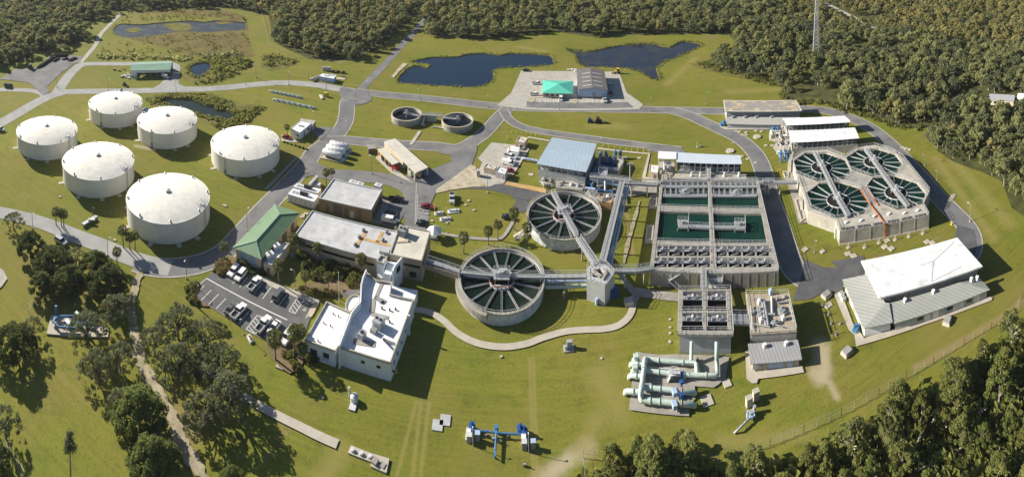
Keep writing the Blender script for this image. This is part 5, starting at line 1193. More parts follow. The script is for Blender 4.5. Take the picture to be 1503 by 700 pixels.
m=MB(); e=nearest_edge(b1,fF(260,540)); wallrect(m,V(fF(85,380,Z1),0),V(fF(436,383,Z1),0),.0,1,.0,.3,.0); m.build('footing','concrete',t)
Z2=4.8
b2=[fF(532,98,Z2),fF(826,92,Z2),fF(886,355,Z2),fF(570,374,Z2)]
t=top('pump_block','square concrete pump block with cluttered sandy deck and ribbed roof building in front','building',cen(b2))
MB().prism(inset([V(p,0) for p in b2],.1),0,Z2-.3).build('wall','concrete_wall',t); MB().prism(b2,Z2-.3,Z2,True).build('deck','weathered_deck',t)
m=MB(); P=[V(p) for p in inset(b2,.1)]; m.rail(P+[P[0]],1.1,1.8,.09); m.build('railing','steel_pale',t)
for a,b,r_,mm in (((660,140),(690,320),.35,'machine_grey'),((645,140),(672,322),.25,'steel'),((712,120),(715,235),.3,'steel_pale'),((672,240),(735,238),.25,'steel'),((750,160),(835,150),.22,'machine_grey'),((560,300),(700,325),.15,'steel'),((700,300),(790,325),.18,'machine_grey'),((565,130),(640,125),.12,'steel'),((835,150),(865,300),.15,'steel'),((570,180),(580,350),.12,'steel_pale')):
    m=MB(); m.tube([fF(*a,Z2+.5),fF(*b,Z2+.5)],r_,8); m.build('deck_pipe',mm,t)
for p,sz,mm in (((628,165),(.9,.9,1.0),'white_metal'),((640,292),(.9,.9,1.0),'white_metal'),((792,278),(.9,.9,1.0),'white_metal'),((632,222),(1.8,1.2,.7),'machine_grey'),((638,250),(1.6,1.2,.6),'machine_grey'),((780,212),(1.8,1.2,.6),'machine_grey'),((790,240),(1.8,1.2,.6),'machine_grey'),((735,308),(1.6,1.2,.8),'machine_grey'),((706,100),(1.0,1.0,1.3),'blue_wall'),((800,130),(1.2,.6,.6),'steel'),((590,235),(1.6,.7,.5),'machine_grey'),((750,145),(.8,.6,.6),'machine_grey')):
    m=MB(); q=fF(*p,Z2); m.box(q,sz); m.cyl(q,.3,Z2+sz[2],Z2+sz[2]+.35,8); m.build('deck_unit',mm,t)
lr=[fF(550,440,3.0),fF(892,412,3.0),fF(921,548,2.5),fF(568,578,2.5)]
m=MB(); roof_plane(m,lr,.2); m.build('low_roof','seam_roof_grey',t)
lw=inset([V(p,0) for p in lr],.6); MB().prism(lw,0,2.35).build('low_wall','cream_concrete',t)
e=nearest_edge(lw,fF(750,640)); m=MB(); L=(e[1]-e[0]).length; wallrect(m,*e,.34,.66,.3,2.1,.05); wallrect(m,*e,.74,.86,0,2.1,.05); m.build('door','blue_wall',t); m=MB(); wallrect(m,*e,.1,.2,0,2.1,.05); m.build('door','machine_grey',t)
for p in ((665,462),(812,448)):
    q=fF(*p,2.9); m=MB(); m.box(V(q,2.6),(.8,.8,1.1)); m.build('roof_vent','white_metal',t)
bm_,rl=MB(),MB(); bridge_mb(bm_,rl,fF(445,268,Z1),fF(555,275,Z2),Z1-.1,Z2+.1,3.2); g=top('link_walkway','short grey walkway joining the mixer block and the pump block','walkway',fF(500,330)); bm_.build('deck','grating',g); rl.build('railing','steel_pale',g)
m=MB(); m.box(V(fF(170,440,0)+Vector((0,0,0)),0),(.1,.1,.1))
# ================================================================ PALE GREEN PIPE YARD
def pipe(name,label,pth,r,mm,parent=None,fl=0,fm=None):
    m=MB(); m.tube(pth,r,12)
    if parent is None: o=m.build(name,mm,None,True); tag(o,label,'pipe')
    else: o=m.build(name,mm,parent,True)
    if fl:
        for a,b in zip(pth,pth[1:]):
            L=(V(b)-V(a)).length; n=int(L/fl)
            for k in range(1,n+1):
                q=V(a).lerp(V(b),k/(n+1)); d=(V(b)-V(a)).normalized(); m=MB(); m.tube([q-d*.09,q+d*.09],r*1.28,12); m.build('flange',fm or mm,o)
    return o
t=top('pipe_yard','pale green large pipes in a comb layout on a concrete pad','pipes',fG(350,350))
GP='pipe_green'; zp=1.3
pipe('pipe',0,[fG(222,158,zp),fG(440,178,zp),fG(640,192,zp),fG(655,205,zp),fG(660,295,zp)],.55,GP,t,4)
pipe('pipe',0,[fG(222,258,zp),fG(440,280,zp),fG(660,295,zp),fG(815,300,zp),fG(833,290,zp),fG(830,180,zp),fG(828,165,zp+.3),fG(829,20,4.2),fG(829,8,4.4)],.52,GP,t,4)
pipe('pipe',0,[fG(608,185,zp),fG(610,160,1.5),fG(614,15,4.2),fG(615,5,4.4)],.45,GP,t,4)
pipe('header_pipe',0,[fG(222,158,1.7),fG(212,165,2.0),fG(195,330,2.0),fG(176,490,2.0),fG(182,505,1.5)],.6,GP,t,3)
pipe('pipe',0,[fG(190,398,zp),fG(420,420,zp),fG(632,445,zp),fG(640,450,.6)],.55,GP,t,3)
pipe('pipe',0,[fG(178,508,zp),fG(420,530,zp),fG(630,550,zp),fG(638,556,.6)],.58,GP,t,3)
pipe('pipe',0,[fG(46,455,-.2),fG(48,440,1.0),fG(62,434,zp),fG(165,442,zp)],.58,GP,t,2)
pipe('pipe',0,[fG(92,220,-.2),fG(94,205,1.0),fG(108,198,zp),fG(192,200,zp)],.55,GP,t,1.6)
pipe('pipe',0,[fG(80,322,-.2),fG(82,306,1.0),fG(96,300,zp),fG(180,308,zp)],.55,GP,t,1.6)
for p in ((135,180),(125,275)):
    m=MB(); q=fG(*p,1.2); m.cyl(q,.6,.6,2.6,12); m.box(V(q,2.4),(1.1,1.1,.5)); m.box(V(q,.5),(1.8,1.0,1.4)); m.build('valve',GP,t)
for a,r_ in (((527,408),.0),((527,518),0)):
    m=MB(); q=fG(*a,zp); m.cyl(q,.25,zp+.5,zp+1.6,8); m.box(V(q,zp+1.3),(.8,.8,.5)); m.build('valve_actuator','deep_blue_paint',t)
    m=MB(); q=fG(a[0],a[1]+25,zp); m.tube([q-Vector((.35,0,0)),q+Vector((.35,0,0))],.62,12); m.build('valve_ring','rust',t)
    m=MB(); q=fG(a[0]-60,a[1]+45,zp); m.box(V(q,zp-.2),(1.0,1.4,1.0)); m.build('control_box','blue_wall',t)
m=MB(); q=fG(535,290,zp); m.tube([q-Vector((.5,0,0)),q+Vector((.5,0,0))],.64,12); m.build('blue_coupling','deep_blue_paint',t)
m=MB(); m.box(fG(465,275,2.0),(2.6,1.6,.2)); m.bar(fG(440,285,2.1),fG(408,350,.2),1.0,.15)
m.rail([fG(440,255,2.2),fG(490,258,2.2),fG(488,285,2.2),fG(440,285,2.2)],1.1,1,.1); m.rail([fG(452,290,2.2),fG(420,350,.2)],1.0,.8,.09); m.rail([fG(432,285,2.2),fG(398,345,.2)],1.0,.8,.09); m.build('platform','steel_pale',t)
m=MB(); m.tube([fG(230,225,.7),fG(440,245,.7),fG(560,330,.6)],.16,6); m.build('small_pipe','steel_pale',t)
for p in ((320,190),(430,205),(525,215),(320,300),(590,320),(320,440),(440,450),(320,545),(590,560),(740,320),(210,300),(205,215)):
    m=MB(); q=V(fG(*p),0); m.box(q,(.5,1.1,1.0)); m.build('pipe_support','concrete',t)
m=MB(); q=V(fG(560,495),0); m.box(V(q,.2),(2.6,.5,.7)); m.box(V(q+Vector((.8,.3,0)),0),(.6,.6,1.1)); m.build('blue_pump','deep_blue_paint',t)
for p in ((500,205),(575,225),(660,185),(610,480),(500,610)):
    m=MB(); q=V(fG(*p),0); m.box(q,(.8,.5,.9)); m.tube([V(q,.4),V(q,1.4)],.1,6); m.build('small_valve','machine_grey',t)
one('slab',MB().box(V(fG(745,520),0),(2.5,2.5,.25)),'concrete_pale','square concrete slab right of the pale green pipes','slab')
one('slab',MB().box(V(fG(915,368),0),(1.8,2.0,.25)),'concrete_pale','square concrete slab right of the pipe pad corner','slab')
# ================================================================ BLUE PIPE CROSS AND OTHER VALVE STATIONS
t=top('blue_pipe_station','blue cross shaped pipe station on the open lawn near the bottom','pipes',fH(510,220))
BP='blue_paint'
pipe('pipe',0,[fH(190,190,.9),fH(300,192,.9),fH(480,215,.9),fH(620,230,.9),fH(860,240,.9)],.2,BP,t,2,BP)
pipe('pipe',0,[fH(521,140,.9),fH(514,220,.9),fH(500,400,.9),fH(492,520,.9),fH(491,540,0)],.22,BP,t,2,BP)
for p in ((200,185),(870,245),(820,215)):
    m=MB(); q=V(fH(*p),0); m.cyl(q,.75,.3,1.2,14); m.cyl(q,.25,1.2,2.0,8); m.build('blue_valve','deep_blue_paint',t)
m=MB(); q=V(fH(512,215),0); m.cyl(q,.45,.4,1.4,12); m.build('hub',BP,t)
for p,sz,mm in (((165,240),(1.6,2.6,.15),'concrete_pale'),((160,265),(.9,.9,1.3),'white_metal'),((875,300),(1.3,2.6,.15),'concrete_pale'),((862,350),(1.0,1.0,1.5),'white_metal'),((885,245),(1.0,.8,.2),'concrete_pale')):
    MB().box(V(fH(*p),0),sz).build('pad' if sz[2]<.3 else 'cabinet',mm,t)
for i,p in enumerate(((165,335),(270,310),(872,425),(985,415))):
    q=V(fH(*p),0); k=top('control_cabinet',['dark cabinet left of the blue pipe cross, leftmost','narrow dark cabinet with pale blue top left of the blue pipe cross','dark cabinet by the right end of the blue pipe cross','narrow dark cabinet with pale blue top farthest right of the blue pipe cross'][i],'cabinet',q,'dark cabinets by the blue pipes')
    MB().box(q,(.95,.75,1.55)).build('body','machine_grey',k); MB().box(V(q,1.55),(1.1,.9,.1)).build('lid','blue_wall' if i%2 else 'steel_pale',k)
for i,p in enumerate(((212,395),(925,475))):
    q=V(fH(*p),0); m=MB(); m.tube([q,V(q,4.2)],.06,6); m.tube([V(q,4.0),V(q+Vector((0,.3,0)),4.2)],.12,6); one('antenna_mast',m,'steel_pale',['thin white mast left of the blue pipe cross','thin white mast right of the blue pipe cross'][i],'mast','thin masts by the blue pipes')
for p in ((378,270),(645,290),(470,315),(545,345),(870,650)):
    m=MB(); q=V(fH(*p),0); m.box(q,(.5,.4,.6)); m.tube([V(q,.3),q+Vector((.4,-.2,.9))],.1,6); m.tube([V(q+Vector((-.3,.3,0)),.1),V(q+Vector((-.3,.3,0)),.9)],.09,6); one('small_valve',m,'concrete','small valve fitting on the grass round the blue pipe cross','valve','small valves near the blue pipe cross')
tt=t44
t=top('grey_pipe_station','small blue grey pipe and pump station on the lawn above the bottom right trees','pipes',tt(690,420))
pipe('pipe',0,[tt(622,475,.2),tt(640,458,.8),tt(700,400,.9),tt(712,372,.9)],.22,'steel',t,1.2)
pipe('pipe',0,[tt(688,400,.9),tt(690,362,.9),tt(722,366,.9),tt(728,388,.9),tt(700,398,.9)],.22,'blue_wall',t,1)
m=MB(); m.box(V(tt(712,390),0),(1.2,.8,1.3)); m.cyl(V(tt(725,375),0),.4,0,1.8,8); m.build('pump','steel',t)
for i,p in enumerate(((697,335),(732,300))): one('control_cabinet',MB().box(V(tt(*p),0),(1.4,1.0,2.0)).box(V(tt(*p),2.0),(1.55,1.15,.1)),'concrete_pale',['beige cabinet nearest the small blue grey pipe station','beige cabinet farther behind the small blue grey pipe station'][i],'cabinet','cabinets by the grey pipe station')
tt=t42
t=top('hatch_slab','stepped concrete slab with three round dark hatches near the bottom','slab',tt(850,610))
MB().prism([tt(752,543),tt(868,588),tt(855,628),tt(738,582)],0,.3).build('slab','concrete_pale',t); MB().prism([tt(868,588),tt(951,613),tt(935,687),tt(853,652)],0,.35).build('slab','concrete_pale',t)
for p in ((762,572),(806,590),(850,606)): q=tt(*p); m=MB(); m.cyl(q,.42,.3,.65,12); m.cyl(q+Vector((.15,0,0)),.3,.65,.75,12); m.build('hatch','steel_pale',t)
m=MB(); m.box(tt(876,625,.35),(1.2,1.2,.5),R(-20)); m.box(tt(915,640,.35),(1.1,1.1,.15),R(-20)); m.build('cover','concrete',t)
one('slab',MB().box(V(t43(148,437),0),(2.3,2.3,.2)),'concrete_bluish','left one of two square slabs on the lawn below the office shadow','slab','pair of square slabs on the lawn')
one('slab',MB().box(V(t43(187,411),0),(2.3,2.3,.2)),'concrete_bluish','right one of two square slabs on the lawn below the office shadow','slab','pair of square slabs on the lawn')
m=MB(); q=V(t42(770,310),0); m.cyl(q,.9,0,1.2,14); m.cyl(q,.9,1.2,1.6,14,.3); q=V(t42(744,290),0); m.tube([q,V(q,2.4)],.25,8); m.box(V(t42(762,345),0),(1.5,1.5,.3)); one('air_valve',m,'steel_pale','white domed fitting and post on the lawn below the office','valve')
m=MB(); q=V(t33(822,568),0); m.box(q,(2.6,2.0,.3)); m.box(V(q+Vector((.2,.3,0)),.3),(1.4,.9,1.6)); m.box(V(q-Vector((.7,.3,0)),.3),(.6,.6,.9)); one('pump_station',m,'steel','small pump station box alone on the lawn below the curved path','pump')
m=MB(); m.box(V(t33(1130,338),0),(2.4,2.0,1.3)); one('concrete_box',m,'concrete_pale','pale concrete box beside the curved path near the pentagonal tower','box')
# blue pipe rig under the trees on the left
t=top('blue_pump_rig','blue pipe rig on a concrete slab under the left trees','pipes',t31(400,450))
MB().prism([t31(262,402),t31(330,395),t31(560,470),t31(555,512),t31(240,495)],0,.35).build('slab','concrete_pale',t)
for a in ([(285,405),(275,425),(300,455),(400,462)],[(270,430),(300,402),(400,398),(490,412)],[(330,430),(480,440),(500,460)]):
    pipe('pipe',0,[t31(x,y,1.1) for x,y in a],.3,BP,t,2,BP)
m=MB(); q=V(t31(290,400),0); m.cyl(q,.35,0,3.0,8); m.build('riser',BP,t)
m=MB(); m.box(t31(405,398,1.2),(2.5,.8,.6)); m.box(t31(350,445,.4),(1.8,1,1)); m.box(t31(440,480,.4),(4,.3,1.0)); m.build('pump','white_metal',t)
one('pipe_trailer',MB().bar(t21(425,525,.7),t21(495,482,.7),1.2,.6).tube([t21(430,522,.2),t21(500,480,.2)],.3,8).tube([t21(472,470,.2),t21(474,455,2.0)],.12,6).box(t21(470,500,1.0),(2.4,.8,.3),R(35)),'steel','long narrow grey pipe crate on the grass below the nearest tanks','pipes')
# ================================================================ PENTAGONAL TOWER AND WALKWAYS
ZP=6.0
pt=[fT(250,505,ZP),fT(262,490,ZP),fT(318,474,ZP),fT(345,478,ZP),fT(392,528,ZP),fT(343,592,ZP),fT(250,560,ZP)]
t=top('splitter_tower','five sided pale concrete tower where the walkways meet','tower',cen(pt))
hole=[fT(272,520,ZP),fT(315,502,ZP),fT(352,528,ZP),fT(330,556,ZP),fT(280,545,ZP)]
slab_holes('deck',pt,[hole],ZP,0,'concrete_bluish',t,1.2); MB().prism(inset(pt,.5),ZP-1.3,ZP-1.1).build('water','dark_water',t)
m=MB(); P=[V(p) for p in pt]; m.rail(P+[P[0]],1.1,1.5,.09); H_=[V(p) for p in hole]; m.rail(H_+[H_[0]],1.1,1.5,.09); m.build('railing','steel_pale',t)
m=MB(); m.bar(fT(280,515,ZP+.4),fT(320,545,ZP+.4),.9,.4); m.bar(fT(325,505,ZP+.3),fT(350,530,ZP+.3),.6,.6); m.bar(fT(350,530,ZP+.3),fT(330,560,ZP+.3),.6,.6); m.build('gate_frame','cream_concrete',t)
m=MB(); q=fT(297,615,3.0); m.box(q,(.9,.9,.9)); m.tube([V(fT(300,690,0),0),V(fT(300,690,0),1.8)],.4,8); m.build('wall_box','blue_wall',t)
m=MB(); m.prism([fT(330,600,0),fT(348,600,0),fT(350,685,0),fT(332,685,0)],0,4.6); m.build('buttress','concrete_pale',t)
m=MB(); m.box(V(fT(385,640),0),(2.6,2.2,1.8)); m.cyl(V(fT(375,655),0),.5,0,2.4,10); one('pump_unit',m,'deep_blue_paint','dark blue pump in the shade beside the five sided tower','pump')
def walkway(label,P,wd=1.8,sup=8,group='elevated walkways',pipes=0,pm_='steel_pale',dm='grating',posts=True):
    wd*=.78
    t=top('walkway',label,'walkway',V(P[0],0),group); b,rl=MB(),MB()
    for p,q in zip(P,P[1:]): bridge_mb(b,rl,p,q,p.z,q.z,wd,.55)
    b.build('deck',dm,t); rl.build('railing','steel_pale',t)
    if posts:
        for p,q in zip(P,P[1:]):
            L=(q-p).length; n=max(1,int(L/sup))
            for k in range(n):
                c_=p.lerp(q,(k+.5)/n); m=MB(); m.bar(V(c_,0),c_-Vector((0,0,.5)),.45); m.bar(c_-Vector((0,0,.7))-(q-p).normalized().cross(Vector((0,0,1)))*1.2,c_-Vector((0,0,.7))+(q-p).normalized().cross(Vector((0,0,1)))*1.2,.3,.3); m.build('support','concrete_pale',t)
    for k in range(pipes):
        m=MB(); d=(P[-1]-P[0]).normalized(); n=Vector((-d.y,d.x,0)).normalized(); s=(k-(pipes-1)/2)*.9
        m.tube([p+n*(s+ (wd*.75))-Vector((0,0,1.3)) for p in P],.33,8); m.build('pipe',pm_,t)
    return t
walkway('slanting walkway from the upper clarifier rim down to the five sided tower',[fT(205,345,5.0),fT(298,486,6.0)],2.2,6,pipes=2)
walkway('long walkway with pipes from the pipe gallery down to the five sided tower',[fT(432,60,6.5),fT(330,475,6.2)],2.4,7,pipes=3,pm_='blue_wall')
walkway('straight walkway from the lower clarifier to the five sided tower',[t33(692,192,4.6),t33(912,190,5.6)],2.0,9)
walkway('walkway from the five sided tower to the rectangular basins',[fT(388,512,5.6),fT(500,512,5.2),fT(590,500,4.7)],2.0,9)
walkway('walkway from the pipe gallery to the rectangular basins',[fT(440,62,5.6),fT(520,66,5.2),fT(600,72,4.9),fC(112,66,4.8)],2.0,9,pipes=1)
walkway('walkway crossing the road between rectangular and octagonal basins',[fC(668,68,4.8),fB(1340,370,4.9),fD(0,622,4.9),fD(290,618,4.9)],2.0,10)
walkway('walkway on top of the pipes beside the blue roofed hall',[fA(610,440,5.5),fA(760,450,5.6),fA(900,465,5.8),fA(985,480,5.8)],1.6,5,pipes=2,pm_='blue_wall')
t=walkway('walkway with solid tan sides from the operations building to the lower clarifier',[t33(90,112,4.6),t33(180,140,4.6),t33(268,172,4.6)],2.0,8,posts=False)
m=MB(); a,b=t33(85,118,4.4),t33(268,178,4.4); d=(b-a).normalized(); n=Vector((-d.y,d.x,0))
m.hull([V(a-n*1.05,3.0),V(b-n*1.05,3.0),V(b-n*.95,3.0),V(a-n*.95,3.0)],[V(a-n*1.05,4.5),V(b-n*1.05,4.5),V(b-n*.95,4.5),V(a-n*.95,4.5)]); m.build('side_panel','tan_wall_pale',t)
# horizontal pipes right of the lower clarifier
for i,(a,b,z,mm) in enumerate((((700,222),(912,216),2.6,'blue_wall'),((700,250),(912,243),1.8,'pipe_green'))):
    t=top('pipe',['pale blue pipe under the straight walkway, upper of two','pale green pipe under the straight walkway, lower of two'][i],'pipe',t33(*a,0)); m=MB(); m.tube([t33(*a,z),t33(*b,z)],.5,10); m.build('shell',mm,t,True); m=MB(); m.box(V(t33(797,(a[1]+b[1])/2+60),0),(.5,.5,z)); m.build('support','concrete',t)
# ================================================================ PIPE GALLERY BETWEEN BLUE HALL AND BASINS
t=top('pipe_gallery','tangle of pale blue pipes, posts and chambers between blue roofed hall and upper clarifier','pipes',fA(800,520))
for a,b,z,r_,mm in (((600,500),(700,300),1.6,.9,'blue_paint'),((700,300),(712,215),1.6,.7,'blue_paint'),((640,470),(890,512),3.6,.75,'blue_wall'),((560,545),(660,560),3.0,.5,'blue_wall'),((600,440),(760,380),2.6,.4,'blue_wall'),((620,500),(640,560),2.0,.4,'deep_blue_paint'),((880,512),(1010,540),3.6,.4,'steel_pale'),((680,560),(860,590),2.2,.35,'deep_blue_paint'),((640,530),(700,680),1.4,.35,'steel'),((985,495),(1240,520),4.2,.45,'steel'),((750,460),(752,570),4.5,.3,'steel_pale')):
    m=MB(); A_,B_=fA(*a,z),fA(*b,z); m.tube([A_,B_],r_,10); m.build('pipe',mm,t,True)
for p,h in (((640,560),5.0),((745,580),5.0),((855,590),5.0),((970,600),5.4),((700,600),3),((820,640),3.2),((985,470),6.5),((905,600),4.0),((1265,600),4.5)):
    m=MB(); q=V(fA(*p),0); m.bar(q,V(q,h),.45); m.bar(V(q-Vector((1.2,0,0)),h),V(q+Vector((1.2,0,0)),h),.35); m.build('gallery_post','concrete_bluish',t)
for P,h,mm in (([(300,480),(420,440+30),(560,520),(540,565),(290,540)],3.2,'cream_concrete'),([(560,570),(680,590),(660,630),(560,605)],2.2,'sand'),([(700,620),(830,630),(810,690),(680,670)],3.0,'orange_dirt'),([(690,375),(775,385),(770,445),(690,430)],4.6,'steel'),([(600,600),(690,620),(680,680),(620,650)],2.4,'concrete_wall')):
    P_=[fA(x,y,h) for x,y in P]; m=MB(); m.prism(P_,0,h); m.build('chamber',mm,t); m=MB(); Q=[V(p) for p in P_]; m.rail(Q+[Q[0]],1.0,1.6,.09); m.build('chamber_railing','steel_pale',t)
for i,(x,y,h) in enumerate(((360,500,3.2),(440,520,3.2),(500,530,3.2),(330,520,3.2),(745,650,3),(780,640,3),(720,665,3),(600,595,2.2),(640,600,2.2))):
    m=MB(); q=fA(x,y,h); m.box(q,(1.4,1.0,.5+.2*(i%3)),R(20*i)); m.cyl(q,.3,h+.4,h+1.2,8); m.build('chamber_unit',['machine_grey','steel_pale','steel','cream_concrete'][i%4],t)
m=MB()
for k in range(9): q=fA(150+k*45,470+k*5,1.5); m.box(V(fA(150+k*14,505+k*4),0),(.7,.7,.9),R(30*k))
m.build('clutter_box','steel_pale',t)
t=top('blower_basin','concrete basin with bright blue pumps in the shade right of the blue roofed hall','basin',fA(820,400))
P=[fA(700,240,2.6),fA(905,275,2.6),fA(925,300,2.6),fA(872,390,2.6),fA(690,350,2.6)]; hh=[fA(715,255,2.6),fA(890,285,2.6),fA(850,360,2.6),fA(705,335,2.6)]
slab_holes('wall',P,[hh],2.6,0,'cream_concrete',t,2.2); MB().prism(inset(P,.4),.1,.3).build('floor','deep_blue_paint',t)
for p,r_ in (((848,275),.7),((895,270),.6),((770,310),.8),((800,330),.6),((830,360),.5),((760,280),.5)):
    m=MB(); q=V(fA(*p),0); m.cyl(q,r_,.3,3.2 if r_<.75 else 2,12); m.cyl(q,r_*.5,3.2 if r_<.75 else 2,3.8,8); m.build('blue_pump','blue_paint',t)
m=MB(); Q=[V(p) for p in P]; m.rail(Q+[Q[0]],1,1.6,.09); m.build('railing','steel_pale',t)
pipe('blue_duct','light blue pipe with elbow lying on grass left of the blue roofed hall',[fR(885,312,.1),fR(890,300,1.0),fR(920,298,1.1),fR(1045,322,1.1)],.45,'blue_wall',None,2)
# yards of pale pipes and blue pumps left of the white sheds
def manifold(label,f,area,n,seed,zmax=2.4,blues=()):
    t=top('pipe_manifold',label,'pipes',f(*area[0])); r2=random.Random(seed); (x0,y0),(x1,y1)=area
    for k in range(n):
        x=r2.uniform(x0,x1); y=r2.uniform(y0,y1); z=r2.uniform(.6,zmax); L=r2.uniform(.15,.5)*(x1-x0); v=r2.random()<.5
        a=f(x,y,z); b=f(x+L,y+L*.1,z) if v else f(x+L*.3,y+L*.5,z)
        m=MB(); m.tube([V(a,0),a,b,V(b,0)],r2.uniform(.18,.42),8); m.build('pipe',r2.choice(['cream_concrete','concrete_pale','steel_pale','white_metal','cream_concrete','steel']),t)
    for k in range(n//2):
        q=V(f(r2.uniform(x0,x1),r2.uniform(y0,y1)),0); m=MB(); h=r2.uniform(.8,zmax); m.box(q,(r2.uniform(.8,2),r2.uniform(.8,1.6),h),R(r2.uniform(-20,20))); m.cyl(q,.3,h,h+.6,8); m.build('unit',r2.choice(['cream_concrete','concrete_pale','steel','machine_grey']),t)
    for (x,y,x2,y2) in blues:
        m=MB(); a,b=f(x,y,1.6),f(x2,y2,1.6); m.tube([V(a,0),a,b,V(b,0)],.45,10); q=lerp(a,b,.5); m.box(V(q,1.2),(1.3,1.3,1.2)); m.build('blue_pump','blue_paint',t)
manifold('cream pipes and two blue pumps at the left end of the front white shed',fD,((120,250),(225,395)),20,3,2.6,((150,350,152,420),(195,350,205,415)))
manifold('cream pipes and blue fans at the left end of the rear white shed',fD,((60,165),(190,255)),16,5,2.6,((85,160,88,175),(125,155,130,175)))
manifold('cream pipes and vessels at the left end of the long frame hall',fB,((250,250),(385,340)),16,8,4.5)
manifold('grey pipes in front of the blue roofed hall',fA,((160,470),(270,510)),8,9,1.5)
for i,(P,lab) in enumerate((([fC(55,150),fC(98,147),fC(92,215),fC(50,218)],'open concrete pit beside the left wall of the rectangular basins, rear one'),([fC(33,330),fC(76,328),fC(70,408),fC(26,410)],'open concrete pit beside the left wall of the rectangular basins, front one'),([t24(870,255),t24(905,258),t24(900,290),t24(880,290)],'open concrete pit left of the octagonal basins, rear one'),([t24(932,400),t24(965,398),t24(990,500),t24(965,518)],'open concrete pit left of the octagonal basins, front one'))):
    t=top('valve_pit',lab,'pit',cen(P),'open valve pits'); I_=inset(P,.5); slab_holes('wall',P,[I_],.7,0,'concrete_pale',t,.6); MB().prism(inset(P,.45),.05,.1).build('floor','dark_opening',t); m=MB(); m.tube([V(lerp(I_[0],I_[2],.1),.3),V(lerp(I_[0],I_[2],.9),.3)],.25,8); m.build('pipe','machine_grey',t)
m=MB(); P=[V(fS(x,y)) for x,y in ((775,415),(860,395),(895,440),(800,470))]; m.rail([V(p,1.2) for p in P]+[V(P[0],1.2)],1.0,1.2,.1); m.bar(V(P[0],0),V(P[1],1.4),1,.2); m.bar(V(P[3],.8),V(P[1],1.2),1.4,.2); one('stair_platform',m,'concrete_pale','small stair and platform between the two big clarifiers','stair')
# round umbrella roofed pavilion
t=top('pavilion','small pavilion with white umbrella roof right of the operations building','pavilion',fS(145,430))
c_=V(fS(148,425),0); m=MB()
for k in range(8): a,b=R(45*k),R(45*(k+1)); m.face([V(c_+Vector((math.cos(a),math.sin(a),0))*2.6,2.5),V(c_+Vector((math.cos(b),math.sin(b),0))*2.6,2.5),V(c_,4.2)])
m.build('roof','white_metal',t); m=MB()
for k in range(6): a=R(60*k); m.bar(c_+Vector((math.cos(a),math.sin(a),0))*2.2,V(c_+Vector((math.cos(a),math.sin(a),0))*2.2,2.6),.15)
m.build('post','wood',t); m=MB(); m.box(V(c_,0),(2.4,2.4,.8)); m.build('table','machine_grey',t)
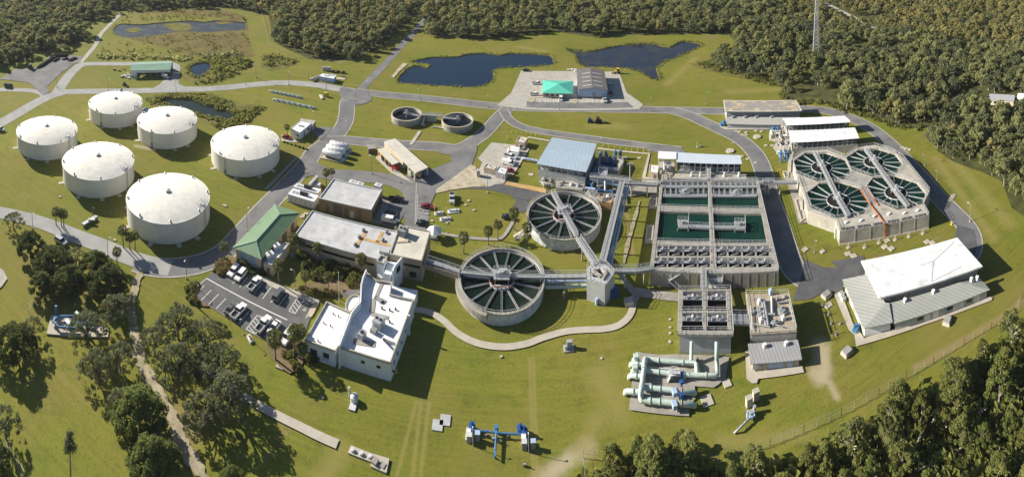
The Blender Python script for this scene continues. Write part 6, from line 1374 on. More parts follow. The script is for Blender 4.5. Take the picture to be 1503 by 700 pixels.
# ================================================================ VEHICLES
def wheel_set(t,L,wd,r):
    for sx in (-.31,.31):
        for sy in (-1,1):
            m=MB(); m.tube([Vector((sx*L,sy*(wd/2-.22),r)),Vector((sx*L,sy*(wd/2+.01),r))],r,12); w_=m.build('wheel','tyre',t)
            m=MB(); m.tube([Vector((sx*L,sy*(wd/2-.02),r)),Vector((sx*L,sy*(wd/2+.03),r))],r*.55,10); m.build('rim','steel_pale',w_)
def vehicle(kind,paint):
    """front towards +x; built at the origin, seven parts"""
    t=bpy.data.objects.new('parked_'+kind,None); col.objects.link(t)
    dims={'car':(4.6,1.85),'suv':(4.9,1.95),'pickup':(5.8,2.0),'van':(5.4,2.05)}[kind]; L,W=dims
    def sec(prof,w0,w1,name,mm,parent=t):      # side profile extruded over the width, upper points narrower
        zs=[p[1] for p in prof]; lo,hi_=min(zs),max(zs); ww=[w0+(w1-w0)*(z-lo)/(hi_-lo) for z in zs]
        m=MB(); m.hull([Vector((p[0],-w_/2,p[1])) for p,w_ in zip(prof,ww)],[Vector((p[0],w_/2,p[1])) for p,w_ in zip(prof,ww)]); o=m.build(name,mm,parent)
        bv=o.modifiers.new('edge','BEVEL'); bv.width=.07; bv.segments=2; bv.limit_method='ANGLE'; return o
    h=L/2
    if kind=='car':
        sec([(-h,.32),(h,.32),(h,.62),(h-.15,.75),(1.0,.92),(-1.6,.95),(-h+.1,.88),(-h,.6)],W,W*.96,'body',paint)
        sec([(1.05,.92),(.35,1.38),(-.95,1.4),(-1.75,.95)],W*.94,W*.72,'cabin_glass','dark_glass'); sec([(.30,1.36),(.25,1.44),(-.85,1.45),(-.95,1.38)],W*.76,W*.7,'roof',paint)
    elif kind=='suv':
        sec([(-h,.38),(h,.38),(h,.75),(h-.15,.92),(1.2,1.05),(-h+.05,1.08),(-h,.7)],W,W*.96,'body',paint)
        sec([(1.25,1.04),(.65,1.58),(-h+.35,1.6),(-h+.08,1.06)],W*.94,W*.76,'cabin_glass','dark_glass'); sec([(.6,1.56),(.55,1.68),(-h+.35,1.68),(-h+.3,1.58)],W*.82,W*.76,'roof',paint)
    elif kind=='pickup':
        sec([(-h,.42),(h,.42),(h,.85),(h-.15,1.02),(1.5,1.1),(-.55,1.1),(-.6,.7),(-h,.7)],W,W*.97,'body',paint)
        sec([(1.5,1.1),(.95,1.68),(-.35,1.72),(-.6,1.1)],W*.94,W*.78,'cabin_glass','dark_glass'); sec([(.9,1.66),(.85,1.78),(-.3,1.8),(-.4,1.68)],W*.84,W*.78,'roof',paint)
        m=MB(); b0=-.6
        for y in (-1,1): m.bar(Vector((-h,y*(W/2-.08),.9)),Vector((b0,y*(W/2-.08),.9)),.14,.5)
        m.bar(Vector((-h+.05,-W/2+.1,.9)),Vector((-h+.05,W/2-.1,.9)),.1,.45); m.build('truck_bed',paint,t)
        MB().box(Vector(((-h+b0)/2,0,.7)),(h+b0-.15,W-.32,.06)).build('bed_floor','black_metal',t)
    else:
        sec([(-h,.4),(h,.4),(h,.8),(h-.5,1.15),(h-1.2,1.9),(-h,1.95)],W,W*.86,'body',paint)
        sec([(h-.52,1.2),(h-.5,1.2),(h-1.12,1.86),(h-1.2,1.86)],W*.88,W*.8,'windscreen','dark_glass'); m=MB()
        for s in (-1,1): m.box(Vector((h-1.5,s*W*.475,1.25)),(.8,.06,.5))
        m.build('side_window','dark_glass',t)
    wheel_set(t,L,W,.36)
    for s in (-1,1):
        MB().box(Vector((h-.02,s*W*.36,.62)),(.08,.34,.16)).build('headlight','lamp_glass',t); MB().box(Vector((-h+.02,s*W*.4,.72)),(.08,.2,.2)).build('tail_light','red_paint',t)
    return t
protos={}
def put(kind,paint,rear,front,label,group='parked cars and trucks'):
    key=(kind,paint); rear,front=V(rear,0),V(front,0)
    if key not in protos: protos[key]=vehicle(kind,paint); o=protos[key]
    else: o=copy_tree(protos[key])
    o.location=V((rear+front)/2,.16); d=front-rear; o.rotation_euler=(0,0,math.atan2(d.y,d.x)); tag(o,label,{'suv':'car'}.get(kind,kind),group); return o
put('suv','car_white',fM(373,80),fM(308,148),'white estate car at the left end of the upper parking row')
put('suv','car_white',fM(432,104),fM(358,192),'white estate car with roof rails, second in the upper parking row')
put('pickup','car_white',fM(462,265),fM(550,165),'white pickup in the middle of the upper parking row')
put('suv','car_grey',fM(660,348),fM(725,255),'dark grey estate car nearest the office in the upper parking row')
put('car','car_grey',fM(282,452),fM(350,368),'dark grey sedan at the left end of the lower parking row')
put('pickup','car_white',fM(325,492),fM(432,376),'white pickup beside the dark sedan in the lower parking row')
put('pickup','car_white',fM(520,602),fM(628,474),'white pickup next to the hatched bay in the lower parking row')
put('car','car_white',fM(700,508),fM(618,612),'white sedan partly hidden behind palms in the lower parking row')
put('pickup','car_white',fM(808,572),fM(728,692),'white pickup parked nearest the white office wall behind palms')
put('pickup','car_black',fK(688,238),fK(770,246),'black pickup beside the tan building at the road')
put('car','car_black',fK(655,332),fK(728,342),'black car in the shade beside the tan building')
put('van','car_white',fK(662,372),fK(706,380),'white van in the shade beside the tan building')
put('car','car_red',fK(892,282),fK(962,288),'red car parked beside the lawn')
put('car','car_tan',fR(812,192),fR(905,208),'tan car parked below the small cream shed')
put('van','car_white',fR(838,238),fR(758,224),'white van at the top of the row of parked vans')
put('van','car_white',fR(835,266),fR(752,248),'white van second from the top of the row of parked vans')
put('pickup','car_white',fR(712,282),fR(815,305),'white pickup with dark bed in the row of parked vans')
put('pickup','car_white',fR(690,325),fR(800,350),'white pickup, upper of the two at the bottom of the van row')
put('van','car_white',fR(688,348),fR(795,378),'white van at the bottom of the van row')
put('car','car_red',fR(765,440),fR(725,432),'dark red car half hidden behind the small grey shed')
put('pickup','car_silver',fS(290,92),fS(287,165),'silver pickup standing on the lawn by the road bend')
put('car','car_black',fS(700,272),fS(768,282),'black car beside the palm left of the upper clarifier')
put('car','car_black',fK(880,392),fK(922,398),'small black car by the pavilion')
put('pickup','car_white',fP(282,338),fP(390,342),'white pickup left of the teal roofed office, rear one')
put('pickup','car_white',fP(255,480),fP(368,486),'white pickup left of the teal roofed office, front one')
put('van','car_white',fP(642,505),fP(638,570),'white van in front of the teal roofed office')
put('pickup','car_silver',fP(1195,525),fP(1215,590),'silver pickup in front of the brown roofed warehouse')
put('car','car_black',fP(155,172),fP(238,172),'dark car at the back left corner of the far car park')
put('van','car_silver',fP(1268,350),fP(1276,395),'silver van in the warehouse shade, rear one')
put('car','car_red',fP(1275,440),fP(1290,485),'dark red car in the warehouse shade, front one')
put('car','car_red',fO(15,328),fO(92,345),'dark red car by the palm left of the small white building')
put('van','car_black',fU(55,585),fU(168,600),'black van on the grass strip by the left road')
put('suv','car_silver',t11(-22,664),t11(28,676),'silver car cut by the left edge near the tanks')
put('suv','car_silver',t21(292,605),t21(335,632),'silver car on the pale road under the left trees')
put('van','car_white',fV(712,385),fV(748,400),'white van under the green roofed barn')
def machine(name,label,q,paint,cat,s=1.0,rz=0):
    t=top(name,label,cat,V(q,0)); q=V(q,0); e=Vector((math.cos(rz),math.sin(rz),0))
    MB().box(V(q,.7*s),(2.6*s,1.3*s,.7*s),rz).build('body',paint,t); m=MB(); m.box(V(q-e*.3*s,1.4*s),(1.2*s,1.2*s,1.1*s),rz); m.build('cab','dark_glass',t); MB().box(V(q-e*.3*s,2.5*s),(1.35*s,1.35*s,.1*s),rz).build('cab_roof',paint,t)
    n=Vector((-e.y,e.x,0))
    for u,r_ in ((-.8,.65),(.9,.5)):
        for k in (-1,1): m=MB(); c_=q+e*u*s+n*k*.8*s; m.tube([V(c_-n*.15,r_*s),V(c_+n*.15,r_*s)],r_*s,12); m.build('wheel','tyre',t)
    m=MB(); a=q+e*1.3*s; m.bar(V(a,1.0*s),V(a+e*1.1*s,.6*s),.2*s); m.box(V(a+e*1.3*s,.2*s),(.5*s,1.8*s,.6*s),rz); m.build('bucket','machine_grey',t)
machine('wheel_loader','small loader with pale cab on the far left asphalt yard',fU(400,360),'car_grey','loader',1.2,R(20))
machine('backhoe','yellow backhoe at the edge of the far car park by the dark pond',fP(1365,200),'yellow_paint','backhoe',1.2,R(170))
machine('mower','dark blue mower on the lawn below the warehouse, left one',t13(932,629),'deep_blue_paint','mower',.9,R(-5))
machine('mower','black utility tractor on the lawn below the warehouse, right one',t13(975,631),'black_metal','tractor',1.1,R(-5))
machine('mower','small dark mower on the grass left of the green roofed barn',t11(642,440),'black_metal','mower',.8,R(0))
# compost windrows
def heap(a,b,wd,h,label):
    a,b=V(a,0),V(b,0); d=(b-a); L=d.length; d.normalize(); n=Vector((-d.y,d.x,0)); r2=random.Random(int(L*10)); rows=[]; K=max(4,int(L/1.2))
    for k in range(K+1):
        u=k/K; e_=min(1,4*u*(1-u)*2+.15)**.5; hh=h*e_*r2.uniform(.8,1.1); ww=wd*e_*r2.uniform(.85,1.1); c_=a+d*L*u
        rows.append([c_-n*ww/2+Vector((0,0,.02)),c_-n*ww*.25+Vector((0,0,hh*.7)),c_+Vector((0,0,hh)),c_+n*ww*.25+Vector((0,0,hh*.7)),c_+n*ww/2+Vector((0,0,.02))])
    m=MB(); m.quadgrid(rows); m.face(rows[0]); m.face(rows[-1]); one('compost_heap',m,'black_heap',label,'heap','black windrows on the far left yard',True)
heap(fU(480,360),fU(715,205),5,1.8,'long black windrow nearest the loader'); heap(fU(640,205),fU(880,190),7,1.8,'black windrow along the back of the yard'); heap(fU(688,275),fU(760,222),4,1.4,'short black windrow in the middle of the yard'); heap(fU(795,248),fU(880,228),4,1.3,'short black windrow second from the right'); heap(fU(880,265),fU(985,220),6,1.5,'black windrow at the right end of the yard')
def stack(label,q,n,sz,mm,seed):
    r2=random.Random(seed); m=MB()
    for k in range(n): m.box(V(q+Vector((r2.uniform(-3,3),r2.uniform(-3,3),0)),0),(sz*r2.uniform(.6,1.3),sz*r2.uniform(.5,1),r2.uniform(.4,1)),R(r2.uniform(-15,15)))
    o=one('pallet_pile',m,mm,label,'pile'); o['kind']='stuff'
stack('scattered pale orange pallets left of the green roofed barn',t11(645,392),9,1.8,'cream_concrete',2); stack('white crates at the left corner of the green roofed barn',t11(685,398),5,1.5,'white_metal',3); stack('low brown scrap on the grass behind the barn pallets',t11(612,357),4,1.5,'wood',4); stack('white trailer and crates behind the brown roofed warehouse',fP(795,165),5,1.6,'white_metal',6)
# ================================================================ POLES, TOWER, FENCES
def lamp_proto():
    t=bpy.data.objects.new('light_pole',None); col.objects.link(t)
    MB().cyl(Vector((0,0,0)),.32,0,.5,10).build('base','concrete_pale',t); MB().tube([Vector((0,0,.4)),Vector((0,0,7.2))],[.13,.08],8).build('pole','machine_grey',t); MB().tube([Vector((0,0,7.15)),Vector((.9,0,7.3))],.06,6).build('arm','machine_grey',t)
    MB().box(Vector((1.2,0,7.22)),(.8,.35,.14)).build('lamp_head','steel_pale',t); return t
lp=None
for i,(q,lab,s) in enumerate(((px(48,335.7),'beside the pale road at the far left trees',.8),(px(158.3,375),'at the pale road above the left path',.8),(px(362.9,338.6),'beside the road left of the green hip roof',1),(px(545.7,255.7),'on the lawn left of the beige carport building',1),(px(433,425),'at the pavement behind the upper parking row',.8),(px(357.4,490.5),'behind the lower parking row on the grass',.6),(px(274,409),'near the entrance of the parking lot',.85),(px(715.7,283),'at the road above the oval lawn',1),(px(656.5,341.5),'on the oval lawn near the pavilion',.55),(px(158.6,133),'at the left road before the barn',.9),(px(83.8,128.6),'on the strip beside the far left yard',.9),(px(258.6,136.5),'at the road right of the barn',1),(px(360.8,124.5),'at the road left of the pipe runs',.9),(px(376,114),'on the grass beyond the road',1.2),(px(424,124.5),'at the road behind the pipe runs',1.1),(px(453,117),'at the road left of the far containers',.9),(px(479,137),'above the yellow cabinet',1.3),(px(521.5,143),'at the road crossing, left side',.9),(px(540.2,140),'at the road crossing, right side',1),(px(617,148.6),'at the road behind the small round tanks',.9),(px(511.5,193.7),'at the road fork on the lawn',.8),(px(716.3,157.5),'at the entrance of the far car park',.9),(px(820.8,161.5),'at the road before the teal roofed office',1),(px(1036,153),'at the road left of the worn roof building',.9),(px(953.7,163.5),'at the road right of the far car park',.9),(px(1423.6,325.7),'beside the right loop road on the grass',.9),(px(1357,244),'beside the right loop road behind the octagonal basins',.7),(px(1375,265),'beside the loop road near two pale slabs',.6),(px(639,407),'under the tan walkway beside the lower clarifier',.65),(px(1195,371),'on the lawn beside the walled road right of the basins',.6))):
    if lp is None: lp=lamp_proto(); o=lp
    else: o=copy_tree(lp)
    o.location=V(q,0); o.scale=(s,s,s); o.rotation_euler=(0,0,R((i*47)%360)); tag(o,'grey light pole '+lab,'light pole','light poles of the plant')
m=MB(); q=V(px(497.6,443),0); m.tube([q,V(q,8.5)],[.1,.05],8); m.cyl(V(q,8.5),.12,8.5,8.7,8); one('flagpole',m,'white_metal','white bare flagpole at the office entrance','flagpole')
# lattice tower
t=top('radio_tower','tall tapering steel lattice tower rising from the woods','tower',px(1196,85)); b0=px(1196,85); HT=60
def leg(k,z): r_=2.7*(1-z/HT*.72); a=R(90+120*k); return V(b0+Vector((math.cos(a)*r_,math.sin(a)*r_,0)),z)
for k in range(3):
    m=MB(); m.tube([leg(k,0),leg(k,HT/2),leg(k,HT)],[.24,.2,.14],8); m.build('leg','steel',t)
N=24
for k in range(3):
    m=MB()
    for j in range(N):
        z0,z1=HT*j/N,HT*(j+1)/N; m.bar(leg(k,z0),leg((k+1)%3,z1),.14); m.bar(leg((k+1)%3,z0),leg(k,z1),.14); m.bar(leg(k,z1),leg((k+1)%3,z1),.12)
    m.build('bracing','steel',t)
m=MB()
for z in (42,50,56): m.cyl(leg(0,z)+Vector((0,-.6,0)),.5,z,z+.9,10); m.box(leg(1,z+1),(.3,.5,1.8))
m.build('antenna','white_metal',t)
m=MB(); m.box(V(b0+Vector((5,-3,0)),0),(3,2.4,2.4)); one('equipment_hut',m,'concrete_pale','small pale hut at the foot of the lattice tower','hut')
# fences
def fence(label,P,h=1.9,step=3.0,mm='steel',gap=None):
    P=[V(p,0) for p in P]; t=top('chain_link_fence',label,'fence',P[0],'chain link fences'); m=MB(); mesh=MB()
    for a,b in zip(P,P[1:]):
        L=(b-a).length; n=max(1,round(L/step))
        for k in range(n+1): q=a.lerp(b,k/n); m.bar(q,V(q,h),.07)
        for z in (.1,h*.5,h): mesh.bar(V(a,z),V(b,z),.035)
    m.build('posts',mm,t); mesh.build('wire_mesh',mm,t)
fence('long chain link fence along the bottom right thicket',[px(1560,395),px(1500,438),px(1489,462),px(1455,482),px(1415,506),px(1370,533),px(1330,556),px(1290,580),px(1235,610),px(1180,635),px(1130,655),px(1078,672),px(1030,688)])
fence('chain link fence at the left edge below the trees',[t31(145,372),t31(200,318),t31(250,270)]); fence('short chain link fence at the bottom left corner',[t41(20,500),t41(60,600),t41(125,720)],2.2)
fence('chain link fence corner at the bottom beside the dirt track',[t43(905,740),t43(897,605),t43(1010,618)],2)
fence('chain link fence along the wood beyond the far lawn',[t12(295,75),t12(335,235),t12(430,280),t12(560,315),t12(700,328),t12(780,310),t12(900,210),t12(1010,120),t12(1140,20)],2,4,'steel_pale')
fence('chain link fence along the wood behind the blue pond',[t13(560,170),t13(760,152),t13(900,185),t13(1155,188),t14(200,178),t14(440,180),t14(530,200)],1.8,4,'machine_grey')
# bollards beside the service road
bol=None
BP_=[fR(780+i*49,32+i*7.6,0) for i in range(0,7)]+[fA(732+i*54,160+i*8.5,0) for i in range(0,9)]+[fR(735,105),fR(740,90)]+[fB(40+i*57,72+i*4,0) for i in range(3)]+[fS(150+i*0,175+i*18) for i in range(3)]+[fS(245,208),fS(303,175),fS(55,100)]+[fB(1385,272),fB(1408,275),fB(1430,300)]
for q in BP_:
    if bol is None:
        bol=bpy.data.objects.new('bollard',None); col.objects.link(bol); MB().cyl(Vector((0,0,0)),.14,0,1.15,8).build('post','yellow_paint',bol); MB().cyl(Vector((0,0,0)),.15,1.15,1.22,8).build('cap','cream_concrete',bol); o=bol
    else: o=copy_tree(bol)
    o.location=V(q,0); tag(o,'short yellow bollard beside a service road or parking edge','bollard','yellow bollards')
# slabs, manholes and hatches scattered over the lawns
SL=[('pale slab right of the octagonal basins road, one of the little group',[t25(530,128),t25(548,133),t25(566,139)],1.6),('pale slab beside the loop road bend',[t25(792,375),t25(785,387),t25(778,399)],1.6),('slab in the grass before the octagonal basins',[fE(182,684),fE(694,668),fE(736,680),fE(710,628),fE(965,634),fE(1000,642)],1.8),('pale slab on the lawn behind the white roofed pump building',[fI(102,135),fI(136,148),fI(326,95),fI(364,104),fI(580,62)],1.9),('small slab on the strip of lawn by the covered halls',[fB(1095,155),fB(1165,190),fB(1040,130),fB(1270,25),fB(1330,25),fB(55,145)],1.3),('small slab on the lawn below the worn roof building',[fQ(315,392),fQ(348,398),fQ(375,428),fQ(412,426),fQ(410,405),fQ(590,525),fQ(650,525),fQ(500,390),fQ(550,395)],1.4),('pale slab on the oval lawn',[fS(395,168),fS(420,135),fS(462,210),fS(248,310),fS(130,295)],.9),('pale slab on the lawn beside the blue roofed hall',[fR(975,465),fA(940,268)],1.9),('small pale slab on the lawn round the storage tanks',[t21(308,382),t21(590,605),t22(110,430),t22(100,425),t12(490,352),t12(560,575),t12(680,605),t21(645,350),t21(480,440)],.9),('slab by the blower generators',[fL(690,140),fL(672,155),fL(655,170),fK(155,325),fK(130,345)],1.1),('small slab right of the pump block',[t34(985,58),t34(1075,68),t34(1110,340),t34(1100,350)],1.5),('little white marker on the open lawn',[t13(232,495),t13(385,690),t23(75,455),t23(1125,95),t23(985,80),fB(955,0),t42(608,295),t43(475,85),t43(990,93),t44(290,5),t34(292,418),t34(292,460),t34(292,490),t34(292,535)],.6),('pale slab beside the bottom planting bed',[t32(392,655),t32(428,640)],2.0)]
for lab,Q,s in SL:
    for q in Q: one('slab',MB().box(V(q,0),(s,s*.9,.18+rnd.random()*.12),R(rnd.uniform(-10,15))),'concrete_pale',lab,'slab',lab+' group')
for lab,p in (('round concrete manhole on the lawn above the long frame hall',fB(925,80)),('round concrete manhole on the lawn below the worn roof building',fQ(508,447))):
    m=MB(); q=V(p,0); m.cyl(q,1.8,0,.5,24); m.cyl(q,.5,.5,.6,12); one('manhole',m,'concrete_pale',lab,'manhole')
one('vent_mast',MB().cyl(V(fB(612,40),0),.5,0,.4,10).tube([V(fB(612,40),0),V(fB(612,40),2.6)],.2,8).box(V(fB(640,38),0),(1.2,.8,.7)),'cream_concrete','cream post with small box on the lawn above the long frame hall','post')
for lab,p,rz in (('grey hipped concrete box on the lawn in front of the grey lean-to',t35(760,432),25),('grey hipped concrete box below the white roofed building at left',t35(245,592),10),('pale concrete box beside the road left of the white roofed building',t35(140,298),10)):
    q=V(p,0); m=MB(); m.box(q,(2.6,2.0,.7),R(rz)); t=one('utility_vault',m,'concrete_pale',lab,'box'); m=MB(); m.box(V(q,.7),(2.3,1.7,.35),R(rz)); m.build('lid','concrete_wall',t)
for lab,p,w_ in (('flat white pad with hatches on the oval lawn, left one',fS(185,237),(3.2,1.6)),('flat white pad with blue hatches on the oval lawn, right one',fS(300,218),(4.2,2.0)),('flat white pad on the oval lawn, lowest one',fS(235,282),(3.8,1.6))):
    q=V(p,0); t=top('hatch_pad',lab,'pad',q,'white pads on the oval lawn'); MB().box(q,(*w_,.3),R(15)).build('slab','white_metal',t)
    for k in (-1,0,1): MB().box(V(q+Vector((k*w_[0]*.28,k*.25,0)),.3),(.8,.8,.5),R(15)).build('hatch','steel' if k else 'steel_pale',t)
for p in ((120,350),(150,395),(165,440),(210,440),(190,495)):
    q=V(t35(*p),0); m=MB(); m.tube([q,V(q,1.0),V(q+Vector((.5,0,0)),1.0)],.1,6); m.box(q,(.6,.6,.25)); one('valve_post',m,'machine_grey','thin dark valve post on the lawn left of the white roofed building','valve','valve posts left of the white roofed building')
one('traffic_cone',MB().cyl(V(t25(782,525),0),.45,0,.1,4).cyl(V(t25(782,525),0),.35,.1,1.2,10,.06),'yellow_paint','yellow cone like marker at the loop road bend','marker')
m=MB(); q=V(t32(235,520),0); m.box(q,(2.2,1.0,.5),R(-35)); m.box(V(q,.5),(1.2,.8,.1),R(-35)); t=one('sign_bed',m,'white_metal','small white and red box on the grass below the lower parking row','box'); m=MB(); m.box(V(q,.6),(1,.4,.25),R(-35)); m.build('red_lid','red_paint',t)
# ================================================================ VEGETATION
rng = np.random.default_rng(11)
def np_mesh(name, verts, mats, fn=4):
    me = bpy.data.meshes.new(name); nv = len(verts); nf = nv // fn
    me.vertices.add(nv); me.vertices.foreach_set('co', np.ascontiguousarray(verts, dtype=np.float32).ravel())
    me.loops.add(nv); me.loops.foreach_set('vertex_index', np.arange(nv, dtype=np.int32))
    me.polygons.add(nf); me.polygons.foreach_set('loop_start', np.arange(0, nv, fn, dtype=np.int32))
    for m in mats: me.materials.append(MT[m])
    me.update(calc_edges=True); return me
UPB = 1.0
def quads(C, Nn, s, asp=.75):
    n = len(C); t = rng.normal(size=(n, 3)); a = np.cross(Nn, t); a /= np.linalg.norm(a, axis=1)[:, None] + 1e-9
    b = np.cross(Nn, a); b /= np.linalg.norm(b, axis=1)[:, None] + 1e-9
    s = (s * rng.uniform(.6, 1.35, n))[:, None] / 2
    return np.stack([C - a*s - b*s*asp, C + a*s*.8 - b*s*asp*.6, C + a*s + b*s*asp, C - a*s*.7 + b*s*asp*.9], 1).reshape(-1, 3)
def crown(cl, n, s, up=.25, shell=.6):
    cl = np.array(cl); w_ = cl[:, 3] ** 2; k = rng.choice(len(cl), n, p=w_ / w_.sum())
    d = rng.normal(size=(n, 3)); d[:, 2] = d[:, 2] + up; d /= np.linalg.norm(d, axis=1)[:, None]
    r_ = cl[k, 3] * (shell + (1 - shell) * rng.random(n) ** .7) * rng.uniform(.8, 1.12, n)
    C = cl[k, :3] + d * r_[:, None] * np.array([1, 1, .8]); Nn = d * .45 + np.array([-.25, .05, .55]) * UPB + rng.normal(size=(n, 3)) * .5
    return quads(C, Nn, s)
def broadleaf(Rr, H, n, s, ncl, clr=(.28, .46), low=.35, limbs=8, lr=.16, twigs=0):
    cl = []
    for i in range(ncl):
        a = 2.4 * i + rng.uniform(-.4, .4); q = math.sqrt((i + .5) / ncl); rr = Rr * q * .78
        z = H * (low + (1 - low) * (1 - q ** 2 * .75) * rng.uniform(.72, 1)) - Rr * .2
        cl.append((rr * math.cos(a), rr * math.sin(a), z, Rr * rng.uniform(*clr)))
    m = MB(); z0 = H * .28; m.tube([Vector((0, 0, -.1)), Vector((.1, 0, z0))], [lr * 2.2, lr * 1.7], 7)
    for i in range(min(limbs, ncl)):
        c = cl[(i * 5 + 3) % ncl]; mid = Vector((c[0] * .45, c[1] * .45, z0 + (c[2] - z0) * .6)); e = Vector((c[0], c[1], c[2] + c[3] * .3))
        m.tube([Vector((.05, 0, z0 - .3)), mid, e], [lr * 1.2, lr * .8, lr * .25], 5)
        for k in range(twigs):
            e2 = e + Vector(rng.normal(size=3) * c[3] * .6); m.tube([mid.lerp(e, .3 + .2 * k), e2], [lr * .4, lr * .1], 4)
    return crown(cl, n, s), m
def mk_tree(name, spec, leafm, barkm='bark'):
    v, m = spec; t = bpy.data.objects.new(name, None); col.objects.link(t); tr = m.build('trunk', barkm, t)
    cr = bpy.data.objects.new('crown', np_mesh('crown', v, [leafm])); col.objects.link(cr); cr.parent = t; cr['_v'] = 1
    return t, v
P_ = {}; LEAF = {}
def proto(key, *a): P_[key] = mk_tree(*a); LEAF[key] = a[2]
proto('oak0', 'oak_tree', broadleaf(7, 9, 8500, .36, 60, (.09, .21), .28, 16), 'oak_leaf'); proto('oak1', 'oak_tree', broadleaf(6, 8, 7000, .36, 48, (.09, .21), .28, 14), 'oak_leaf')
proto('moss0', 'oak_tree', broadleaf(8, 10.5, 3900, .33, 70, (.05, .14), .22, 40, .17, 3), 'moss_leaf', 'bark'); proto('moss1', 'oak_tree', broadleaf(7, 9.5, 2800, .33, 55, (.05, .14), .22, 34, .15, 3), 'moss_leaf', 'bark')
proto('fresh', 'oak_tree', broadleaf(6.5, 9.5, 8500, .36, 52, (.10, .22), .28, 14), 'bright_leaf')
for i, (lf, bk) in enumerate((('thicket_leaf', 'bark'), ('bright_leaf', 'bark'), ('thicket_leaf', 'bark_pale'), ('shrub_leaf', 'bark_pale'))):
    proto('th%d' % i, 'thicket_tree', broadleaf((3.6, 3.0, 3.4, 2.6)[i], (8.5, 9.5, 7.5, 6)[i], (3000, 2800, 1500, 2400)[i], .33, 26, (.12, .27), .2, 12 if i % 2 == 0 else 6, .09, 3 if i % 2 == 0 else 0), lf, bk)
for i, lf in enumerate(('forest_leaf', 'forest_leaf', 'moss_leaf', 'pale_leaf')):
    proto('fo%d' % i, 'forest_tree', broadleaf((4.6, 3.6, 5.0, 3.0)[i], (9, 10, 8, 10)[i], (620, 460, 620, 380)[i], (.85, .85, .8, .75)[i], 15, (.18, .38), .25, 5, .12), lf, 'bark_pale' if i == 2 else 'bark')
for k, (t_, v) in P_.items():
    for c in t_.children:
        if '_v' in c: del c['_v']
used = set()
def tree(key, q, s, label, group, rz=None, cat='tree'):
    t_, v = P_[key]
    if key in used: o = copy_tree(t_)
    else: used.add(key); o = t_
    o.location = V(q, 0); o.scale = (s, s, s * rnd.uniform(.9, 1.12)); o.rotation_euler = (0, 0, rnd.uniform(0, 6.28) if rz is None else rz)
    return tag(o, label, cat, group)
# ---- single trees on the left
for i, (x, y, key, s, lab) in enumerate((
    (45,372,'oak1',.95,'dark dense oak at the far left edge below the pale road'),(78,398,'oak0',1.05,'broad dark oak in the middle of the left clump'),(112,392,'moss1',.75,'thin grey oak between the dark oaks by the pale road'),(140,405,'oak1',1.0,'dark oak by the car on the pale road'),(158,428,'oak0',1.0,'dark oak at the right end of the left clump'),(100,428,'oak1',1.0,'dark oak low in the left clump, nearest the fence'),(20,335,'moss1',.7,'thin tree at the left edge beside the pale road'),(62,430,'oak1',.8,'small dark oak nearest the left fence'),
    (128,500,'moss0',.85,'thin crowned oak over the blue pipe rig'),(172,470,'moss1',.9,'grey green oak between blue pipe rig and dirt track'),(22,520,'oak0',.95,'large dark oak at the left edge throwing a big shadow'),(48,500,'moss1',.7,'grey oak beside the large dark left edge oak'),(140,555,'moss1',.8,'half bare oak below the blue pipe rig'),(175,540,'moss1',.75,'half bare oak leaning over the dirt track'),
    (262,498,'moss0',.95,'half bare mossy oak right of the dirt track, highest'),(228,520,'moss1',.85,'half bare mossy oak beside the dirt track'),(300,520,'moss0',.9,'mossy oak nearest the parking lot grass'),(262,560,'moss0',.9,'forked mossy oak in the middle right of the dirt track'),(325,560,'moss0',1.0,'mossy oak with long shadow beside the lower footpath'),(338,610,'moss0',.95,'mossy oak below the lower footpath'),(300,625,'moss1',.9,'mossy oak close to the curving dirt track bottom'),
    (205,635,'fresh',1.1,'round bright green tree left of the dirt track'),(225,700,'fresh',1.0,'bright green tree cut by the bottom edge left of the track'),(180,610,'moss1',.7,'grey tree behind the round bright green tree'),(8,640,'moss1',.7,'light tree cut by the left edge near the bottom'),(-6,690,'oak1',.6,'dark tree in the bottom left corner'),(340,715,'fresh',.45,'small bush tree at the bottom edge right of the track'))):
    tree(key, px(x, y), s, lab, 'oaks on the left lawn')
# slender pine
v = crown([(0, 0, 8.2, 1.2), (.7, .3, 7.2, 1.0), (-.8, .2, 6.6, .9), (.2, -.8, 7.4, .9), (-.4, .6, 9.0, .8)], 900, .3, .1, .3); m = MB(); m.tube([Vector((0, 0, 0)), Vector((0, .1, 5)), Vector((.1, 0, 9.2))], [.17, .12, .04], 7)
for k in range(14): a = 2.4 * k; m.tube([Vector((0, 0, 4 + k * .33)), Vector((math.cos(a) * 1.3, math.sin(a) * 1.3, 4.5 + k * .33))], [.05, .02], 4)
o, _ = mk_tree('pine_tree', (v, m), 'moss_leaf'); o.location = V(px(104, 705), 0); tag(o, 'slender young pine with bare trunk standing alone at the bottom left', 'tree')
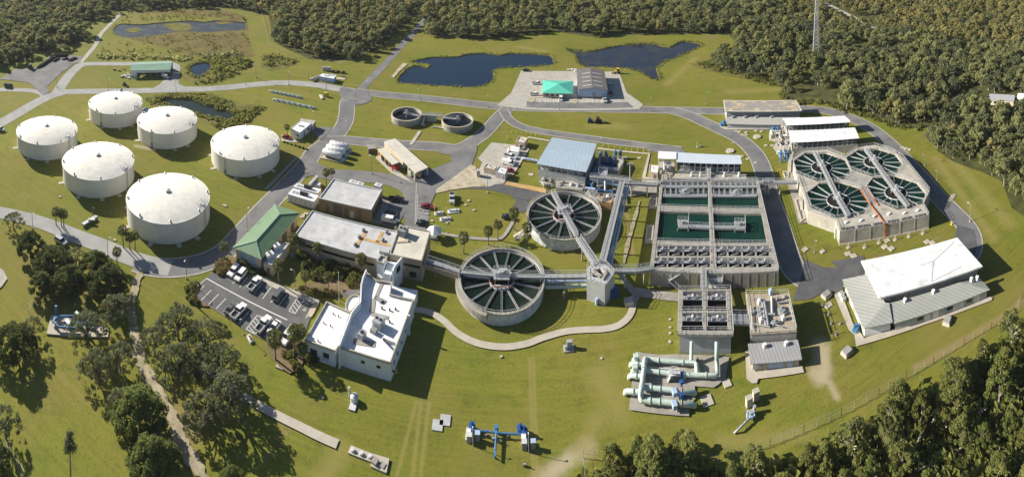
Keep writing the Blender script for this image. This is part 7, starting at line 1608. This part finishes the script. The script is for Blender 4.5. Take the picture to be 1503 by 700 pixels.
# ---- palms
def palm(seed, h):
    r2 = np.random.default_rng(seed); t = bpy.data.objects.new('palm_tree', None); col.objects.link(t)
    m = MB(); m.tube([Vector((0, 0, 0)), Vector((.12, .05, h * .5)), Vector((.05, .1, h))], [.22, .17, .2], 8); m.build('trunk', 'bark', t)
    m = MB()
    for k in range(34):
        a = 2.4 * k + r2.uniform(-.2, .2); el = R(78 - k * 3.6 + r2.uniform(-8, 8)); L = r2.uniform(1.25, 1.75); d = Vector((math.cos(a) * math.cos(el), math.sin(a) * math.cos(el), math.sin(el)))
        b = Vector((.05, .1, h)); c = b + d * L * .62; sd_ = Vector((-math.sin(a), math.cos(a), 0)); m.bar(b, c, .04)
        for j in range(-3, 4):
            f = (d * math.cos(j * .38) + sd_ * math.sin(j * .38)); tip = c + f * L * .6 - Vector((0, 0, .28 + .1 * abs(j))); mid = c + f * L * .32 + Vector((0, 0, .05)); wv = d.cross(f) if abs(j) else sd_
            n = (sd_ * math.cos(j * .38) - d * math.sin(j * .38)) * .12; m.face([c, mid - n, tip, mid + n])
    m.build('crown', 'palm_leaf', t); m = MB()
    for k in range(8): a = k * .8; m.face([Vector((.05, .1, h - .1)), Vector((math.cos(a) * .5, math.sin(a) * .5, h - .7)), Vector((math.cos(a + .3) * .55, math.sin(a + .3) * .55, h - 1.3)), Vector((math.cos(a + .5) * .35, math.sin(a + .5) * .35, h - .6))])
    m.build('dead_frond', 'dead_leaf', t); return t
pp = [palm(1, 4.6), palm(2, 5.2)]; pu = set()
for i, (q, lab, s) in enumerate(((t21(288,524),'leftmost of the palm group above the pale road at left',1),(t21(315,533),'middle of the palm group above the pale road at left',.95),(t21(328,536),'rightmost of the palm group above the pale road at left',1),(t21(634,640),'tallest palm beside the nearest tank, left of three',1.1),(t21(668,655),'palm beside the nearest tank, middle of three',.95),(t21(694,656),'palm beside the nearest tank, right of three',.95),(t31(602,134),'low palm at the lower side of the pale road',.9),(fM(42,372),'palm at the left corner of the car park',1.05),(t32(103,105),'palm at the road end of the upper parking row',.9),(t32(383,232),'palm beside the beige building door at the car park',1.1),(t32(520,262),'palm on the small lawn, left one',.9),(t32(637,278),'palm on the small lawn, right one',.9),(t32(366,628),'palm in front of the lower parking row, big left one',1.25),(t32(463,600),'palm in front of the lower parking row, right one',1.15),(t32(492,570),'palm nearest the white office wall',1.0),(t32(462,92),'palm by the tan facade, left one of two close together',1.1),(t32(504,82),'palm by the tan facade, right one of two close together',.9),(t32(582,130),'palm by the tan facade, standing alone',1.0),(t32(808,190),'palm against the wavy parapet of the white office',1.1),(fK(280,140),'palm at the left corner of the square grey roof',1.0),(fK(318,108),'palm behind the square grey roof',.8),(fS(776,362),'palm beside the black car left of the upper clarifier',1.15),(fS(572,482),'palm above the lower clarifier, left of two',1.0),(fS(648,442),'palm above the lower clarifier, right of two',1.0),(fS(378,548),'palm left above the lower clarifier rim',1.1),(fS(880,480),'palm between the two big clarifiers',1.1),(fO(58,300),'palm by the small white building and red car',.9),(t45(466,640),'pale palm in the bottom right thicket',1.5),(t42(505,110),'palm beside the concrete ramp below the white office',.8))):
    p = pp[i % 2]
    if i % 2 in pu: p = copy_tree(p)
    pu.add(i % 2); p.location = V(q, 0); p.scale = (s,) * 3; p.rotation_euler = (0, 0, rnd.uniform(0, 6)); tag(p, lab, 'palm', 'sabal palms of the plant')
# ---- shrubs of the beds
def shrub(leafm, n, s):
    t = bpy.data.objects.new('shrub', np_mesh('shrub', crown([(0, 0, .5, .9), (.6, .2, .5, .7), (-.5, .4, .55, .7), (.1, -.6, .4, .6)], n, s), [leafm])); col.objects.link(t); return t
sp = [shrub('shrub_leaf', 500, .3), shrub('oak_leaf', 500, .3), shrub('dead_leaf', 400, .28)]; su = set()
def put_shrubs(Q, lab, seedv, s0=.8, s1=1.5, ks=(0, 1, 2)):
    r2 = random.Random(seedv)
    for q in Q:
        k = r2.choice(ks); o = sp[k]
        if k in su: o = o.copy(); col.objects.link(o)
        su.add(k); o.location = V(q, 0); s = r2.uniform(s0, s1); o.scale = (s, s, s * r2.uniform(.8, 1.3)); o.rotation_euler = (0, 0, r2.uniform(0, 6)); tag(o, lab, 'shrub', lab + ' group')
put_shrubs([t32(*p) for p in ((490,95),(515,100),(545,120),(520,150),(560,165),(600,135),(625,150),(600,185),(635,190),(660,155),(690,160),(680,190),(710,180),(730,170),(745,195),(700,205),(650,215),(780,160),(800,200),(790,230),(760,215),(560,200),(590,210))], 'dark leafy shrub in the garden bed under the tan facade', 1, .9, 1.7, (0, 1))
put_shrubs([t32(*p) for p in ((500,262),(530,270),(560,285),(590,290),(620,285),(650,290),(680,290),(540,285),(750,240),(775,245),(735,225))], 'low yellowish shrub round the small lawn of the office', 2, .8, 1.2, (0, 2))
put_shrubs([fM(*p) for p in ((205,95),(215,60),(235,30),(225,110),(255,80),(270,110),(245,125),(285,60),(240,55),(290,95),(270,20))], 'tan and green shrub in the corner bed at the road end of the car park', 3, .8, 1.4, (0, 2))
put_shrubs([fM(*p) for p in ((0,240),(15,265),(5,300),(20,330),(-20,250),(-15,310),(50,345),(15,215))], 'tan and green shrub in the left corner bed of the car park', 4, .8, 1.3, (0, 2))
put_shrubs([fM(*p) for p in ((375,55),(400,65),(430,85),(460,100),(490,115),(540,120),(570,125),(420,70))], 'clipped dark hedge shrub between car park and beige building', 5, .9, 1.3, (1,))
put_shrubs([t32(*p) for p in ((520,610),(545,620),(570,628),(505,600))], 'dark shrub under the window of the white office wing', 6, .9, 1.2, (1,))
put_shrubs([t32(*p) for p in ((480,560),(455,640),(470,590),(500,555),(440,610),(415,600),(470,660),(490,690))], 'yellow green shrub in the bed beside the white office', 7, .7, 1.2, (0, 2))
put_shrubs([fO(*p) for p in ((20,385),(60,400),(110,415),(160,428),(210,445),(260,462),(310,480))], 'low hedge shrub in the row near the small white building', 8, .45, .6, (1,))
# ---- woods: jittered grid inside traced outlines
def inside(x, y, poly):
    c = np.zeros(x.shape, bool); n = len(poly)
    for i in range(n):
        x0, y0 = poly[i]; x1, y1 = poly[(i + 1) % n]
        if y0 == y1: continue
        c ^= ((y0 > y) != (y1 > y)) & (x < (x1 - x0) * (y - y0) / (y1 - y0) + x0)
    return c
def pixv(X, Y):
    c, s = math.cos(PITCH), math.sin(PITCH); Z = -CAMH; b = Y * c - Z * s; k = Y * s + Z * c
    return X0 + np.arctan2(X, b) * F, YC - k / np.hypot(X, b) * F
def scatter(poly, d, jit=.42, bounds=(-760, 760, 30, 700)):
    gx, gy = np.meshgrid(np.arange(bounds[0], bounds[1], d), np.arange(bounds[2], bounds[3], d)); gx = gx.ravel() + rng.uniform(-jit, jit, gx.size) * d; gy = gy.ravel() + rng.uniform(-jit, jit, gy.size) * d
    x, y = pixv(gx, gy); k = inside(x, y, poly) & (x > -45) & (x < 1550) & (y > -18) & (y < 790)
    return gx[k], gy[k], x[k], y[k]
spots = []
for poly, d, reg in ((F1, 6.8, 0), (F3, 7.2, 1), (F6, 5.0, 2)):
    X, Y, x, y = scatter(poly, d)
    for a in zip(X, Y, x, y):
        if reg == 1 and inside(np.array([a[2]]), np.array([a[3]]), [(1155,75),(1175,72),(1212,84),(1195,112),(1190,128),(1160,124),(1150,105)])[0] and rnd.random() < .8: continue
        if reg == 1 and 1195 < a[2] < 1300 and -2.5 < (a[3] - 2) - (a[2] - 1200) * .46 < 9: continue
        if reg == 1 and a[2] > 1050 and math.sin(a[0] * .045 + 1) * math.sin(a[1] * .06) > .72 and rnd.random() < .75: continue
        if rnd.random() < .04: continue
        if reg == 1 and 1435 < a[2] < 1503 and 136 < a[3] < 168: continue
        if reg == 2 and a[2] > 1270 and a[3] > 640 - (a[2] - 1270) * .35 and rnd.random() < .5: continue
        spots.append((*a, reg))
n6 = [s for s in spots if s[4] == 2]; far = sorted([s for s in spots if s[4] != 2], key=lambda s: s[0] ** 2 + s[1] ** 2)
n6 = sorted(n6, key=lambda s: s[0] ** 2 + s[1] ** 2)
def kind6(s): return rnd.choices(['th0', 'th1', 'th2', 'th3'], [3.5, 1.8 if s[2] < 1300 else 1, 4, 2.5])[0]
L6 = {'th0': 'full olive green tree in the bottom right thicket', 'th1': 'bright fresh green tree in the bottom right thicket', 'th2': 'sparse tree with pale bare branches in the bottom right thicket', 'th3': 'low yellow green tree in the bottom right thicket'}
vis6 = [s for s in n6 if s[3] < 745 and s[2] < 1515]; rest6 = [s for s in n6 if not (s[3] < 745 and s[2] < 1515)]
nI = 0
for s in vis6[:175]:
    k = kind6(s); tree(k, (s[0], s[1]), rnd.uniform(.6, 1.35), L6[k], L6[k] + ' group'); nI += 1
stuff6 = vis6[175:] + rest6
def kindf(s):
    x, y = s[2], s[3]
    if x > 1150 and y < 22 + rnd.random() * 8: return rnd.choices(['fo3', 'fo2'], [6, 1])[0]
    if x > 1180 and y < 78 - (1503 - x) * .12: return rnd.choices(['fo3', 'fo0', 'fo2'], [8, 1, 1])[0]
    if 380 < x < 900 and y < 26 and rnd.random() < .35: return 'fo3'
    if x > 1020: return rnd.choices(['fo0', 'fo2', 'fo1', 'fo3'], [4, 3, 1, .25])[0]
    return rnd.choices(['fo0', 'fo1', 'fo2', 'fo3'], [3, 4, 1.2, .8])[0]
nf = max(0, 270 - nI)
LF = {'fo0': 'round olive crowned tree at the near side of the right wood', 'fo1': 'upright dark tree at the near side of the right wood', 'fo2': 'grey green spreading tree at the near side of the right wood', 'fo3': 'pale yellow green tree at the near side of the right wood'}
for s in far[:nf]:
    k = kindf(s); tree(k, (s[0], s[1]), rnd.uniform(.8, 1.3), LF[k], LF[k] + ' group')
def merged(name, L, kf, sf, m, rot=True):
    out = {}
    for s in L:
        k = kf(s); v = P_[k][1]; a = rnd.uniform(0, 6.28); sc_ = sf(); c, n = math.cos(a) * sc_, math.sin(a) * sc_
        vv = v @ np.array([[c, n, 0], [-n, c, 0], [0, 0, (sc_ + 1.2) / 2.2 * rnd.uniform(.85, 1.1)]]) + np.array([s[0], s[1], 0]); out.setdefault(LEAF[k], []).append(vv)
    for mm, vs in out.items():
        o = bpy.data.objects.new(name, np_mesh(name, np.concatenate(vs), [mm])); col.objects.link(o); o['kind'] = 'stuff'; tag(o, m, 'wood')
merged('far_wood', far[nf:], kindf, lambda: rnd.choice((.75, .95, 1.1, 1.25, 1.4)), 'far wood of mixed trees stretching to the top of the picture')
merged('thicket', stuff6, lambda s: rnd.choice(['th0', 'th1', 'th3']), lambda: rnd.uniform(.8, 1.2), 'undergrowth of the bottom right thicket')
# ---- undergrowth, reeds and marsh plants
def tufts(name, lab, poly3, d, h, leafm, dens=1.0, per=7, clump=0):
    poly = [pix(p[0], p[1]) for p in poly3]; X, Y, x, y = scatter(poly, d, .5, (min(p[0] for p in poly3) - 2, max(p[0] for p in poly3) + 2, min(p[1] for p in poly3) - 2, max(p[1] for p in poly3) + 2))
    k = rng.random(len(X)) < dens
    for pd, _ in ponds: k &= ~inside(X, Y, [(p[0], p[1]) for p in inset(pd, .4)])
    X, Y = X[k], Y[k]
    if clump:   # break the cover up into patches
        f = np.sin(X * .13 + 1.3) * np.sin(Y * .17 + .4) + np.sin(X * .31 + Y * .27) * .6 + rng.normal(size=len(X)) * .35; k = f > clump - 1; X, Y = X[k], Y[k]
    n = len(X)
    if not n: return
    hh = h * rng.uniform(.5, 1.3, n); C = np.repeat(np.stack([X, Y, hh * .5], 1), per, 0); hr = np.repeat(hh, per); C += rng.normal(size=C.shape) * np.stack([hr * .45, hr * .45, hr * .22], 1); C[:, 2] = np.abs(C[:, 2])
    Nn = rng.normal(size=C.shape); Nn[:, 2] *= .5; o = bpy.data.objects.new(name, np_mesh(name, quads(C, Nn, hr * .75, .8), [leafm])); col.objects.link(o); o['kind'] = 'stuff'; tag(o, lab, 'plants')
def band(pond, w0, w1):   # strip along a shoreline
    a = inset([V(p, 0) for p in pond], w0); b = inset([V(p, 0) for p in pond], -w1); return a, b
def reeds(pond, lab, w0, w1, h, leafm, step=.9, dens=1.0):
    a, b = band(pond, w0, w1); P3 = []
    for i in range(len(a)):
        j = (i + 1) % len(a); L = (b[j] - b[i]).length; wd = (b[i] - a[i]).length; n = int(max(1, L * wd / step ** 2) * dens)
        for k in range(n):
            u, v_ = rnd.random(), rnd.random(); P3.append(a[i].lerp(a[j], u).lerp(b[i].lerp(b[j], u), v_))
    n = len(P3); A = np.array([tuple(p) for p in P3]); hh = h * rng.uniform(.5, 1.3, n); C = np.repeat(A, 5, 0); hr = np.repeat(hh, 5); C[:, 2] = hr * .4; C += rng.normal(size=C.shape) * np.stack([hr * .4, hr * .4, hr * .2], 1)
    Nn = rng.normal(size=C.shape); Nn[:, 2] *= .4; o = bpy.data.objects.new('pond_reeds', np_mesh('pond_reeds', quads(C, Nn, hr * .7, .8), [leafm])); col.objects.link(o); o['kind'] = 'stuff'; tag(o, lab, 'reeds')
reeds(pond_blue, 'reeds fringing the blue pond', .8, 1.2, .8, 'shrub_leaf', 1.4); reeds(pond_dark, 'reeds fringing the dark pond', .6, 1.6, .9, 'shrub_leaf', 1.3); reeds(pond_marsh, 'reeds fringing the marsh pond', .5, 2, .5, 'reed_leaf', 1.6)
reeds(pond_green, 'tall reeds round the green pond by the tanks', .1, 3.0, 1.1, 'shrub_leaf', 1.1); reeds(pond_small, 'reeds round the tiny pond', .2, 3, .9, 'shrub_leaf', 1.2)
tufts('marsh_plants', 'bushes and rushes in the reedy hollow by the barn', [t11(975,315),t11(1155,300),t12(240,308),t12(235,335),t12(100,412),t12(20,422),t11(1130,425),t11(980,428),t11(1090,400),t11(1110,340),t11(1040,312)], 2.0, 1.8, 'shrub_leaf', .9)
tufts('marsh_plants', 'tall reeds around the green pond edge', [t12(172,575),t12(300,545),t12(295,572),t12(190,645),t12(80,665),t12(30,640),t12(120,622),t12(172,606)], 1.3, 1.2, 'shrub_leaf', 1)
tufts('marsh_plants', 'tall reeds at the back of the green pond', [t11(735,505),t11(880,478),t11(1155,492),t12(0,480),t12(150,520),t12(160,560),t12(60,545),t11(1060,532),t11(980,505),t11(850,502),t11(780,540)], 1.4, .9, 'shrub_leaf', .9)
tufts('marsh_plants', 'bushes in the overgrown hollow before the wood', [t12(300,290),t12(360,270),t12(400,290),t12(475,318),t12(430,350),t12(340,365),t12(290,345)], 1.8, 1.6, 'shrub_leaf', .8, 7, .9)
tufts('marsh_plants', 'low brown and green marsh plants', [t11(500,300),t11(490,270),t11(560,215),t11(660,200),t11(900,175),t12(0,172),t12(205,160),t12(260,290),t12(0,298),t11(650,312)], 3.0, 1.2, 'reed_leaf', .5, 6, .8)
tufts('marsh_plants', 'row of dark bushes along the marsh edge', [t11(490,300),t11(500,270),t11(540,285),t11(900,292),t11(1155,272),t12(100,272),t12(190,285),t12(180,296),t11(1155,296),t11(900,308)], 2.2, 2.0, 'forest_leaf', .7)
tufts('marsh_plants', 'rough growth beyond the marsh pond', [t11(620,112),t11(640,60),t11(1155,38),t12(160,75),t12(190,82),t12(0,100),t11(860,104)], 3.2, 1.4, 'reed_leaf', .6, 6, .7)
tufts('undergrowth', 'low bushes along the edge of the right wood', [px(*p) for p in ((1030,90),(1080,105),(1130,118),(1150,140),(1175,149),(1210,146),(1236,157),(1273,166),(1307,181),(1344,188),(1379,180),(1379,184),(1344,193),(1307,188),(1273,173),(1236,165),(1210,153),(1175,155),(1146,147),(1140,128),(1080,112),(1020,95))], 1.8, 1.5, 'shrub_leaf', .9)
tufts('undergrowth', 'bushes in the clearing round the lattice tower', [t14(1000,270),t14(1060,262),t14(1100,300),t14(1000,400),t14(1010,440),t14(920,430),t14(890,380),t14(960,300)], 2.6, 1.4, 'shrub_leaf', .6)
tufts('undergrowth', 'weeds and bushes on the floor of the bottom right thicket', [px(*p) for p in F6[:-2]] + [px(1560, 740), px(850, 740)], 1.5, 1.7, 'thicket_leaf', .9, 7)

for i, (a, b_) in enumerate((((1338,668),(1352,640)),((1452,690),(1470,662)),((1346,690),(1372,684)),((1430,612),(1449,600)),((1496,640),(1480,655)),((1300,655),(1306,640)),((1400,668),(1417,655)),((1368,622),(1378,600)))):
    m = MB(); A_, B_ = px(*a, .4), px(*b_, 1.2); m.tube([A_, A_.lerp(B_, .5) + Vector((.2, .1, .2)), B_], [.22, .17, .08], 6); m.tube([A_.lerp(B_, .6), A_.lerp(B_, .8) + Vector((.6, .3, .9))], [.1, .04], 5)
    one('fallen_log', m, 'bark_pale', 'pale fallen trunk lying in the undergrowth of the bottom right thicket', 'log', 'fallen trunks in the bottom right thicket')

tufts('marsh_plants', 'green plants standing in the marsh pond', [t11(850,118),t11(955,112),t11(975,140),t11(900,152),t11(850,140)], 2.2, .8, 'reed_leaf', .9) if 0 else None
for P_m in ([t11(840,122),t11(950,116),t11(990,140),t11(940,158),t11(880,150)], [t12(60,112),t12(130,104),t12(150,112),t12(90,122)], [t11(640,150),t11(700,140),t11(730,152),t11(680,165)]):
    m = MB(); m.tess([[V(p, -.36) for p in ccw(smooth(P_m, 3, True))]]); m.build('marsh_island', 'scrub_ground', None, kind='structure')
